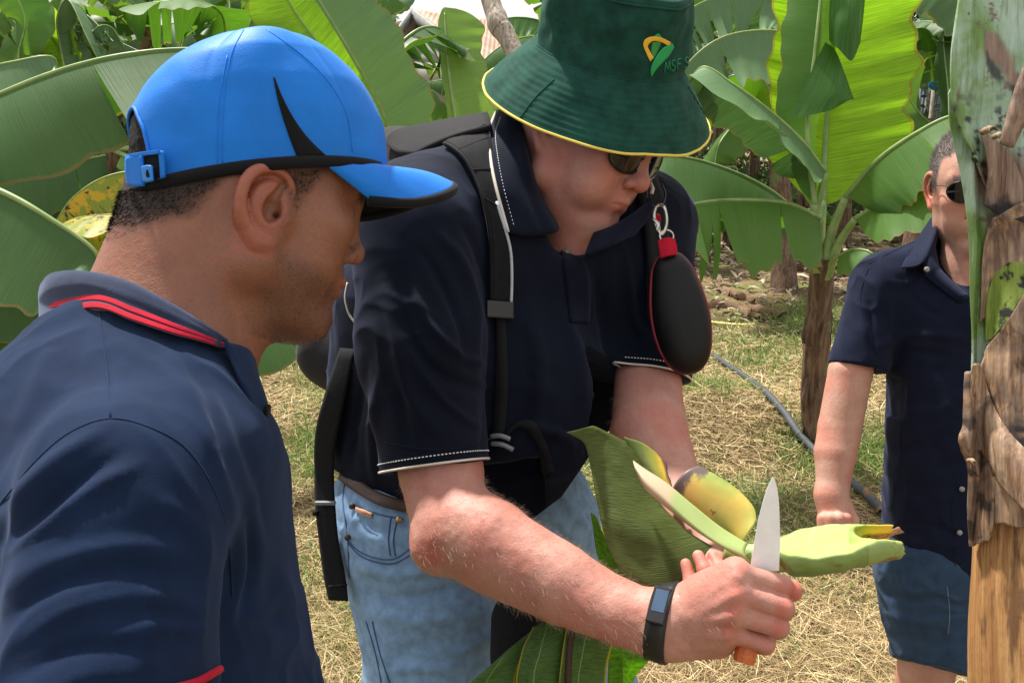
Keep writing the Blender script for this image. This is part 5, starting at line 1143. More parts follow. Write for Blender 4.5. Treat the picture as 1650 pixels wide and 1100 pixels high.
    V = folds(V, Q, [([(1455, 400), (1500, 460), (1560, 500)], 9, .004), ([(1415, 560), (1470, 540), (1560, 545)], 8, .005), ([(1415, 575), (1470, 565), (1550, 580)], 8, -.004), ([(1385, 450), (1390, 510), (1400, 570)], 8, .004), ([(1400, 480), (1405, 530), (1412, 580)], 6, -.006),
        ([(1430, 640), (1490, 660), (1550, 650)], 10, .003), ([(1425, 740), (1480, 720), (1540, 730)], 10, -.003), ([(1430, 800), (1490, 810), (1550, 790)], 9, .003), ([(1440, 860), (1500, 880), (1550, 860)], 9, .004), ([(1350, 480), (1345, 540), (1350, 590)], 7, -.003), ([(1440, 430), (1470, 480), (1530, 520)], 7, -.003)])
    N = normals(V, Q); V = V + N * (fbm(V * 10, 3) * .003 + wrinkle(V, N, (1, -.3, 0), 22, 4, .006, 2.4, 6))[:, None]
    px, py = px2(V); hy = np.interp(px, [1400, 1412, 1450, 1520, 1560, 1640, 1740], [845, 860, 893, 932, 942, 930, 870]); kv = py <= hy; kf = kv[Q].any(1); sn = ~kv; V[sn, 1] = (550 - hy[sn]) / F * V[sn, 2]
    shirt = mesh_obj('shirt', V, Q[kf], M_navyR, root); B = bvh(V, Q[kf])
    cl = [[(1500, 352, 1.90), (1478, 385, 1.86), (1458, 420, 1.82), (1452, 432, 1.81)], [(1510, 348, 1.89), (1495, 385, 1.835), (1480, 415, 1.80), (1474, 430, 1.79)], [(1512, 356, 1.86), (1503, 385, 1.81), (1494, 410, 1.79), (1486, 424, 1.785)], [(1513, 368, 1.87), (1508, 392, 1.83), (1500, 412, 1.80), (1494, 420, 1.80)]]
    sheet('collar', patch_px(cl, 5, 6), M_navyR, shirt, .003)
    st = [[(1486, 412, 1.80), (1496, 400, 1.80), (1506, 392, 1.83)], [(1490, 440, 1.785), (1502, 430, 1.78), (1512, 425, 1.80)], [(1500, 452, 1.78), (1512, 446, 1.775), (1520, 440, 1.79)], [(1545, 488, 1.76), (1556, 482, 1.755), (1562, 478, 1.77)]]
    sheet('collar_stand', patch_px(st, 5, 5), M_navyR, shirt, .003)
    Mb = plain('grey_button', (.30, .28, .27), .35)
    for q0 in ((1493, 434), (1549, 787), (1545, 856)):
        h = hit(B, q0[0], q0[1], .004); h = P(q0[0], q0[1], 1.77) if (h is None or q0[1] < 500) else h
        v, q = tube([h, h + [0, 0, -.003]], .0052, 14); mesh_obj('button', v, q, Mb, shirt)
    for pl in ([(1500, 378), (1450, 400), (1400, 425)], [(1532, 800), (1536, 860), (1540, 925)], [(1400, 430), (1386, 480), (1398, 540), (1412, 572)], [(1334, 565), (1358, 592), (1386, 594), (1410, 572)]):
        L_ = lay(B, pl, .0003, 10)
        if len(L_) > 3: v, q = tube(smooth_line(L_, 3), .0010, 6); mesh_obj('seam', v, q, M_navyR, shirt)
    S = Sculpt(); a = lambda p, ra, q, rb, k=.04: S.cap(P(*p), ra, P(*q), rb, k=k, loc=False)
    a((1515, 890, 1.90), .115, (1660, 890, 1.90), .115); a((1505, 930, 1.90), .118, (1525, 1100, 1.90), .098); a((1645, 930, 1.90), .118, (1650, 1100, 1.90), .098)
    S.half(P(1530, 1080, 1.9), (-.26, -1, -.28), box=.17); S.half(P(1660, 1100, 1.9), (0, -1, -.28), box=.12)
    V, Q = S.mesh(.0045); V = relax(V, Q, 2, .5)
    V = folds(V, Q, [([(1420, 985), (1480, 1000), (1550, 990)], 7, .004), ([(1415, 950), (1470, 965), (1540, 950)], 8, -.004), ([(1430, 1020), (1500, 1035), (1560, 1030)], 7, -.003), ([(1480, 925), (1500, 945), (1530, 950)], 7, .005)])
    N = normals(V, Q); V = V + N * (fbm(V * 11, 3) * .004 + wrinkle(V, N, (1, -.1, 0), 22, 4, .006, 2.4, 7))[:, None]; sh = mesh_obj('shorts', V, Q, M_short, root); B2 = bvh(V, Q)
    L_ = lay(B2, [(1526, 945), (1530, 985), (1528, 1020)], .0005, 8)
    if len(L_) > 3: v, q = tube(L_, .0012, 6); mesh_obj('seam', v, q, plain('pale_thread', (.12, .17, .24), .8), sh)
    for x0 in (1495, 1660):
        k_ = P(x0, 1060, 1.92); w_ = c2w(k_) * [1, 1, 0] + [0, .03, 0]; T_ = Sculpt(); T_.cap(w2c(w_ + [0, .02, .05]), .05, w2c(w_ + [-.03, -.16, .035]), .038, k=.03, loc=False); T_.half(w2c(w_), C2W.T @ np.array([0, 0, -1.]), box=.4); v, q = T_.mesh(.008); mesh_obj('shoe', v, q, M_leather, root)
# ------------------------------------------------------------------ the pseudostem in front of him
def trunk_mat(name, kind):
    t = NT(name); ax_ = Vector(c2w(P(1716, 0, 1.28)) - c2w(P(1722, 1100, 1.20))).normalized(); m0 = t.mapping((1, 1, 1), tuple(ax_.rotation_difference(Vector((0, 0, 1))).to_euler())); lg = t.mapping((36, 36, 1.2), src=m0); fib = t.noise(3.2, 4, .62, src=lg, dist=.0); pat = t.noise(7, 4, .6, dist=.6); fine = t.noise(90, 3, .6); blot = t.noise(22, 4, .65, src=t.mapping((1, 1, .6)), dist=.8)
    dry = t.ramp(fib, (.22, (.07, .035, .022)), (.40, (.26, .14, .075)), (.55, (.46, .30, .18)), (.72, (.66, .52, .38)))
    dry = t.mix(t.ramp(blot, (.54, 0.), (.66, .85)), dry, (.055, .028, .018))
    tan = t.ramp(fib, (.22, (.20, .085, .030)), (.40, (.35, .160, .055)), (.56, (.49, .26, .098)), (.78, (.60, .38, .18)))
    tan = t.mix(t.ramp(t.noise(5, 4, .65, src=t.mapping((5, 5, 1.0), src=m0)), (.55, 0.), (.63, .8)), tan, (.11, .05, .022)); tan = t.mix(t.ramp(blot, (.62, 0.), (.67, .8)), tan, (.08, .035, .018)); tan = t.mix(t.ramp(t.noise(13, 3), (.60, 0.), (.72, .5)), tan, (.62, .46, .30))
    grn = t.ramp(pat, (.32, (.11, .21, .04)), (.44, (.18, .30, .08)), (.52, (.29, .42, .28)), (.70, (.44, .56, .47)))
    grn = t.mix(t.ramp(blot, (.62, 0.), (.66, .9)), grn, (.035, .028, .018)); fs = t.noise(2.2, 4, .7, src=t.mapping((70, 70, 5), src=m0)); grn = t.mix(t.ramp(fs, (.52, 0.), (.66, .55)), grn, (.10, .13, .045)); grn = t.mix(t.ramp(fs, (.30, .6), (.42, 0.)), grn, (.50, .60, .52)); pz = t.noise(16, 4, .7, dist=.8); grn = t.mix(t.ramp(pz, (.60, 0.), (.66, .9)), grn, (.17, .10, .075))
    ygr = t.ramp(pat, (.35, (.16, .24, .03)), (.6, (.26, .33, .05))); ygr = t.mix(t.ramp(blot, (.55, 0.), (.60, .9)), ygr, (.03, .025, .015))
    c = {'dry': dry, 'tan': tan, 'green': grn, 'ygreen': ygr}[kind]
    c = t.mix(t.attr('dry'), c, t.mix(t.ramp(fib, (.3, 0.), (.7, 1.)), (.11, .062, .045), (.34, .23, .17)))
    c = t.mix(t.attr('black'), c, (.018, .015, .016))
    b = t.bump(fib, .8 if kind != 'green' else .25, .006); b = t.bump(blot, .35, .003, b); b = t.bump(fine, .3, .0012, b)
    return t.fin(c, .62 if kind != 'green' else .5, b)
def build_trunk():
    root = thing('banana_plant', 'thick peeling banana trunk, green above and tan below, at the right edge', 'banana plant', ground_at(1700, 1100 + 1500) * 0 + np.array([.74, 1.05, 0]))
    zt = 1.20
    Mt, Md, Mg, My = (trunk_mat('tan_sheath', 'tan'), trunk_mat('dry_sheath', 'dry'), trunk_mat('waxy_green_sheath', 'green'), trunk_mat('yellow_green_sheath', 'ygreen'))
    # core column: world vertical, slightly leaning
    base = c2w(P(1722, 1100, 1.20)); top = c2w(P(1716, 0, 1.28)); n = 90; m = 96
    zs = np.linspace(-.05, 3.1, n); dirn = (top - base) / (top[2] - base[2]); V = np.zeros((n, m, 3)); a = np.linspace(0, 2 * np.pi, m, endpoint=False)
    rad = lambda z: np.interp(z, [0, .5, .9, 1.25, 1.6, 2.0, 3.1], [.150, .140, .128, .122, .114, .108, .09])
    for i, z in enumerate(zs):
        c0 = base + dirn * (z - base[2]); lump = 1 + .035 * np.cos(3 * a + z * 2) + .02 * np.cos(7 * a - z * 3)
        V[i] = c0 + (rad(z) * lump)[:, None] * np.stack([np.cos(a), np.sin(a), 0 * a], 1)
    V = V + (fbm(V * [14, 14, 3], 3) * .006 + fbm(V * [60, 60, 6], 2) * .0016)[..., None] * np.stack([np.cos(a), np.sin(a), 0 * a], 1)[None]
    z0 = np.zeros(n * m); core = mesh_obj('stem', V.reshape(-1, 3), grid_faces(n, m, closed_v=True), Mt, root, world=True, attrs={'dry': z0, 'black': z0})
    Vc = w2c(V.reshape(-1, 3)); B = bvh(Vc, grid_faces(n, m, closed_v=True))
    def wrap(name, rows, mt, lift, dry=None, black=None, th=.003, rough=.002, nu=14, nv=14, curl=0):
        """a sheath lying on the stem: pixel grid with lift above the stem surface"""
        G = patch([[np.array([q[0], q[1], q[2] if len(q) > 2 else 0.]) for q in r] for r in rows], nu, nv); O3 = np.zeros(G.shape)
        for i in range(G.shape[0]):
            for j in range(G.shape[1]):
                x, y, l = G[i, j]; h = hit(B, x, y); 
                z = h[2] if h is not None else 1.215
                O3[i, j] = P(x, y, min(z, 1.225) - lift - l)
        for _ in range(3): O3[1:-1, 1:-1, 2] = .5 * O3[1:-1, 1:-1, 2] + .125 * (O3[:-2, 1:-1, 2] + O3[2:, 1:-1, 2] + O3[1:-1, :-2, 2] + O3[1:-1, 2:, 2])
        N = normals(O3.reshape(-1, 3), grid_faces(*O3.shape[:2])).reshape(O3.shape)
        O3 = O3 + N * (fbm(O3 * [60, 9, 60], 3) * rough * .55)[..., None]
        px, py = px2(O3.reshape(-1, 3)); z_ = np.zeros(px.shape)
        return sheet(name, O3, mt, root, th, attrs={'dry': np.clip(dry(px, py), 0, 1) if dry else z_, 'black': np.clip(black(px, py), 0, 1) if black else z_})
    nz = lambda px, py, s=40: fbm(np.stack([px / s, py / s, 0 * px], -1), 3)
    # long inner sheath on the left edge, pale waxy green down to y 640
    wrap('green_sheath', [[(1528, 150), (1540, 130), (1560, 150), (1600, 170)], [(1530, 200), (1545, 210), (1570, 230), (1610, 260)], [(1545, 265), (1556, 280), (1580, 300), (1620, 330)], [(1556, 330), (1568, 345), (1595, 370), (1630, 400)], [(1562, 400), (1575, 410), (1600, 430), (1640, 450)], [(1563, 470), (1577, 480), (1598, 500), (1630, 520)], [(1567, 560), (1577, 560), (1590, 570), (1600, 580)], [(1564, 640), (1572, 640), (1580, 645), (1588, 650)]], Mg, .012,
         dry=lambda x, y: sstep(8, -6, np.abs(x - (1570 + (y - 230) * .16)) - 5 - 6 * nz(x, y)) * (y < 400) + sstep(.0, .4, nz(x, y, 25) - .2) * (y < 460) * sstep(250, 330, y) * (x > 1575), rough=.0015)
    # big outer sheath from the top, green and waxy, with a dry tear
    wrap('green_sheath', [[(1556, -60), (1600, -80), (1660, -90), (1760, -90)], [(1544, 0), (1590, -10), (1650, -10), (1760, -10)], [(1533, 80, .01), (1580, 70), (1640, 60), (1760, 60)], [(1532, 150, .012), (1580, 150), (1640, 140), (1760, 140)], [(1546, 205, .012), (1588, 215), (1640, 210), (1760, 210)], [(1568, 250, .008), (1600, 275), (1645, 280), (1760, 290)], [(1583, 290, .004), (1606, 330), (1650, 350), (1760, 370)]], Mg, .020,
         dry=lambda x, y: sstep(10, -8, np.abs((y - 70) - (x - 1590) * 1.25) - 16 - 20 * nz(x, y, 30)) * (x > 1585) + sstep(240, 300, y + 30 * nz(x, y)), black=lambda x, y: .9 * sstep(8, -6, np.abs((y - 100) - (x - 1590) * 1.1) - 5 - 14 * nz(x, y, 18)) * (x > 1588) + sstep(.35, .6, nz(x, y, 12)) * sstep(120, 200, y), rough=.003)
    # dark brown papery tongue
    wrap('dry_sheath', [[(1578, 208, .006), (1592, 218), (1612, 232), (1632, 250)], [(1590, 262, .008), (1612, 268), (1632, 282), (1650, 300)], [(1590, 300), (1612, 318), (1632, 330), (1660, 350)], [(1586, 330), (1606, 345), (1630, 352), (1690, 370)]], Md, .030, dry=lambda x, y: .75 + 0 * x, black=lambda x, y: sstep(300, 335, y + 25 * nz(x, y, 20)), rough=.005, th=.002)
    # raised leaf-base rib on the right
    v, q = tube(smooth_poly([P(1700, 60, 1.05), P(1664, 130, 1.055), P(1640, 185, 1.06), P(1622, 235, 1.065)], 8), [.020, .017, .013, .009], 12, flat=.6); v = v + (fbm(v * 90, 2) * .0015)[:, None]; z_ = np.zeros(len(v)); mesh_obj('old_leaf_base', v, q, Md, root, attrs={'dry': z_ + .9, 'black': z_})
    wrap('green_sheath', [[(1655, 200), (1680, 180), (1740, 170), (1800, 170)], [(1640, 250), (1680, 250), (1740, 250), (1800, 250)], [(1632, 290), (1680, 310), (1740, 320), (1800, 330)], [(1640, 340), (1680, 360), (1740, 370), (1800, 380)]], My, .014, black=lambda x, y: sstep(.2, .5, nz(x, y, 14)))
    # brown curled sheaths
    wrap('dry_sheath', [[(1600, 352, .018), (1625, 338, .02), (1655, 325, .02), (1750, 300, .02)], [(1588, 385, .004), (1615, 375, .006), (1650, 365, .006), (1750, 350, .006)], [(1582, 420), (1612, 415), (1650, 405), (1750, 400)], [(1580, 470), (1600, 460), (1640, 440), (1750, 440)], [(1578, 520), (1595, 500), (1625, 470), (1750, 460)]], Md, .018, dry=lambda x, y: .55 + .6 * nz(x, y, 12), rough=.005)
    wrap('green_sheath', [[(1605, 440), (1630, 422), (1660, 425), (1760, 430)], [(1592, 470), (1625, 465), (1660, 470), (1760, 470)], [(1588, 510), (1618, 510), (1655, 510), (1760, 505)], [(1588, 550), (1600, 545), (1630, 525), (1760, 510)]], My, .022, black=lambda x, y: sstep(.15, .35, nz(x, y, 14)) * (x > 1612), rough=.001)
    wrap('dry_sheath', [[(1650, 475, .012), (1672, 462, .012), (1700, 455, .012), (1780, 450, .012)], [(1622, 520, .012), (1650, 510, .008), (1690, 505, .006), (1780, 500)], [(1592, 562, .010), (1625, 560, .004), (1670, 560), (1780, 560)], [(1572, 610, .010), (1612, 615, .006), (1660, 620), (1780, 620)], [(1570, 660, .006), (1608, 670), (1655, 675), (1780, 680)], [(1588, 700), (1612, 712), (1655, 722), (1780, 720)]], Md, .020,
         dry=lambda x, y: .35 + .7 * nz(x, y, 16), black=lambda x, y: sstep(670, 700, y + 14 * nz(x, y, 16)) * sstep(1600, 1640, x), rough=.007)
    wrap('dry_sheath', [[(1566, 590, .016), (1572, 585, .02), (1580, 590, .012)], [(1566, 640, .010), (1582, 645, .014), (1602, 655, .006)], [(1574, 700, .008), (1604, 708, .013), (1630, 700, .004)], [(1592, 745, .006), (1634, 752, .011), (1668, 735, .004)], [(1628, 800, .005), (1670, 800, .010), (1710, 775, .004)], [(1690, 850, .004), (1724, 842, .009), (1765, 815, .004)]], Md, .024, dry=lambda x, y: .3 + .4 * nz(x, y, 14), rough=.005, th=.002)
    wrap('dry_sheath', [[(1556, 600, .006), (1562, 598, .012), (1570, 600, .006)], [(1552, 680, .010), (1562, 682, .020), (1578, 690, .008)], [(1545, 712, .016), (1560, 715, .022), (1585, 720, .008)], [(1560, 760, .006), (1575, 765, .014), (1600, 775, .006)], [(1558, 820, .004), (1575, 830, .008), (1600, 845, .004)], [(1562, 880), (1576, 875), (1592, 870)]], Md, .016, dry=lambda x, y: .7 + .6 * nz(x, y, 16), black=lambda x, y: .8 * sstep(.1, .4, nz(x, y, 20)), rough=.007)
    # pale torn scoop under the sheaths
    wrap('dry_sheath', [[(1592, 770, .006), (1620, 762, .012), (1650, 752, .008), (1760, 750)], [(1584, 800, .006), (1612, 795, .006), (1650, 800, .004), (1760, 800)], [(1588, 850), (1612, 842), (1650, 850), (1760, 850)]], Md, .012, dry=lambda x, y: .25 + .5 * nz(x, y, 16), rough=.006)
    for (x, y, s_) in ((1584, 214, 1), (1602, 222, .8), (1560, 742, .5)):    # small torn curls
        th = np.linspace(0, 4.6, 16); c0 = P(x, y, 1.14); rr = .0065 * s_
        pts = np.stack([c0[0] + rr * np.cos(th) * (1 - th / 9), c0[1] + rr * np.sin(th) * (1 - th / 9), c0[2] + th * 0], 1); g = np.stack([pts, pts + [.002, .001, -.010 * s_], pts + [.003, -.002, -.018 * s_]], 1); z_ = np.zeros(g.shape[0] * 3)
        sheet('torn_curl', g, Md, root, .001, attrs={'dry': z_ + .5, 'black': z_})
    return root
if want('R'): build_right()
if want('T'): build_trunk()
# ================================================================== ground, straw, grass
def gheight(x, y):
    h = .05 * vnoise(np.stack([x * .5, y * .5, 0 * x], -1)) + .018 * vnoise(np.stack([x * 2.3, y * 2.3, 0 * x + 3], -1))
    g = ground_at(1180, 690); h = h + .16 * np.exp(-(((x - g[0]) / .75) ** 2 + ((y - g[1] - .1) / .55) ** 2))
    return h
def build_ground():
    # near, detailed part and the far field are one sheet with graded spacing
    xs = np.concatenate([-np.geomspace(400, 6, 26), np.linspace(-5.5, 7.5, 170), np.geomspace(8, 400, 26)]); ys = np.concatenate([-np.geomspace(60, 2, 8), np.linspace(-1, 12, 170), np.geomspace(12.5, 800, 34)])
    X, Y = np.meshgrid(xs, ys, indexing='ij'); Z = gheight(X, Y) * np.clip(1.5 - np.hypot(X, Y) / 30, .0, 1)
    t = NT('straw_soil'); n1 = t.noise(.9, 5, .6); n2 = t.noise(7, 5, .65); n3 = t.noise(60, 4, .7); n4 = t.noise(2.0, 3)
    soil = t.ramp(n2, (.35, (.060, .040, .024)), (.65, (.17, .12, .065))); straw = t.ramp(n3, (.35, (.12, .085, .045)), (.65, (.36, .27, .14)))
    c = t.mix(t.ramp(n1, (.35, .2), (.6, .95)), soil, straw); c = t.mix(t.ramp(n4, (.52, 0.), (.66, .75)), c, t.ramp(n3, (.3, (.06, .10, .02)), (.7, (.20, .25, .07))))
    b = t.bump(n3, .9, .02); b = t.bump(n2, .5, .05, b)
    g = mesh_obj('ground', np.stack([X, Y, Z], -1).reshape(-1, 3), grid_faces(len(xs), len(ys)), t.fin(c, .95, b, Specular_IOR_Level=.1), world=True); g['kind'] = 'structure'
def in_view(x, y, marg=60):
    v = w2c(np.stack([x, y, 0 * x], -1)); px, py = px2(v); return (v[:, 2] > .2) & (px > -marg) & (px < 1650 + marg) & (py < 1100 + 140)
def blades(n, ymax, lenr, wr, tilt, clump, seed, ymin=.9, curve=.3, near=1.6):
    r_ = np.random.default_rng(seed); k = int(n * 9); 
    y = ymin + (ymax - ymin) * r_.random(k) ** near; x = (r_.random(k) * 2 - 1) * (y * .72 + .6)
    m = in_view(x, y); x, y = x[m], y[m]; 
    if clump is not None: w = clump(x, y); m = r_.random(len(x)) < w; x, y = x[m], y[m]
    x, y = x[:n], y[:n]; k = len(x)
    z = gheight(x, y); L = lenr[0] + (lenr[1] - lenr[0]) * r_.random(k) ** 1.5; W_ = wr[0] + (wr[1] - wr[0]) * r_.random(k); W_ = W_ * np.clip(y / 3, .8, 2.2)
    az = r_.random(k) * 2 * np.pi; el = tilt[0] + (tilt[1] - tilt[0]) * r_.random(k); d = np.stack([np.cos(az) * np.cos(el), np.sin(az) * np.cos(el), np.sin(el)], 1)
    az2 = az + (r_.random(k) - .5) * 2.2 * curve * 2; el2 = el - curve * (1.2 * r_.random(k)) * np.where(el > .4, 1.6, .5); d2 = np.stack([np.cos(az2) * np.cos(el2), np.sin(az2) * np.cos(el2), np.sin(el2)], 1)
    s_ = np.stack([-np.sin(az), np.cos(az), 0 * az], 1); roll = (r_.random(k) - .5) * 2; s_ = s_ + np.stack([0 * az, 0 * az, roll], 1); s_ /= np.linalg.norm(s_, axis=1, keepdims=True)
    p0 = np.stack([x, y, z - .004 + (.03 * r_.random(k) ** 2 if tilt[1] < .6 else 0)], 1); p1 = p0 + d * (L * .5)[:, None]; p2 = p1 + d2 * (L * .5)[:, None]; h = (W_ / 2)[:, None]
    V = np.stack([p0 - s_ * h, p0 + s_ * h, p1 - s_ * h, p1 + s_ * h, p2 - s_ * h * .25, p2 + s_ * h * .25], 1).reshape(-1, 3)
    b_ = np.arange(k)[:, None] * 6; Q = np.concatenate([b_ + [0, 1, 3, 2], b_ + [2, 3, 5, 4]]); rnd = np.repeat(r_.random(k), 6)
    return V, Q, rnd
def build_grass():
    def patchy(x, y): return np.clip(.35 + .9 * fbm(np.stack([x * 1.1, y * 1.1, 0 * x + 9], -1), 2), .02, 1)
    t = NT('dry_straw'); r_ = t.attr('rnd'); c = t.ramp(r_, (0., (.10, .062, .030)), (.25, (.28, .19, .085)), (.6, (.43, .31, .145)), (.85, (.55, .42, .21)), (1., (.70, .58, .36)))
    ms = t.fin(c, .7, Specular_IOR_Level=.3)
    V, Q, rn = blades(120000, 7.5, (.03, .20), (.0010, .0034), (-.05, .35), lambda x, y: np.clip(1.15 - 1.2 * patchy(x, y), .10, 1), 5)
    tag(mesh_obj('dry_straw', V, Q, ms, world=True, attrs={'rnd': rn}, smooth=False), 'dry mown straw lying over the plantation floor', 'straw', kind='stuff')
    t = NT('grass_green'); r_ = t.attr('rnd'); c = t.ramp(r_, (0., (.07, .13, .02)), (.5, (.16, .26, .05)), (.85, (.30, .38, .10)), (1., (.45, .42, .18)))
    tr = t.n.new('ShaderNodeBsdfTranslucent'); t.set(tr.inputs[0], c); t.fin(c, .5); mm = t.n.new('ShaderNodeMixShader'); mm.inputs[0].default_value = .35; t.l.new(t.b.outputs[0], mm.inputs[1]); t.l.new(tr.outputs[0], mm.inputs[2]); t.l.new(mm.outputs[0], t.out.inputs[0])
    g1 = ground_at(1200, 560); 
    def gp(x, y):
        band = np.exp(-(((x - g1[0] - .1) / 1.1) ** 2 + ((y - g1[1]) / 1.0) ** 2)); return np.clip(1.1 * patchy(x, y) ** 1.5 + .9 * band * (.3 + patchy(x, y)), 0, 1)
    V, Q, rn = blades(95000, 9.0, (.03, .13), (.0018, .0042), (.5, 1.45), gp, 6, curve=.5)
    tag(mesh_obj('green_grass', V, Q, t.m, world=True, attrs={'rnd': rn}, smooth=False), 'short green grass growing through the straw', 'grass', kind='stuff')
    V, Q, rn = blades(3200, 5.0, (.03, .07), (.012, .022), (.1, .9), lambda x, y: patchy(x, y) ** 2, 8, curve=.5)
    tag(mesh_obj('broadleaf_weeds', V, Q, t.m, world=True, attrs={'rnd': rn * .8}, smooth=True), 'small broad-leaved green weeds scattered in the straw', 'weeds', kind='stuff')
# ================================================================== banana leaves
LM = {}
def leaf_mats():
    LM['deep'] = leaf_mat('banana_leaf_deep', (.034, .100, .022), (.10, .18, .07), trans=.32)
    LM['blue'] = leaf_mat('banana_leaf_bluish', (.076, .155, .064), (.13, .22, .10), trans=.16, gloss=.5, tint=(1.4, 1.6, .8))
    LM['lime'] = leaf_mat('banana_leaf_lime', (.17, .29, .070), (.20, .34, .09), trans=.38, rib=(.42, .55, .16), tint=(1.5, 1.6, .5))
    LM['mid'] = leaf_mat('banana_leaf_mid', (.054, .142, .028), (.12, .23, .06), trans=.42)
    LM['bright'] = leaf_mat('banana_leaf_young', (.17, .34, .030), (.26, .44, .03), trans=.62, rib=(.30, .46, .12))
    LM['yellow'] = leaf_mat('banana_leaf_spotted', (.20, .27, .03), (.28, .30, .05), trans=.30, spots=((.55, .36, .03), (.07, .035, .015)))
    LM['dry'] = leaf_mat('banana_leaf_dead', (.20, .125, .075), (.26, .18, .12), trans=.05, gloss=.85, rib=(.25, .17, .1))
    t = NT('petiole_green'); n_ = t.noise(12, 3); LM['pet'] = t.fin(t.ramp(n_, (.3, (.16, .26, .07)), (.7, (.30, .40, .15))), .42, t.bump(n_, .2, .003))
    t = NT('pseudostem'); lg = t.noise(3, 4, .6, src=t.mapping((14, 14, 1.2)), dist=.4); bl = t.noise(7, 4, .6, dist=.5)
    c = t.ramp(lg, (.28, (.030, .017, .013)), (.48, (.115, .062, .038)), (.66, (.22, .135, .085)), (.84, (.36, .27, .18))); c = t.mix(t.ramp(bl, (.58, 0.), (.64, .8)), c, (.14, .19, .06))
    LM['stem'] = t.fin(c, .75, t.bump(lg, .8, .01))
def leaf_mesh(rib, W, nrm, phi=(.3, .3), curl=(.4, .4), seed=0, tears=(3, 3), ruffle=.02, nv=9, W2=None, tip=.22, base=.10, drop=0.0, nt=56, gap=.02, tearphi=.25, widths=None):
    """rib: 3-D points; nrm: the upper side's direction; phi: how far each half folds down; curl: further bending towards its margin"""
    r_ = np.random.default_rng(seed); C = smooth_poly(rib, max(4, nt // (len(rib) - 1))); L = np.r_[0, np.cumsum(np.linalg.norm(np.diff(C, axis=0), axis=1))]; tot = L[-1]
    tt = L / tot; T = unit_rows(np.gradient(C, axis=0)); nrm = unit(nrm); n_ = nrm - T * (T @ nrm)[:, None]; n_ = unit_rows(n_); b_ = np.cross(T, n_)
    wf = np.minimum(1, (tt / base + .02) ** .55) * np.minimum(1, np.clip((1 - tt) / tip, 0, 1) ** .55)
    ms = []; us = []; vs = []
    for si, sd in enumerate((1, -1)):
        Wd = W if si == 0 or W2 is None else W2
        if Wd <= 0: continue
        tr = np.sort(r_.uniform(.08, .95, tears[si])); cuts = np.r_[0, tr, 1.0]
        for q in range(len(cuts) - 1):
            a, b = cuts[q], cuts[q + 1]; k = max(3, int((b - a) * nt)); ts = np.linspace(a, b, k); dphi = r_.normal() * tearphi * (tears[si] > 0); depth_cut = r_.uniform(.0, .5)
            vv = np.linspace(0, 1, nv); G = np.zeros((k, nv, 3))
            Ci = np.stack([np.interp(ts, tt, C[:, i]) for i in range(3)], 1); Ti = unit_rows(np.stack([np.interp(ts, tt, T[:, i]) for i in range(3)], 1)); Ni = unit_rows(np.stack([np.interp(ts, tt, n_[:, i]) for i in range(3)], 1)); Bi = unit_rows(np.stack([np.interp(ts, tt, b_[:, i]) for i in range(3)], 1)) * sd
            wi = np.interp(ts, tt, wf) * Wd * (1 + .06 * np.sin(ts * 23 + seed) + .03 * np.sin(ts * 61 + q))
            mid = (a + b) / 2
            pos = Ci.copy()
            for j, v in enumerate(vv):
                if j:
                    dv = vv[j] - vv[j - 1]; f = phi[si] + curl[si] * v + dphi * v * (1 if v > depth_cut else v / max(depth_cut, .01)) + .10 * np.sin(ts * 9 + seed) * v
                    dirn = Bi * np.cos(f)[:, None] - Ni * np.sin(f)[:, None] + Ti * .22
                    pos = pos + dirn * (wi * dv)[:, None]; pos[:, :] += np.array([0, -drop * dv * v, 0])
                shrink = gap * v * (1 if tears[si] else 0); sh = (mid - ts) * 2 / max(b - a, 1e-3) * shrink
                G[:, j] = pos + Ti * (sh * tot * (b - a))[:, None] + Ni * (ruffle * wi * v * np.sin(ts * tot * 34 + 3 * np.sin(ts * 7 + seed)) * (.4 + .6 * v))[:, None]
            ms.append((G.reshape(-1, 3), grid_faces(k, nv) if sd > 0 else grid_faces(k, nv)[:, ::-1])); us.append(np.repeat(ts * tot, nv)); vs.append(np.tile(vv * sd, k))
    V, Q = merge(*ms); return V, Q, np.concatenate(us), np.concatenate(vs), C
def leaf(parent, rib, W, nrm=(0, 1, -.3), mat='mid', rib_r=.010, px=True, label=None, world=False, midrib=True, pet=None, **kw):
    pts = [P(*q) for q in rib] if px else rib
    V, Q, u, v, C = leaf_mesh(pts, W, nrm, **kw)
    o = mesh_obj('leaf', V, Q, LM[mat], parent, attrs={'u': u, 'v': v}, world=world)
    if label: o['label'] = label
    if midrib:
        n = len(C); C2 = C[:int(n * .97)]
        vv, qq = tube(C2, np.linspace(rib_r, rib_r * .25, len(C2)), 7); m_ = mesh_obj('midrib', vv, qq, LM['pet'], o, world=world)
    if pet is not None:
        vv, qq = tube(smooth_poly([P(*q) for q in pet] if px else pet, 6), [rib_r * 2.2, rib_r * 1.3], 8, flat=.8); mesh_obj('leaf_stalk', vv, qq, LM['pet'], parent, world=world)
    return o
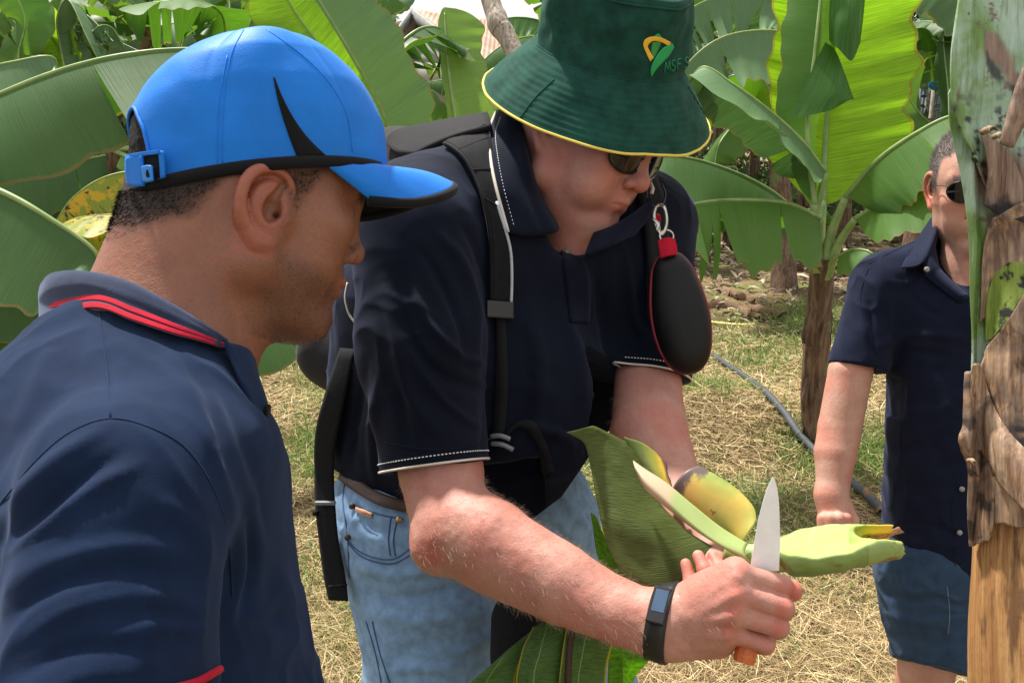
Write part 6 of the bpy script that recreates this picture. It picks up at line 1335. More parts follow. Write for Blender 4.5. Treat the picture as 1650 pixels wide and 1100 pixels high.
def stem(parent, base, top, r0, r1, nl=5, seed=1):
    """pseudostem in world coordinates, lobed, with flaking sheath edges"""
    r_ = np.random.default_rng(seed); n, m = 40, 28; base, top = np.array(base, float), np.array(top, float); a = np.linspace(0, 2 * np.pi, m, endpoint=False); V = []
    for i, t in enumerate(np.linspace(0, 1, n)):
        c = base + (top - base) * t + [.02 * math.sin(t * 4 + seed), 0, 0]; r = r0 + (r1 - r0) * t + .25 * r0 * math.exp(-t * 12)
        lob = 1 + .10 * np.maximum(0, np.sin(a * 1.0 + t * 5 + seed)) ** 3 + .06 * np.sin(3 * a + seed * 2 - t * 6)
        V.append(c + (r * lob)[:, None] * np.stack([np.cos(a), np.sin(a), 0 * a], 1))
    V = np.concatenate(V); V = V + fbm(V * [20, 20, 5], 3)[:, None] * .008 * unit_rows(V - (base + top) / 2)
    o = mesh_obj('stem', V, grid_faces(n, m, closed_v=True), LM['stem'], parent, world=True)
    for k in range(nl):                      # loose brown sheath flaps
        t = r_.uniform(.15, .95); az = r_.uniform(0, 2 * np.pi); c = base + (top - base) * t; d = np.array([math.cos(az), math.sin(az), 0]); s_ = np.array([-d[1], d[0], 0]); r = r0 + (r1 - r0) * t
        G = np.array([[c + d * (r * 1.04 + .02 * math.sin(v * 3) * (u if u > 0 else 0) + abs(w) * -.02) + s_ * w * r * .9 + np.array([0, 0, -v * .22]) for w in (-.8, -.3, .2, .7)] for v, u in zip(np.linspace(0, 1, 6), np.linspace(-.2, 1, 6))])
        G = G + (fbm(G * 30, 2) * .012)[..., None]; sheet('dry_sheath', G, LM['stem'], parent, .002, world=True)
    return o
def banana(label, base, h, seed, nleaf=8, r=.09, group=None, Lr=(1.3, 1.9), mats=('deep', 'mid', 'mid', 'blue'), dry=2, detail=True, torn=8, spread=(.0, 6.283), heading=None):
    r_ = np.random.default_rng(seed); base = np.array([base[0], base[1], 0.]); base[2] = gheight(np.array([base[0]]), np.array([base[1]]))[0] - .03 if np.hypot(base[0], base[1]) < 13 else -.03
    root = thing('banana_plant', label, 'banana plant', base, group); top = base + [r_.normal() * .08, r_.normal() * .08, h]
    stem(root, base, top, r, r * .6, 5 if detail else 2, seed)
    for k in range(nleaf):
        az = spread[0] + (spread[1] - spread[0]) * ((k * .382 * 1.618 + r_.uniform(-.04, .04)) % 1); el = r_.uniform(.45, 1.35); Ln = r_.uniform(*Lr); d = np.array([math.cos(az), math.sin(az), 0.])
        droop = r_.uniform(.5, 1.2) * (1.5 - el * .7); p = []
        for t in np.linspace(0, 1, 6):
            e = el - droop * t * 1.7; p.append(e)
        pts = [top + d * r * .3]; 
        for i in range(1, 6): e = (p[i] + p[i - 1]) / 2; pts.append(pts[-1] + (d * math.cos(e) + np.array([0, 0, math.sin(e)])) * Ln / 5 * (1 + .1 * r_.normal()))
        pts = np.array(pts); mt = mats[int(r_.integers(len(mats)))]; tn = int(r_.integers(0, torn + 1))
        petp = [pts[0] - [0, 0, .15], pts[0], pts[0] * .35 + pts[1] * .65]; bladep = [pts[0] * .35 + pts[1] * .65] + list(pts[1:])
        bladep = [bladep[0]] + list(pts[2:]) if np.linalg.norm(pts[1] - bladep[0]) < .1 else bladep
        leaf(root, bladep, r_.uniform(.20, .30), nrm=(0, 0, 1.) , mat=mt, px=False, world=True, rib_r=.013, pet=petp, phi=(r_.uniform(.1, 1.1), r_.uniform(.1, 1.1)), curl=(r_.uniform(.1, .6), r_.uniform(.1, .6)), seed=seed * 31 + k, tears=(tn * 2, tn * 2 + 1), nv=6, nt=36, midrib=True, ruffle=.035)
    for k in range(dry):
        az = r_.uniform(0, 6.28); d = np.array([math.cos(az), math.sin(az), 0.]); pts = [top - [0, 0, .1], top + d * .28 + [0, 0, .05], top + d * .42 + [0, 0, -.3], top + d * .40 + [0, 0, -.75], top + d * .33 + [0, 0, -1.1]]
        leaf(root, pts, .10, nrm=d, mat='dry', px=False, world=True, rib_r=.009, phi=(.9, .9), curl=(.9, .9), seed=seed * 7 + k, tears=(5, 5), nv=5, nt=30, midrib=False, ruffle=.15)
    return root
def G2(px, py): return ground_at(px, py)
def build_near_plants():
    # ---- the plant in the right middle, its stem standing at 1315, 700
    b = G2(1318, 725); root = thing('banana_plant', 'young banana plant with a glowing upright yellow-green leaf, between the two men at right', 'banana plant', b)
    zb = w2c(b)[2]; t = c2w(P(1322, 415, 4.42)); stem(root, b, t, .074, .056, 6, 3)
    z = 4.45
    kw = dict(nt=70)
    # backlit upright leaf and its folded front half
    leaf(root, [(1326, 330, 4.45), (1329, 250, 4.50), (1334, 160, 4.52), (1342, 60, 4.5), (1350, -60, 4.4), (1352, -150, 4.3)], .40, nrm=(.15, .3, 1), mat='bright', phi=(.05, -.1), curl=(.15, .2), seed=4, tears=(0, 0), W2=.30, rib_r=.016, base=.16, tip=.25, pet=[(1320, 430, 4.42), (1321, 380, 4.43), (1326, 325, 4.45)], **kw)
    leaf(root, [(1312, 330, 4.34), (1300, 200, 4.28), (1312, 90, 4.25), (1322, -10, 4.25), (1326, -100, 4.25)], .16, nrm=(0, .2, -1), mat='mid', phi=(.2, .5), curl=(.5, .7), seed=6, tears=(0, 0), W2=.22, rib_r=.014, base=.45, pet=[(1318, 430, 4.4), (1312, 380, 4.38), (1311, 328, 4.34)], **kw)
    # folded sheets hanging in front of the bright leaf
    for rows in ([[(1330, 68, 4.26), (1300, 130, 4.22), (1272, 192, 4.2)], [(1346, 82, 4.28), (1330, 140, 4.20), (1305, 186, 4.18)], [(1360, 115, 4.28), (1352, 150, 4.20), (1338, 178, 4.18)], [(1376, 160, 4.28), (1368, 162, 4.24), (1350, 172, 4.22)]],
                 [[(1340, -30, 4.3), (1336, 20, 4.25), (1336, 66, 4.25)], [(1362, -30, 4.26), (1356, 30, 4.2), (1352, 80, 4.2)], [(1380, -30, 4.26), (1378, 30, 4.2), (1372, 98, 4.22)], [(1396, -30, 4.3), (1392, 20, 4.27), (1386, 70, 4.28)]]):
        G = patch_px(rows, 8, 8); at = grid_uv(G, (.1, .9)); o = sheet('leaf', G, LM['mid'], root, 0, attrs=at)
    # leaf reaching left, high: grey-green blade hanging from its rib
    leaf(root, [(1330, 278, 4.35), (1290, 225, 4.25), (1235, 175, 4.15), (1180, 135, 4.1), (1132, 108, 4.15), (1100, 150, 4.3)], .335, nrm=(.35, .75, .35), mat='blue', phi=(1.35, .2), curl=(-.15, .5), seed=8, tears=(2, 1), W2=.2, rib_r=.012, gap=.03, pet=[(1318, 440, 4.42), (1313, 360, 4.4), (1330, 278, 4.35)], **kw)
    # leaf reaching left, low
    leaf(root, [(1322, 352, 4.35), (1270, 328, 4.2), (1200, 322, 4.1), (1130, 326, 4.0), (1070, 345, 3.95)], .36, nrm=(.1, .9, .2), mat='mid', phi=(1.25, .3), curl=(.1, .4), seed=9, tears=(5, 1), W2=.2, rib_r=.013, gap=.05, tearphi=.35, pet=[(1320, 440, 4.42), (1318, 385, 4.4), (1322, 352, 4.35)], **kw)
    leaf(root, [(1290, 348, 4.6), (1240, 306, 4.5), (1170, 272, 4.4), (1090, 252, 4.3), (1010, 262, 4.3)], .30, nrm=(.1, .9, .2), mat='deep', phi=(1.1, .3), curl=(.1, .4), seed=12, tears=(1, 1), W2=.2, rib_r=.012, gap=.02, pet=[(1320, 440, 4.42), (1306, 380, 4.5), (1290, 348, 4.6)], **kw)
    # leaves reaching right
    leaf(root, [(1362, 318, 4.3), (1410, 262, 4.15), (1470, 218, 4.0), (1540, 185, 3.9), (1620, 190, 3.8)], .30, nrm=(-.3, .85, .25), mat='mid', phi=(.3, 1.15), curl=(.3, .1), seed=14, tears=(1, 2), W2=.32, rib_r=.014, gap=.03, pet=[(1330, 440, 4.42), (1338, 380, 4.38), (1362, 318, 4.3)], **kw)
    leaf(root, [(1378, 352, 4.25), (1430, 322, 4.1), (1490, 300, 3.95), (1550, 290, 3.85), (1600, 310, 3.8)], .2, nrm=(-.2, .9, .2), mat='mid', phi=(.3, 1.05), curl=(.3, .2), seed=15, tears=(0, 1), W2=.235, rib_r=.013, pet=[(1332, 445, 4.42), (1350, 395, 4.36), (1378, 352, 4.25)], **kw)
    leaf(root, [(1352, 412, 4.3), (1375, 402, 4.2), (1405, 408, 4.1), (1425, 440, 4.05)], .15, nrm=(0, .7, -.6), mat='mid', phi=(.4, .5), curl=(.4, .4), seed=16, tears=(0, 0), rib_r=.010, pet=[(1330, 450, 4.42), (1338, 425, 4.38), (1352, 412, 4.3)], nt=40)
    # ---- the plant left of the frame whose leaves reach in behind the blue cap
    b = G2(-330, 700); root = thing('banana_plant', 'big banana plant at the left edge, long dark leaves reaching behind the blue cap', 'banana plant', b); t = c2w(P(-330, 240, w2c(b)[2] - .6)); stem(root, b, t, .11, .08, 4, 5)
    leaf(root, [(-240, 290, 3.1), (-120, 215, 2.95), (0, 152, 2.85), (120, 106, 2.85), (240, 82, 2.9), (380, 76, 3.0)], .22, nrm=(.0, .95, .2), mat='deep', phi=(.25, 1.3), curl=(.4, .10), seed=21, tears=(0, 1), W2=.335, rib_r=.012, gap=.02, ruffle=.012, nv=14, nt=90, pet=[(-330, 300, 3.3), (-290, 300, 3.2), (-240, 290, 3.1)])
    leaf(root, [(-250, 250, 2.7), (-120, 265, 2.62), (0, 308, 2.6), (80, 352, 2.6), (150, 402, 2.62), (156, 440, 2.66)], .18, nrm=(.25, .9, .1), mat='deep', phi=(.3, 1.3), curl=(.4, .1), seed=22, tears=(0, 0), W2=.27, rib_r=.015, ruffle=.02, nv=12, nt=80, tip=.12, pet=[(-330, 280, 2.9), (-290, 255, 2.8), (-250, 250, 2.7)])
    leaf(root, [(-220, 430, 3.0), (-100, 440, 2.9), (0, 452, 2.9), (90, 470, 2.95), (200, 510, 3.1)], .22, nrm=(0, .9, -.2), mat='deep', phi=(.3, 1.1), curl=(.3, .2), seed=23, tears=(1, 0), rib_r=.010, nv=10, nt=60, pet=[(-330, 330, 3.2), (-280, 400, 3.1), (-220, 430, 3.0)])
    leaf(root, [(-200, 510, 3.0), (-100, 520, 2.95), (0, 530, 2.95), (80, 548, 3.0), (200, 600, 3.2)], .2, nrm=(0, .9, -.2), mat='mid', phi=(.3, 1.0), curl=(.3, .3), seed=24, tears=(0, 0), rib_r=.010, pet=[(-330, 360, 3.2), (-270, 470, 3.1), (-200, 510, 3.0)], nt=50)
    leaf(root, [(-150, 150, 3.6), (-60, 120, 3.5), (20, 100, 3.5), (85, 92, 3.55), (92, 130, 3.6)], .20, nrm=(.1, .9, -.1), mat='blue', phi=(.3, 1.1), curl=(.3, .2), seed=25, tears=(0, 0), rib_r=.008, pet=[(-330, 260, 3.5), (-250, 190, 3.6), (-150, 150, 3.6)], nt=50)
    # ---- spotted yellow leaf and dark leaves behind the cap's strap
    b = G2(165, 470); zz = w2c(b)[2]; root = thing('banana_plant', 'banana plant with a yellowing brown-spotted leaf beside the strap of the blue cap', 'banana plant', b); t = c2w(P(180, 225, zz - .5)); stem(root, b, t, .09, .07, 5, 7); s_ = zz - .6
    leaf(root, [(300, 268, s_ - .6), (240, 272, s_ - .8), (170, 285, s_ - .95), (118, 318, s_ - 1.0), (86, 362, s_ - 1.0)], .34, nrm=(-.2, .6, -.8), mat='yellow', phi=(.5, .3), curl=(.2, .3), seed=31, tears=(1, 1), rib_r=.012, W2=.16, label='yellowing leaf with brown burnt spots', pet=[(180, 240, s_ + .1), (260, 240, s_ - .3), (300, 268, s_ - .6)])
    leaf(root, [(300, 370, s_ - .9), (240, 352, s_ - 1.0), (180, 346, s_ - 1.1), (120, 352, s_ - 1.1), (84, 372, s_ - 1.1)], .36, nrm=(0, 1, -.1), mat='yellow', phi=(.4, 1.3), curl=(.2, .1), seed=33, tears=(0, 1), rib_r=.012, label='yellow leaf half with burnt brown streaks', pet=[(180, 240, s_ + .1), (290, 300, s_ - .5), (300, 370, s_ - .9)])
    leaf(root, [(170, 250, s_), (110, 262, s_ - .3), (50, 270, s_ - .5), (-30, 300, s_ - .6)], .45, nrm=(0, 1, -.2), mat='deep', phi=(1.1, .9), curl=(.2, .2), seed=34, tears=(3, 2), rib_r=.012)
    leaf(root, [(160, 262, s_ + .2), (130, 280, s_ + .1), (90, 320, s_), (40, 380, s_)], .4, nrm=(.3, .7, -.5), mat='deep', phi=(.9, .5), curl=(.2, .2), seed=35, tears=(2, 2), rib_r=.012)
    leaf(root, [(195, 250, s_ + .3), (240, 262, s_), (320, 300, s_ - .3), (420, 360, s_ - .5)], .42, nrm=(0, 1, -.3), mat='mid', phi=(.9, .9), curl=(.2, .2), seed=36, tears=(3, 2), rib_r=.012)
    # ---- plant behind the blue cap and the green hat
    b = G2(560, 560); zz = w2c(b)[2]; root = thing('banana_plant', 'tall banana plant between blue cap and green hat, with a broad grey-green leaf', 'banana plant', b); t = c2w(P(585, 235, zz)); stem(root, b, t, .11, .085, 3, 9); s_ = zz - .9
    leaf(root, [(652, 262, s_ - .1), (612, 170, s_ - .3), (568, 90, s_ - .5), (520, 10, s_ - .6), (465, -80, s_ - .6)], .02, nrm=(-.35, .25, -.9), mat='blue', phi=(.12, .15), curl=(.15, .25), seed=41, tears=(0, 0), W2=.33, rib_r=.010, tip=.15, base=.15, nt=80)
    leaf(root, [(610, 230, s_ + .5), (570, 150, s_ + .45), (520, 80, s_ + .4), (470, 10, s_ + .4), (420, -80, s_ + .4)], .30, nrm=(-.2, .2, 1), mat='bright', phi=(.1, .1), curl=(.2, .3), seed=42, tears=(1, 0), W2=.30, rib_r=.014, tip=.3, base=.25, nt=80)
    leaf(root, [(600, 245, s_ + .6), (480, 80, s_ + .8), (430, 30, s_ + .8), (410, 26, s_ + .8), (395, 60, s_ + .9)], .2, nrm=(-.3, .8, -.5), mat='blue', phi=(1.1, .2), curl=(.2, .2), seed=44, tears=(2, 1), rib_r=.014)
    leaf(root, [(545, 250, s_ - 1.6), (490, 400, s_ - 1.7), (460, 450, s_ - 1.8), (410, 510, s_ - 1.9), (310, 545, s_ - 1.9)], .30, nrm=(-.2, .4, -.8), mat='deep', phi=(.15, .3), curl=(.2, .3), seed=43, tears=(0, 0), rib_r=.012, W2=.30, nt=60, label='low green leaf showing under the chin of the man in the blue cap')
    leaf(root, [(560, 60, s_ + .8), (572, 10, s_ + .6), (610, -14, s_ + .5), (655, 8, s_ + .5)], .2, nrm=(0, .9, -.4), mat='mid', phi=(.6, .8), curl=(.3, .3), seed=45, tears=(3, 3), rib_r=.010)
    b = G2(735, 520); zz = w2c(b)[2]; root = thing('banana_plant', 'banana plant with one upright light green leaf just left of the green hat', 'banana plant', b); t = c2w(P(738, 300, zz)); stem(root, b, t, .09, .07, 2, 11); s_ = zz - .4
    leaf(root, [(742, 290, s_), (735, 205, s_), (726, 140, s_), (719, 75, s_ + .05), (716, 12, s_ + .1)], .06, nrm=(.25, .1, -1), mat='lime', phi=(.2, .05), curl=(.1, .15), seed=51, tears=(0, 0), W2=.34, rib_r=.022, tip=.10, base=.2, nt=80, label='upright light green leaf with a pale midrib')
    leaf(root, [(625, 100, s_ - .1), (645, 70, s_ - .1), (680, 45, s_), (712, 48, s_ + .1), (740, 80, s_ + .3)], .42, nrm=(-.2, 1, -.1), mat='deep', phi=(1.5, .9), curl=(-.1, .2), seed=52, tears=(9, 5), tearphi=.45, gap=.18, rib_r=.016, pet=[(600, 260, s_), (608, 150, s_ - .1), (625, 100, s_ - .1)])
    leaf(root, [(700, 225, s_ + .1), (690, 190, s_), (680, 165, s_ - .1), (665, 150, s_ - .1)], .28, nrm=(0, .5, -.8), mat='mid', phi=(.2, .3), curl=(.3, .3), seed=53, tears=(1, 1), rib_r=.010)
    leaf(root, [(735, 230, s_ + .8), (800, 150, s_ + .8), (850, 100, s_ + .8), (910, 70, s_ + .9)], .15, nrm=(-.3, .8, -.3), mat='mid', phi=(.8, .3), curl=(.3, .3), seed=54, tears=(2, 1), rib_r=.012)
    # ---- crumpled and torn leaves in the top left
    b = G2(128, 470); zz = w2c(b)[2]; root = thing('banana_plant', 'banana plant with crumpled and torn curtain leaves in the top left', 'banana plant', b); t = c2w(P(120, 180, zz)); stem(root, b, t, .09, .07, 3, 12); s_ = zz - .7
    leaf(root, [(120, 170, s_), (100, 90, s_), (92, 30, s_ - .1), (110, 0, s_ - .2), (140, 60, s_ - .3), (165, 110, s_ - .3)], .17, nrm=(-.4, .4, -.8), mat='blue', phi=(.9, 1.0), curl=(.9, .8), seed=81, tears=(4, 4), ruffle=.12, rib_r=.012, tearphi=.5)
    leaf(root, [(115, 120, s_ + .2), (90, 70, s_ + .1), (60, 30, s_), (30, 15, s_)], .22, nrm=(-.2, .5, .8), mat='bright', phi=(.2, .4), curl=(.3, .3), seed=82, tears=(0, 1), rib_r=.012)
    leaf(root, [(40, 150, s_), (30, 90, s_ - .1), (40, 30, s_ - .2), (10, -40, s_ - .2)], .26, nrm=(-.1, .3, -1), mat='mid', phi=(.2, .3), curl=(.3, .3), seed=83, tears=(1, 1), rib_r=.012)
    leaf(root, [(365, 70, s_ + .3), (355, 20, s_), (310, 0, s_ - .2), (250, 4, s_ - .3), (195, 12, s_ - .3)], .42, nrm=(0, 1, -.15), mat='mid', phi=(.3, 1.3), curl=(.2, .1), seed=84, tears=(1, 7), gap=.1, tearphi=.4, rib_r=.012, W2=.40)
    leaf(root, [(200, 75, s_), (180, 45, s_ - .1), (160, 42, s_ - .2), (146, 55, s_ - .2)], .22, nrm=(0, 1, -.2), mat='deep', phi=(1.2, 1.0), curl=(.1, .1), seed=85, tears=(8, 8), gap=.15, tearphi=.4, rib_r=.010)
    leaf(root, [(140, 150, s_ + .1), (110, 60, s_ + .2), (130, 20, s_ + .2), (180, 60, s_ + .1), (240, 90, s_)], .22, nrm=(0, .8, -.5), mat='blue', phi=(.8, .8), curl=(.3, .4), seed=86, tears=(3, 3), rib_r=.012)
    # ---- plant right of the hat, its leaf hanging like a curtain
    b = G2(1262, 470); zz = w2c(b)[2]; root = thing('banana_plant', 'banana plant with a wide grey-green curtain leaf arching right of the green hat', 'banana plant', b); t = c2w(P(1250, 150, zz)); stem(root, b, t, .12, .09, 5, 13); s_ = zz - .6
    leaf(root, [(1340, 110, s_ - .3), (1300, 62, s_ - .6), (1235, 49, s_ - .8), (1165, 60, s_ - .9), (1112, 98, s_ - .9), (1070, 160, s_ - .9)], .50, nrm=(0, 1, -.1), mat='blue', phi=(1.35, .3), curl=(.05, .3), seed=61, tears=(4, 2), gap=.06, rib_r=.014, nt=80, pet=[(1262, 190, s_ + .4), (1330, 150, s_), (1340, 110, s_ - .3)])
    leaf(root, [(1300, 60, s_ + .6), (1260, 10, s_ + .5), (1190, -12, s_ + .4), (1120, 10, s_ + .3), (1060, 60, s_ + .3)], .55, nrm=(0, 1, -.1), mat='blue', phi=(1.35, .3), curl=(.05, .3), seed=62, tears=(9, 4), gap=.12, tearphi=.4, rib_r=.014, nt=80, pet=[(1262, 180, s_ + .8), (1300, 110, s_ + .8), (1300, 60, s_ + .6)])
    leaf(root, [(1250, 180, s_ + .4), (1230, 130, s_ + .3), (1190, 120, s_), (1130, 150, s_ - .2), (1080, 230, s_ - .2)], .3, nrm=(0, 1, -.3), mat='bright', phi=(.9, .5), curl=(.3, .3), seed=63, tears=(1, 1), rib_r=.014)
    leaf(root, [(1240, 200, s_), (1200, 190, s_ - .3), (1160, 230, s_ - .5), (1150, 280, s_ - .5)], .25, nrm=(0, 1, -.3), mat='mid', phi=(.9, .5), curl=(.3, .3), seed=64, tears=(1, 1), rib_r=.012)
    # ---- plant in the upper right gap
    b = G2(1470, 455); zz = w2c(b)[2]; root = thing('banana_plant', 'banana plant with broad dark leaves in the gap beside the peeling trunk', 'banana plant', b); t = c2w(P(1490, 190, zz)); stem(root, b, t, .11, .085, 4, 17); s_ = zz - .6
    leaf(root, [(1560, 190, s_ - .1), (1600, 60, s_ - .5), (1550, -10, s_ - .6), (1490, -40, s_ - .6), (1430, -20, s_ - .4)], .55, nrm=(0, .8, -.6), mat='deep', phi=(.3, .75), curl=(.2, .2), seed=71, tears=(0, 1), rib_r=.014, W2=.50, nt=70)
    leaf(root, [(1540, 140, s_), (1500, 55, s_ - .1), (1470, 48, s_ - .1), (1440, 60, s_ - .1), (1410, 100, s_)], .35, nrm=(0, 1, -.2), mat='mid', phi=(1.3, .4), curl=(.0, .3), seed=72, tears=(5, 2), gap=.1, rib_r=.012)
    leaf(root, [(1500, 200, s_ - .1), (1478, 178, s_ - .3), (1450, 130, s_ - .4), (1436, 80, s_ - .4)], .36, nrm=(-.5, .5, -.7), mat='mid', phi=(.2, .3), curl=(.2, .2), seed=73, tears=(1, 0), rib_r=.014)
    leaf(root, [(1490, 215, s_), (1440, 190, s_ - .2), (1400, 200, s_ - .3), (1370, 230, s_ - .3)], .3, nrm=(0, 1, -.4), mat='deep', phi=(.7, .5), curl=(.3, .2), seed=74, tears=(1, 0), rib_r=.014)
    leaf(root, [(1530, 210, s_ - .3), (1528, 150, s_ - .4), (1522, 90, s_ - .45), (1520, 50, s_ - .4)], .16, nrm=(-.5, .3, -.8), mat='deep', phi=(.6, .5), curl=(.6, .5), seed=75, tears=(0, 0), rib_r=.010)
    # ---- low sucker in front, below the knife hand
    b = np.array([.12, 1.02, gheight(np.array([.12]), np.array([1.02]))[0]]); root = thing('banana_sucker', 'banana sucker with green leaves edged in yellow and brown, below the forearm', 'banana plant', b); top = c2w(P(900, 1300, 1.05)); stem(root, b, top, .045, .025, 1, 19)
    LM['edged'] = leaf_mat('banana_leaf_yellow_edge', (.075, .150, .035), (.10, .2, .05), trans=.25, edge=(.60, .48, .04), vein=420)
    for rows, lab in (([[(1010, 990, .99), (985, 1040, .99), (975, 1120, 1.0), (985, 1240, 1.0)], [(960, 985, .985), (940, 1040, .975), (930, 1120, .98), (930, 1240, 1.0)], [(918, 985, .99), (906, 1050, .975), (900, 1120, .98), (905, 1240, 1.0)]], 'green leaf half with a brown central scar'),
                      ([[(905, 985, 1.0), (915, 1030, .99), (905, 1110, .99), (905, 1240, 1.0)], [(885, 1000, .995), (870, 1050, .975), (860, 1110, .97), (880, 1240, 1.0)], [(862, 1012, 1.0), (842, 1050, .985), (832, 1110, .98), (850, 1240, 1.0)]], 'folded green leaf strip with a yellow margin'),
                      ([[(880, 1005, 1.03), (850, 1040, 1.01), (830, 1110, 1.0), (860, 1240, 1.0)], [(850, 1020, 1.03), (810, 1060, 1.0), (780, 1120, 1.0), (820, 1240, 1.0)], [(825, 1045, 1.03), (785, 1080, 1.01), (745, 1130, 1.0), (800, 1240, 1.0)]], 'outer green leaf strip behind the others'),
                      ([[(952, 825, 1.13), (960, 880, 1.12), (975, 960, 1.10), (980, 1240, 1.05)], [(962, 835, 1.12), (978, 890, 1.10), (1000, 960, 1.08), (1010, 1240, 1.04)], [(968, 850, 1.12), (990, 905, 1.10), (1015, 965, 1.08), (1020, 1240, 1.04)]], 'light green leaf strip behind the cut leaf'),
                      ([[(1000, 1035, 1.02), (1003, 1060, 1.02), (1000, 1120, 1.02), (990, 1240, 1.02)], [(1025, 1030, 1.03), (1020, 1060, 1.02), (1005, 1120, 1.03), (1000, 1240, 1.02)], [(1062, 1048, 1.04), (1045, 1062, 1.03), (1008, 1122, 1.04), (1004, 1240, 1.03)]], 'small pale green leaf tip below the wristband')):
        G = patch_px(rows, 9, 9); N = normals(G.reshape(-1, 3), grid_faces(*G.shape[:2])).reshape(G.shape); G = G + N * (fbm(G * 25, 2) * .003)[..., None]
        G = G.transpose(1, 0, 2); o = sheet('leaf', G, LM['edged'] if 'light' not in lab and 'pale' not in lab else LM['bright'], root, .0008, attrs=grid_uv(G)); o['label'] = lab
    v, q = tube(smooth_poly([P(930, 985, .982), P(918, 1040, .972), P(915, 1120, .975), P(915, 1240, 1.0)], 6), .0035, 6, flat=.6); mesh_obj('midrib', v, q, plain('brown_scar', (.045, .02, .012), .7), root)
def build_far():
    rows = [(-60, 455, 2.2, 7, 'banana plant at the far left edge behind the dark arching leaves'), (45, 420, 2.6, 8, 'banana plant with lime and dark leaves in the top left corner'), (120, 395, 2.7, 9, 'banana plant with a crumpled hanging leaf left of the shredded one'), (215, 385, 2.3, 10, 'banana plant in the gap between the torn leaf and the crumpled leaf'),
            (300, 415, 2.7, 11, 'banana plant with torn curtain leaves above the back of the blue cap'), (395, 400, 2.6, 12, 'banana plant right above the crown of the blue cap'), (470, 370, 2.5, 13, 'banana plant above the front panel of the blue cap'), (545, 350, 2.5, 14, 'banana plant reaching over the left end of the shed roof'),
            (640, 360, 1.0, 15, 'low banana plant in front of the shed wall'), (700, 380, .9, 16, 'low banana plant below the shed gable'), (780, 365, 1.1, 17, 'low banana plant at the foot of the shed roof near the post'), (850, 390, 1.6, 18, 'banana plant between the leaning post and the green hat'),
            (935, 400, 2.6, 19, 'banana plant hidden behind the green hat'), (1080, 400, 2.6, 20, 'banana plant just right of the hat emblem, high leaves'), (1150, 370, 2.8, 21, 'banana plant with long fringed leaves at the top right of the hat'), (1215, 350, 2.7, 22, 'banana plant above the wide grey-green curtain leaf'),
            (1300, 370, 2.5, 23, 'banana plant directly behind the folded young leaf'), (1380, 345, 2.6, 24, 'banana plant behind the glowing yellow-green leaf'), (1445, 330, 1.5, 25, 'banana plant low in front of the bluish fence'), (1520, 410, 2.7, 26, 'banana plant above the grey-haired man'), (1610, 400, 2.7, 27, 'banana plant behind the peeling trunk'), (1690, 420, 2.6, 28, 'banana plant beyond the right edge behind the trunk'),
            (20, 330, 3.0, 29, 'distant banana plant deep in the left rows'), (170, 325, 3.0, 30, 'distant banana plant behind the torn leaf row'), (260, 320, 3.1, 41, 'distant banana plant left of the cap crown'), (360, 325, 3.0, 42, 'distant banana plant over the middle of the cap'), (1110, 315, 3.2, 43, 'distant banana plant right behind the hat brim'), (1270, 315, 3.2, 44, 'distant banana plant in the last row behind the young plant')]
    for px, py, h, sd, lb in rows:
        banana(lb, G2(px, py), h, sd, nleaf=10 if h > 1.3 else 8, group='banana plants of the back rows', Lr=(1.3, 2.1) if h > 1.3 else (.9, 1.2), dry=3, detail=False, r=.10)
    lab2 = ['small banana plant on the slope behind the wristwatch arm and hanging case', 'low banana shoot between the far trunks above the young plant', 'low banana shoot right of the far brown trunk', 'low banana plant behind the neck of the man in the blue cap']
    for (px, py, h, sd), lb in zip([(1172, 395, .4, 31), (1235, 420, .4, 32), (1425, 380, .5, 33), (70, 440, .6, 34)], lab2): banana(lb, G2(px, py), h, sd, nleaf=6, r=.06, group='low banana shoots', Lr=(.6, .9), dry=1, detail=False)
    # brown pseudostems standing without leaves in view
    for (px, py, top, w, lb) in ((1278, 410, 258, .11, 'brown leafless banana stump left of the young plant'), (1352, 395, 248, .11, 'brown banana stump directly behind the young plant'), (1412, 300, 200, .12, 'short red-brown banana stump in the gap right of the glowing leaf'), (182, 330, 225, .10, 'brown leaning banana stump beside the cap strap')):
        b = G2(px, py); root = thing('banana_stump', lb, 'banana stump', b, 'leafless banana stumps'); h = (c2w(P(px, top, w2c(b)[2])) - b)[2]; stem(root, b, b + [.05, 0, h], w, w * .8, 5, px)
    # trees and scrub closing the view
    M_bark = plain('bark', (.16, .12, .09), .85, nz=20, var=.5, bump=.8, bd=.02)
    t = NT('tree_leaves'); n_ = t.noise(1.3, 3); r_ = t.attr('rnd'); c = t.ramp(r_, (0., (.018, .045, .012)), (.6, (.045, .085, .02)), (1., (.11, .15, .035))); t.fin(c, .55); tr = t.n.new('ShaderNodeBsdfTranslucent'); t.set(tr.inputs[0], c); mm = t.n.new('ShaderNodeMixShader'); mm.inputs[0].default_value = .25; t.l.new(t.b.outputs[0], mm.inputs[1]); t.l.new(tr.outputs[0], mm.inputs[2]); t.l.new(mm.outputs[0], t.out.inputs[0]); M_tl = t.m
    def tree(lb, x, y, h, rad, seed, n=15000):
        r2 = np.random.default_rng(seed); root = thing('broadleaf_tree', lb, 'tree', (x, y, 0), 'trees behind the plantation')
        pts = [np.array([x, y, -.1]), np.array([x + .1, y, h * .4]), np.array([x, y, h * .85])]; v, q = tube(smooth_poly(pts, 6), [.16, .12, .05], 9); ms = [(v, q)]
        for k in range(7):
            a = r2.uniform(0, 6.28); s0 = np.array([x, y, h * r2.uniform(.3, .6)]); e = s0 + np.array([math.cos(a), math.sin(a), .6]) * rad * .8; v, q = tube(smooth_poly([s0, (s0 + e) / 2 + [0, 0, .15], e], 5), [.07, .02], 6); ms.append((v, q))
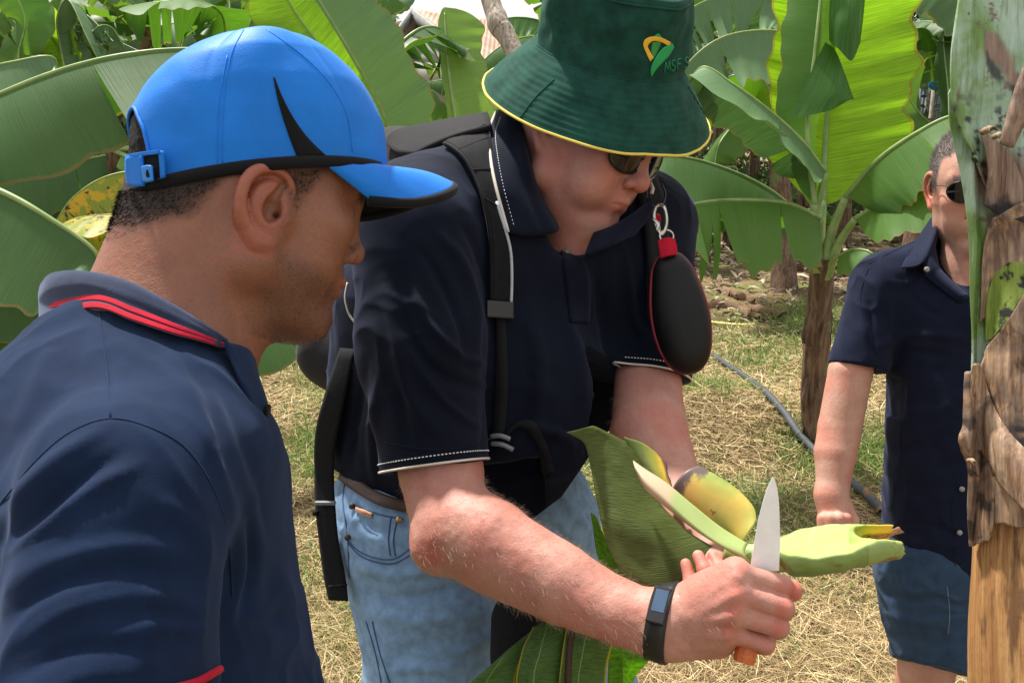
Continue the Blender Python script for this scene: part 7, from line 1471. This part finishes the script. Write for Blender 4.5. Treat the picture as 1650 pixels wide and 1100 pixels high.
        v, q = merge(*ms); mesh_obj('trunk', v, q, M_bark, root, world=True)
        cl = np.array([[x, y, h * .6] + r2.normal(size=3) * [rad * .5, rad * .5, h * .20] for _ in range(26)]); c0 = cl[r2.integers(0, 26, n)] + r2.normal(size=(n, 3)) * rad * .24
        c0[:, 2] = np.abs(c0[:, 2]); d = r2.normal(size=(n, 3)); d /= np.linalg.norm(d, axis=1, keepdims=True); e = np.cross(d, r2.normal(size=(n, 3))); e /= np.linalg.norm(e, axis=1, keepdims=True); L = r2.uniform(.035, .09, (n, 1)); W_ = L * .5
        V = np.stack([c0 - d * L, c0 + e * W_, c0 + d * L, c0 - e * W_], 1).reshape(-1, 3); Q = np.arange(4 * n).reshape(-1, 4); mesh_obj('crown', V, Q, M_tl, root, world=True, smooth=False, attrs={'rnd': np.repeat(r2.random(n) ** 1.5, 4)})
    for k, (x, y, h, rad, lb) in enumerate([(-11.5, 19, 6.5, 2.4, 'dark tree at the far left behind the banana rows'), (-9, 21, 7, 2.4, 'dark tree above the left banana rows, left of the feathery one'), (-6.6, 20, 6.5, 2.2, 'feathery olive tree showing above the torn leaf'), (-6.4, 24, 4.6, 1.6, 'dark tree left of the shed roof'), (5.4, 26, 7.5, 2.4, 'tree behind the curtain leaf right of the green hat'), (7.5, 25, 7.5, 2.8, 'tree behind the glowing banana leaf'), (11.5, 26, 7, 3.0, 'tree behind the grey fence in the right gap'), (15.5, 25, 7.5, 3, 'tree behind the peeling trunk at the right edge')]):
        tree(lb, x, y, h, rad, 100 + k)
    # low scrub as one mass
    r2 = np.random.default_rng(5); n = 70000; x = r2.uniform(-16, 20, n); y = 14 + r2.random(n) * 8; cl = fbm(np.stack([x * .4, y * .4, 0 * x], -1), 2); z = np.abs(r2.normal(size=n)) * np.where((x > -4.5) & (x < 2.0), .35, .85) * (1.4 + cl * 1.2); m = ~((x > -3.5) & (x < 1.5) & (z > .9)); x, y, z = x[m], y[m], z[m]; n = len(x)
    c0 = np.stack([x, y, z], 1); d = r2.normal(size=(n, 3)); d /= np.linalg.norm(d, axis=1, keepdims=True); e = np.cross(d, r2.normal(size=(n, 3))); e /= np.linalg.norm(e, axis=1, keepdims=True); L = r2.uniform(.035, .11, (n, 1)); V = np.stack([c0 - d * L, c0 + e * L * .45, c0 + d * L, c0 - e * L * .45], 1).reshape(-1, 3)
    tag(mesh_obj('scrub', V, np.arange(4 * n).reshape(-1, 4), M_tl, world=True, smooth=False, attrs={'rnd': np.repeat(r2.random(n), 4)}), 'low green scrub behind the banana rows', 'scrub', kind='stuff')
    # leaf litter
    r2 = np.random.default_rng(15); n = 14000; yy = 7.0 + 13 * r2.random(n) ** 1.2; xx = (r2.random(n) * 2 - 1) * yy * .62; ms = []; rn = []
    c0 = np.stack([xx, yy, gheight(xx, yy) * (yy < 30) + .01 + .05 * r2.random(n)], 1); az = r2.uniform(0, 6.28, n); L = (r2.uniform(.02, .085, n) * np.clip(.3 + (yy - 7) / 4, .3, 1.2))[:, None]; d = np.stack([np.cos(az), np.sin(az), r2.normal(size=n) * .25], 1); e = np.stack([-np.sin(az), np.cos(az), r2.normal(size=n) * .5], 1); k4 = np.array([0, 0, 1.]) * L * .25
    V = np.stack([c0 - d * L - e * L * .15, c0 - d * L + e * L * .15, c0 + e * L * .35 + k4, c0 - e * L * .3 + k4 * .3, c0 + d * L + e * L * .1, c0 + d * L - e * L * .1], 1).reshape(-1, 3); b_ = np.arange(n)[:, None] * 6; Q = np.concatenate([b_ + [0, 1, 2, 3], b_ + [3, 2, 4, 5]])
    t = NT('litter'); c = t.ramp(t.attr('rnd'), (0., (.05, .032, .022)), (.5, (.20, .13, .085)), (1., (.46, .38, .28))); tag(mesh_obj('leaf_litter', V, Q, t.fin(c, .9), world=True, smooth=False, attrs={'rnd': np.repeat(r2.random(n), 6)}), 'brown dead banana leaf litter under the far rows', 'leaf litter', kind='stuff')
def build_things():
    # irrigation hose
    hp = [(1150, 572), (1175, 590), (1225, 624), (1262, 662), (1290, 702), (1330, 742), (1372, 776), (1412, 812), (1470, 880)]
    pts = []
    for q in smooth_poly(hp, 8):
        g = ground_at(q[0], q[1], .06); 
        for _ in range(3): g = ground_at(q[0], q[1], float(gheight(np.array([g[0]]), np.array([g[1]]))[0]) + .045)
        pts.append(g)
    v, q = tube(smooth_line(np.array(pts), 3), .021, 10); tag(mesh_obj('hose', v, q, plain('grey_hose', (.050, .058, .064), .7, nz=40, var=.2), world=True), 'grey irrigation hose curving over the straw beside the young banana plant', 'hose')
    def gp(px, py, up=.02):
        g = ground_at(px, py, .05); return ground_at(px, py, float(gheight(np.array([g[0]]), np.array([g[1]]))[0]) + up)
    v, q = tube(smooth_poly([gp(1135, 517), gp(1165, 521), (gp(1195, 523)), gp(1222, 521)], 5), [.02, .026, .022, .008], 8, flat=.5); tag(mesh_obj('yellow_leaf_stalk', v, q, plain('yellow_stalk', (.62, .50, .16), .6, nz=40, var=.2), world=True), 'cut yellow leaf stalk lying in the grass right of the hanging case', 'leaf stalk')
    for i, (pts_, w_, lb) in enumerate(((((1130, 492), (1160, 482), (1200, 495), (1225, 508)), .10, 'pale dead banana leaf crumpled beside the yellow stalk'), (((1165, 460), (1190, 468), (1205, 475), (1218, 480)), .09, 'dark dead banana leaf above the pale crumpled one'), (((1205, 490), (1230, 492), (1250, 498), (1262, 502)), .07, 'grey curled dead leaf nearest the young banana plant'), (((1385, 775), (1400, 790), (1415, 800), (1420, 820)), .05, 'dead leaf scrap beside the shirt of the third man'))):
        p3 = [gp(*q_, up=.05 + .03 * (k_ % 2)) for k_, q_ in enumerate(pts_)]; V, Q, u, v_, C = leaf_mesh(np.array(p3), w_, (0, -.2, 1), phi=(.4, .5), curl=(1.2, 1.0), seed=90 + i, tears=(2, 3), ruffle=.25, nv=6, nt=24, tip=.3)
        tag(mesh_obj('dead_leaf', V, Q, LM['dry'], world=True, attrs={'u': u, 'v': v_}), lb, 'dead leaf')
    # leaning dead trunk / post
    top = P(768, -60, 6.2); bot = P(836, 96, 6.0); d_ = c2w(bot) - c2w(top); w0 = c2w(bot) + d_ * (c2w(bot)[2] + .2) / -d_[2]; pts = [w0, w0 + (c2w(top) - w0) * .35 + [.05, 0, 0], c2w(P(828, 85, 6.0)), c2w(P(806, 45, 6.05)), c2w(P(796, 18, 6.1)), c2w(top)]
    t = NT('weathered_wood'); n_ = t.noise(4, 5, .65, src=t.mapping((12, 12, 3)), dist=.5); mw = t.fin(t.ramp(n_, (.3, (.12, .09, .07)), (.5, (.32, .26, .21)), (.7, (.52, .45, .38))), .85, t.bump(n_, .9, .012))
    pp = smooth_poly(pts, 14); rad_ = .062 * (1 + .22 * np.exp(-((pp[:, 2] - c2w(P(803, 35, 6.05))[2]) / .07) ** 2)); v, q = tube(pp, rad_, 14); v = v + fbm(v * [14, 14, 5], 3)[:, None] * .006
    tag(mesh_obj('leaning_post', v, q, mw, world=True), 'weathered grey wooden post leaning between the light green leaf and the green hat', 'post')
    # shed with gable and faded tin roof
    root = thing('shed', 'shed with pale wall, grey gable and faded tin roof, between cap and hat', 'shed', c2w(P(690, 180, 13)) * [1, 1, 0])
    A, L1, R1 = c2w(P(668, 18, 13)), c2w(P(618, 90, 12.7)), c2w(P(775, 100, 12.0)); rd = c2w(P(930, -30, 19)) - A; rd[2] = 0.25
    M_wall = plain('beige_board', (.34, .32, .26), .8, nz=6, var=.12); M_trim = plain('grey_trim', (.24, .24, .235), .7, nz=20, var=.2)
    t = NT('faded_tin'); n_ = t.noise(3, 4, .6); wv = t.n.new('ShaderNodeTexWave'); wv.inputs['Scale'].default_value = 5; t.l.new(t.tc, wv.inputs[0]); c = t.ramp(n_, (.35, (.34, .20, .13)), (.62, (.44, .32, .24))); M_tin = t.fin(c, .7, t.bump(wv.outputs['Fac'], .4, .02))
    def quad(name, pts, m_, par, n=14, th=.04):
        a, b, c_, d = [np.array(p_, float) for p_ in pts]; G = np.array([[(a * (1 - u) + b * u) * (1 - v) + (d * (1 - u) + c_ * u) * v for v in np.linspace(0, 1, n)] for u in np.linspace(0, 1, n)]); return sheet(name, G, m_, par, th, world=True)
    rr = quad('roof', [A, A + rd, R1 + rd + [0, 0, 0], R1], M_tin, root, 24, .05); quad('roof', [A, A + rd, L1 + rd, L1], M_tin, root, 14, .05)
    dz = np.array([0, 0, -1.]); Lg, Rg = L1 + (A - L1) * .06 + rd * .03, R1 + (A - R1) * .06 + rd * .03
    for nm, p_, q_ in (('barge_board', A, L1), ('barge_board', A, R1)):
        d = unit(q_ - p_); G = np.array([[p_ - rd * .012 + (q_ - p_) * u + dz * w_ for w_ in (-.03, .13)] for u in (0, .5, 1)]); sheet(nm, G, M_trim, root, .05, world=True)
    Ag = A + rd * .03 - [0, 0, .1]; quad('gable', [Ag, Ag + [0.01, 0, 0], Rg - [0, 0, .1], Lg - [0, 0, .1]], plain('gable_board', (.24, .23, .20), .8), root, 8, .03)
    W0, W1 = Lg * [1, 1, 0] + (Rg - Lg) * [.05, .05, 0], Rg * [1, 1, 0] - (Rg - Lg) * [.05, .05, 0]; quad('wall', [W0 + [0, 0, Lg[2] - .1], W1 + [0, 0, Rg[2] - .1], W1, W0], M_wall, root, 6, .08); quad('wall', [W0 + rd * .95 + [0, 0, Lg[2] - .1], W0 + [0, 0, Lg[2] - .1], W0, W0 + rd * .95], M_wall, root, 6, .08)
    root = thing('outbuilding', 'low cream outbuilding wall with a grey pipe left of the shed gable', 'outbuilding', c2w(P(620, 200, 13.8)) * [1, 1, 0])
    a, b = c2w(P(600, 42, 14)), c2w(P(700, 40, 14.6)); quad('wall', [a, b, b * [1, 1, 0], a * [1, 1, 0]], M_wall, root, 6, .08); quad('roof', [a + [-.2, -.2, 0], b + [.2, -.2, 0], b + [.2, 3, .3], a + [-.2, 3, .3]], M_tin, root, 6, .05)
    v, q = tube([c2w(P(626, 34, 13.9)), c2w(P(634, 70, 13.85)), c2w(P(636, 200, 13.8))], .03, 8); mesh_obj('pipe', v, q, M_trim, root, world=True)
    # corrugated fence in the right gap
    n = 160; a, b = c2w(P(1400, 200, 17)), c2w(P(1600, 200, 15)); a[2] = b[2] = 0; u = np.linspace(0, 1, n)[:, None]; lat = unit(np.cross(b - a, [0, 0, 1.])); row = a + (b - a) * u + lat * (np.sin(u * n * 1.6) * .03); hgt = w2c(a)[2]; G = np.stack([row + [0, 0, z_] for z_ in (0, 1.5, 2.9)], 1)
    root = thing('corrugated_fence', 'bluish corrugated metal fence seen in the gap at the upper right', 'fence', (a + b) / 2); sheet('metal_sheet', G, plain('blue_grey_metal', (.26, .30, .36), .45, nz=3, var=.2, metal=.2), root, .01, world=True)
    for t_ in (.25, .5, .75):
        p_ = a + (b - a) * t_ - lat * -.06; v, q = tube([p_, p_ + [0, 0, 3.0]], .035, 8); mesh_obj('fence_post', v, q, M_trim, root, world=True)
    c0 = c2w(P(1508, 137, 9.5)); S = Sculpt(); S.cap(P(1505, 134, 9.5), .05, P(1510, 141, 9.5), .045, loc=False); v, q = S.mesh(.015); v = v + (fbm(v * 20, 2) * .02)[:, None]
    tag(mesh_obj('blue_bag', v, q, plain('blue_plastic_bag', (.01, .22, .55), .4)), 'small bright blue plastic bag tied to a stake in the upper right gap', 'bag')
    g = c0 * [1, 1, 0]; v, q = tube([g, c0 + [0.0, .05, .15]], .02, 8); tag(mesh_obj('stake', v, q, mw, world=True), 'thin wooden stake carrying the blue bag', 'stake')
    # black pouch hanging between thigh and leaf
    if want('M'):
        S = Sculpt(); S.cap(P(845, 985, 1.19), .035, P(850, 1050, 1.18), .040, k=.03, loc=False); S.cap(P(820, 1000, 1.20), .02, P(830, 1060, 1.19), .03, k=.03, loc=False); v, q = S.mesh(.004); root = thing('pouch', 'black pouch with a thin red edge hanging at the thigh below the forearm', 'pouch', c2w(P(845, 1010, 1.19))); mesh_obj('pouch_body', v, q, M_web, root)
        v, q = tube(smooth_poly([P(806, 1030, 1.185), P(812, 1050, 1.17), P(822, 1066, 1.16)], 5), .003, 6); mesh_obj('red_edge', v, q, M_red, root); v, q = tube(smooth_poly([P(842, 900, 1.21), P(845, 940, 1.20), P(845, 965, 1.19)], 4), .006, 8, flat=.3); mesh_obj('strap', v, q, M_web, root)
leaf_mats()
if want('G'): build_ground()
if want('S'): build_grass()
if want('N'): build_near_plants()
if want('F'): build_far()
if want('B'): build_things()
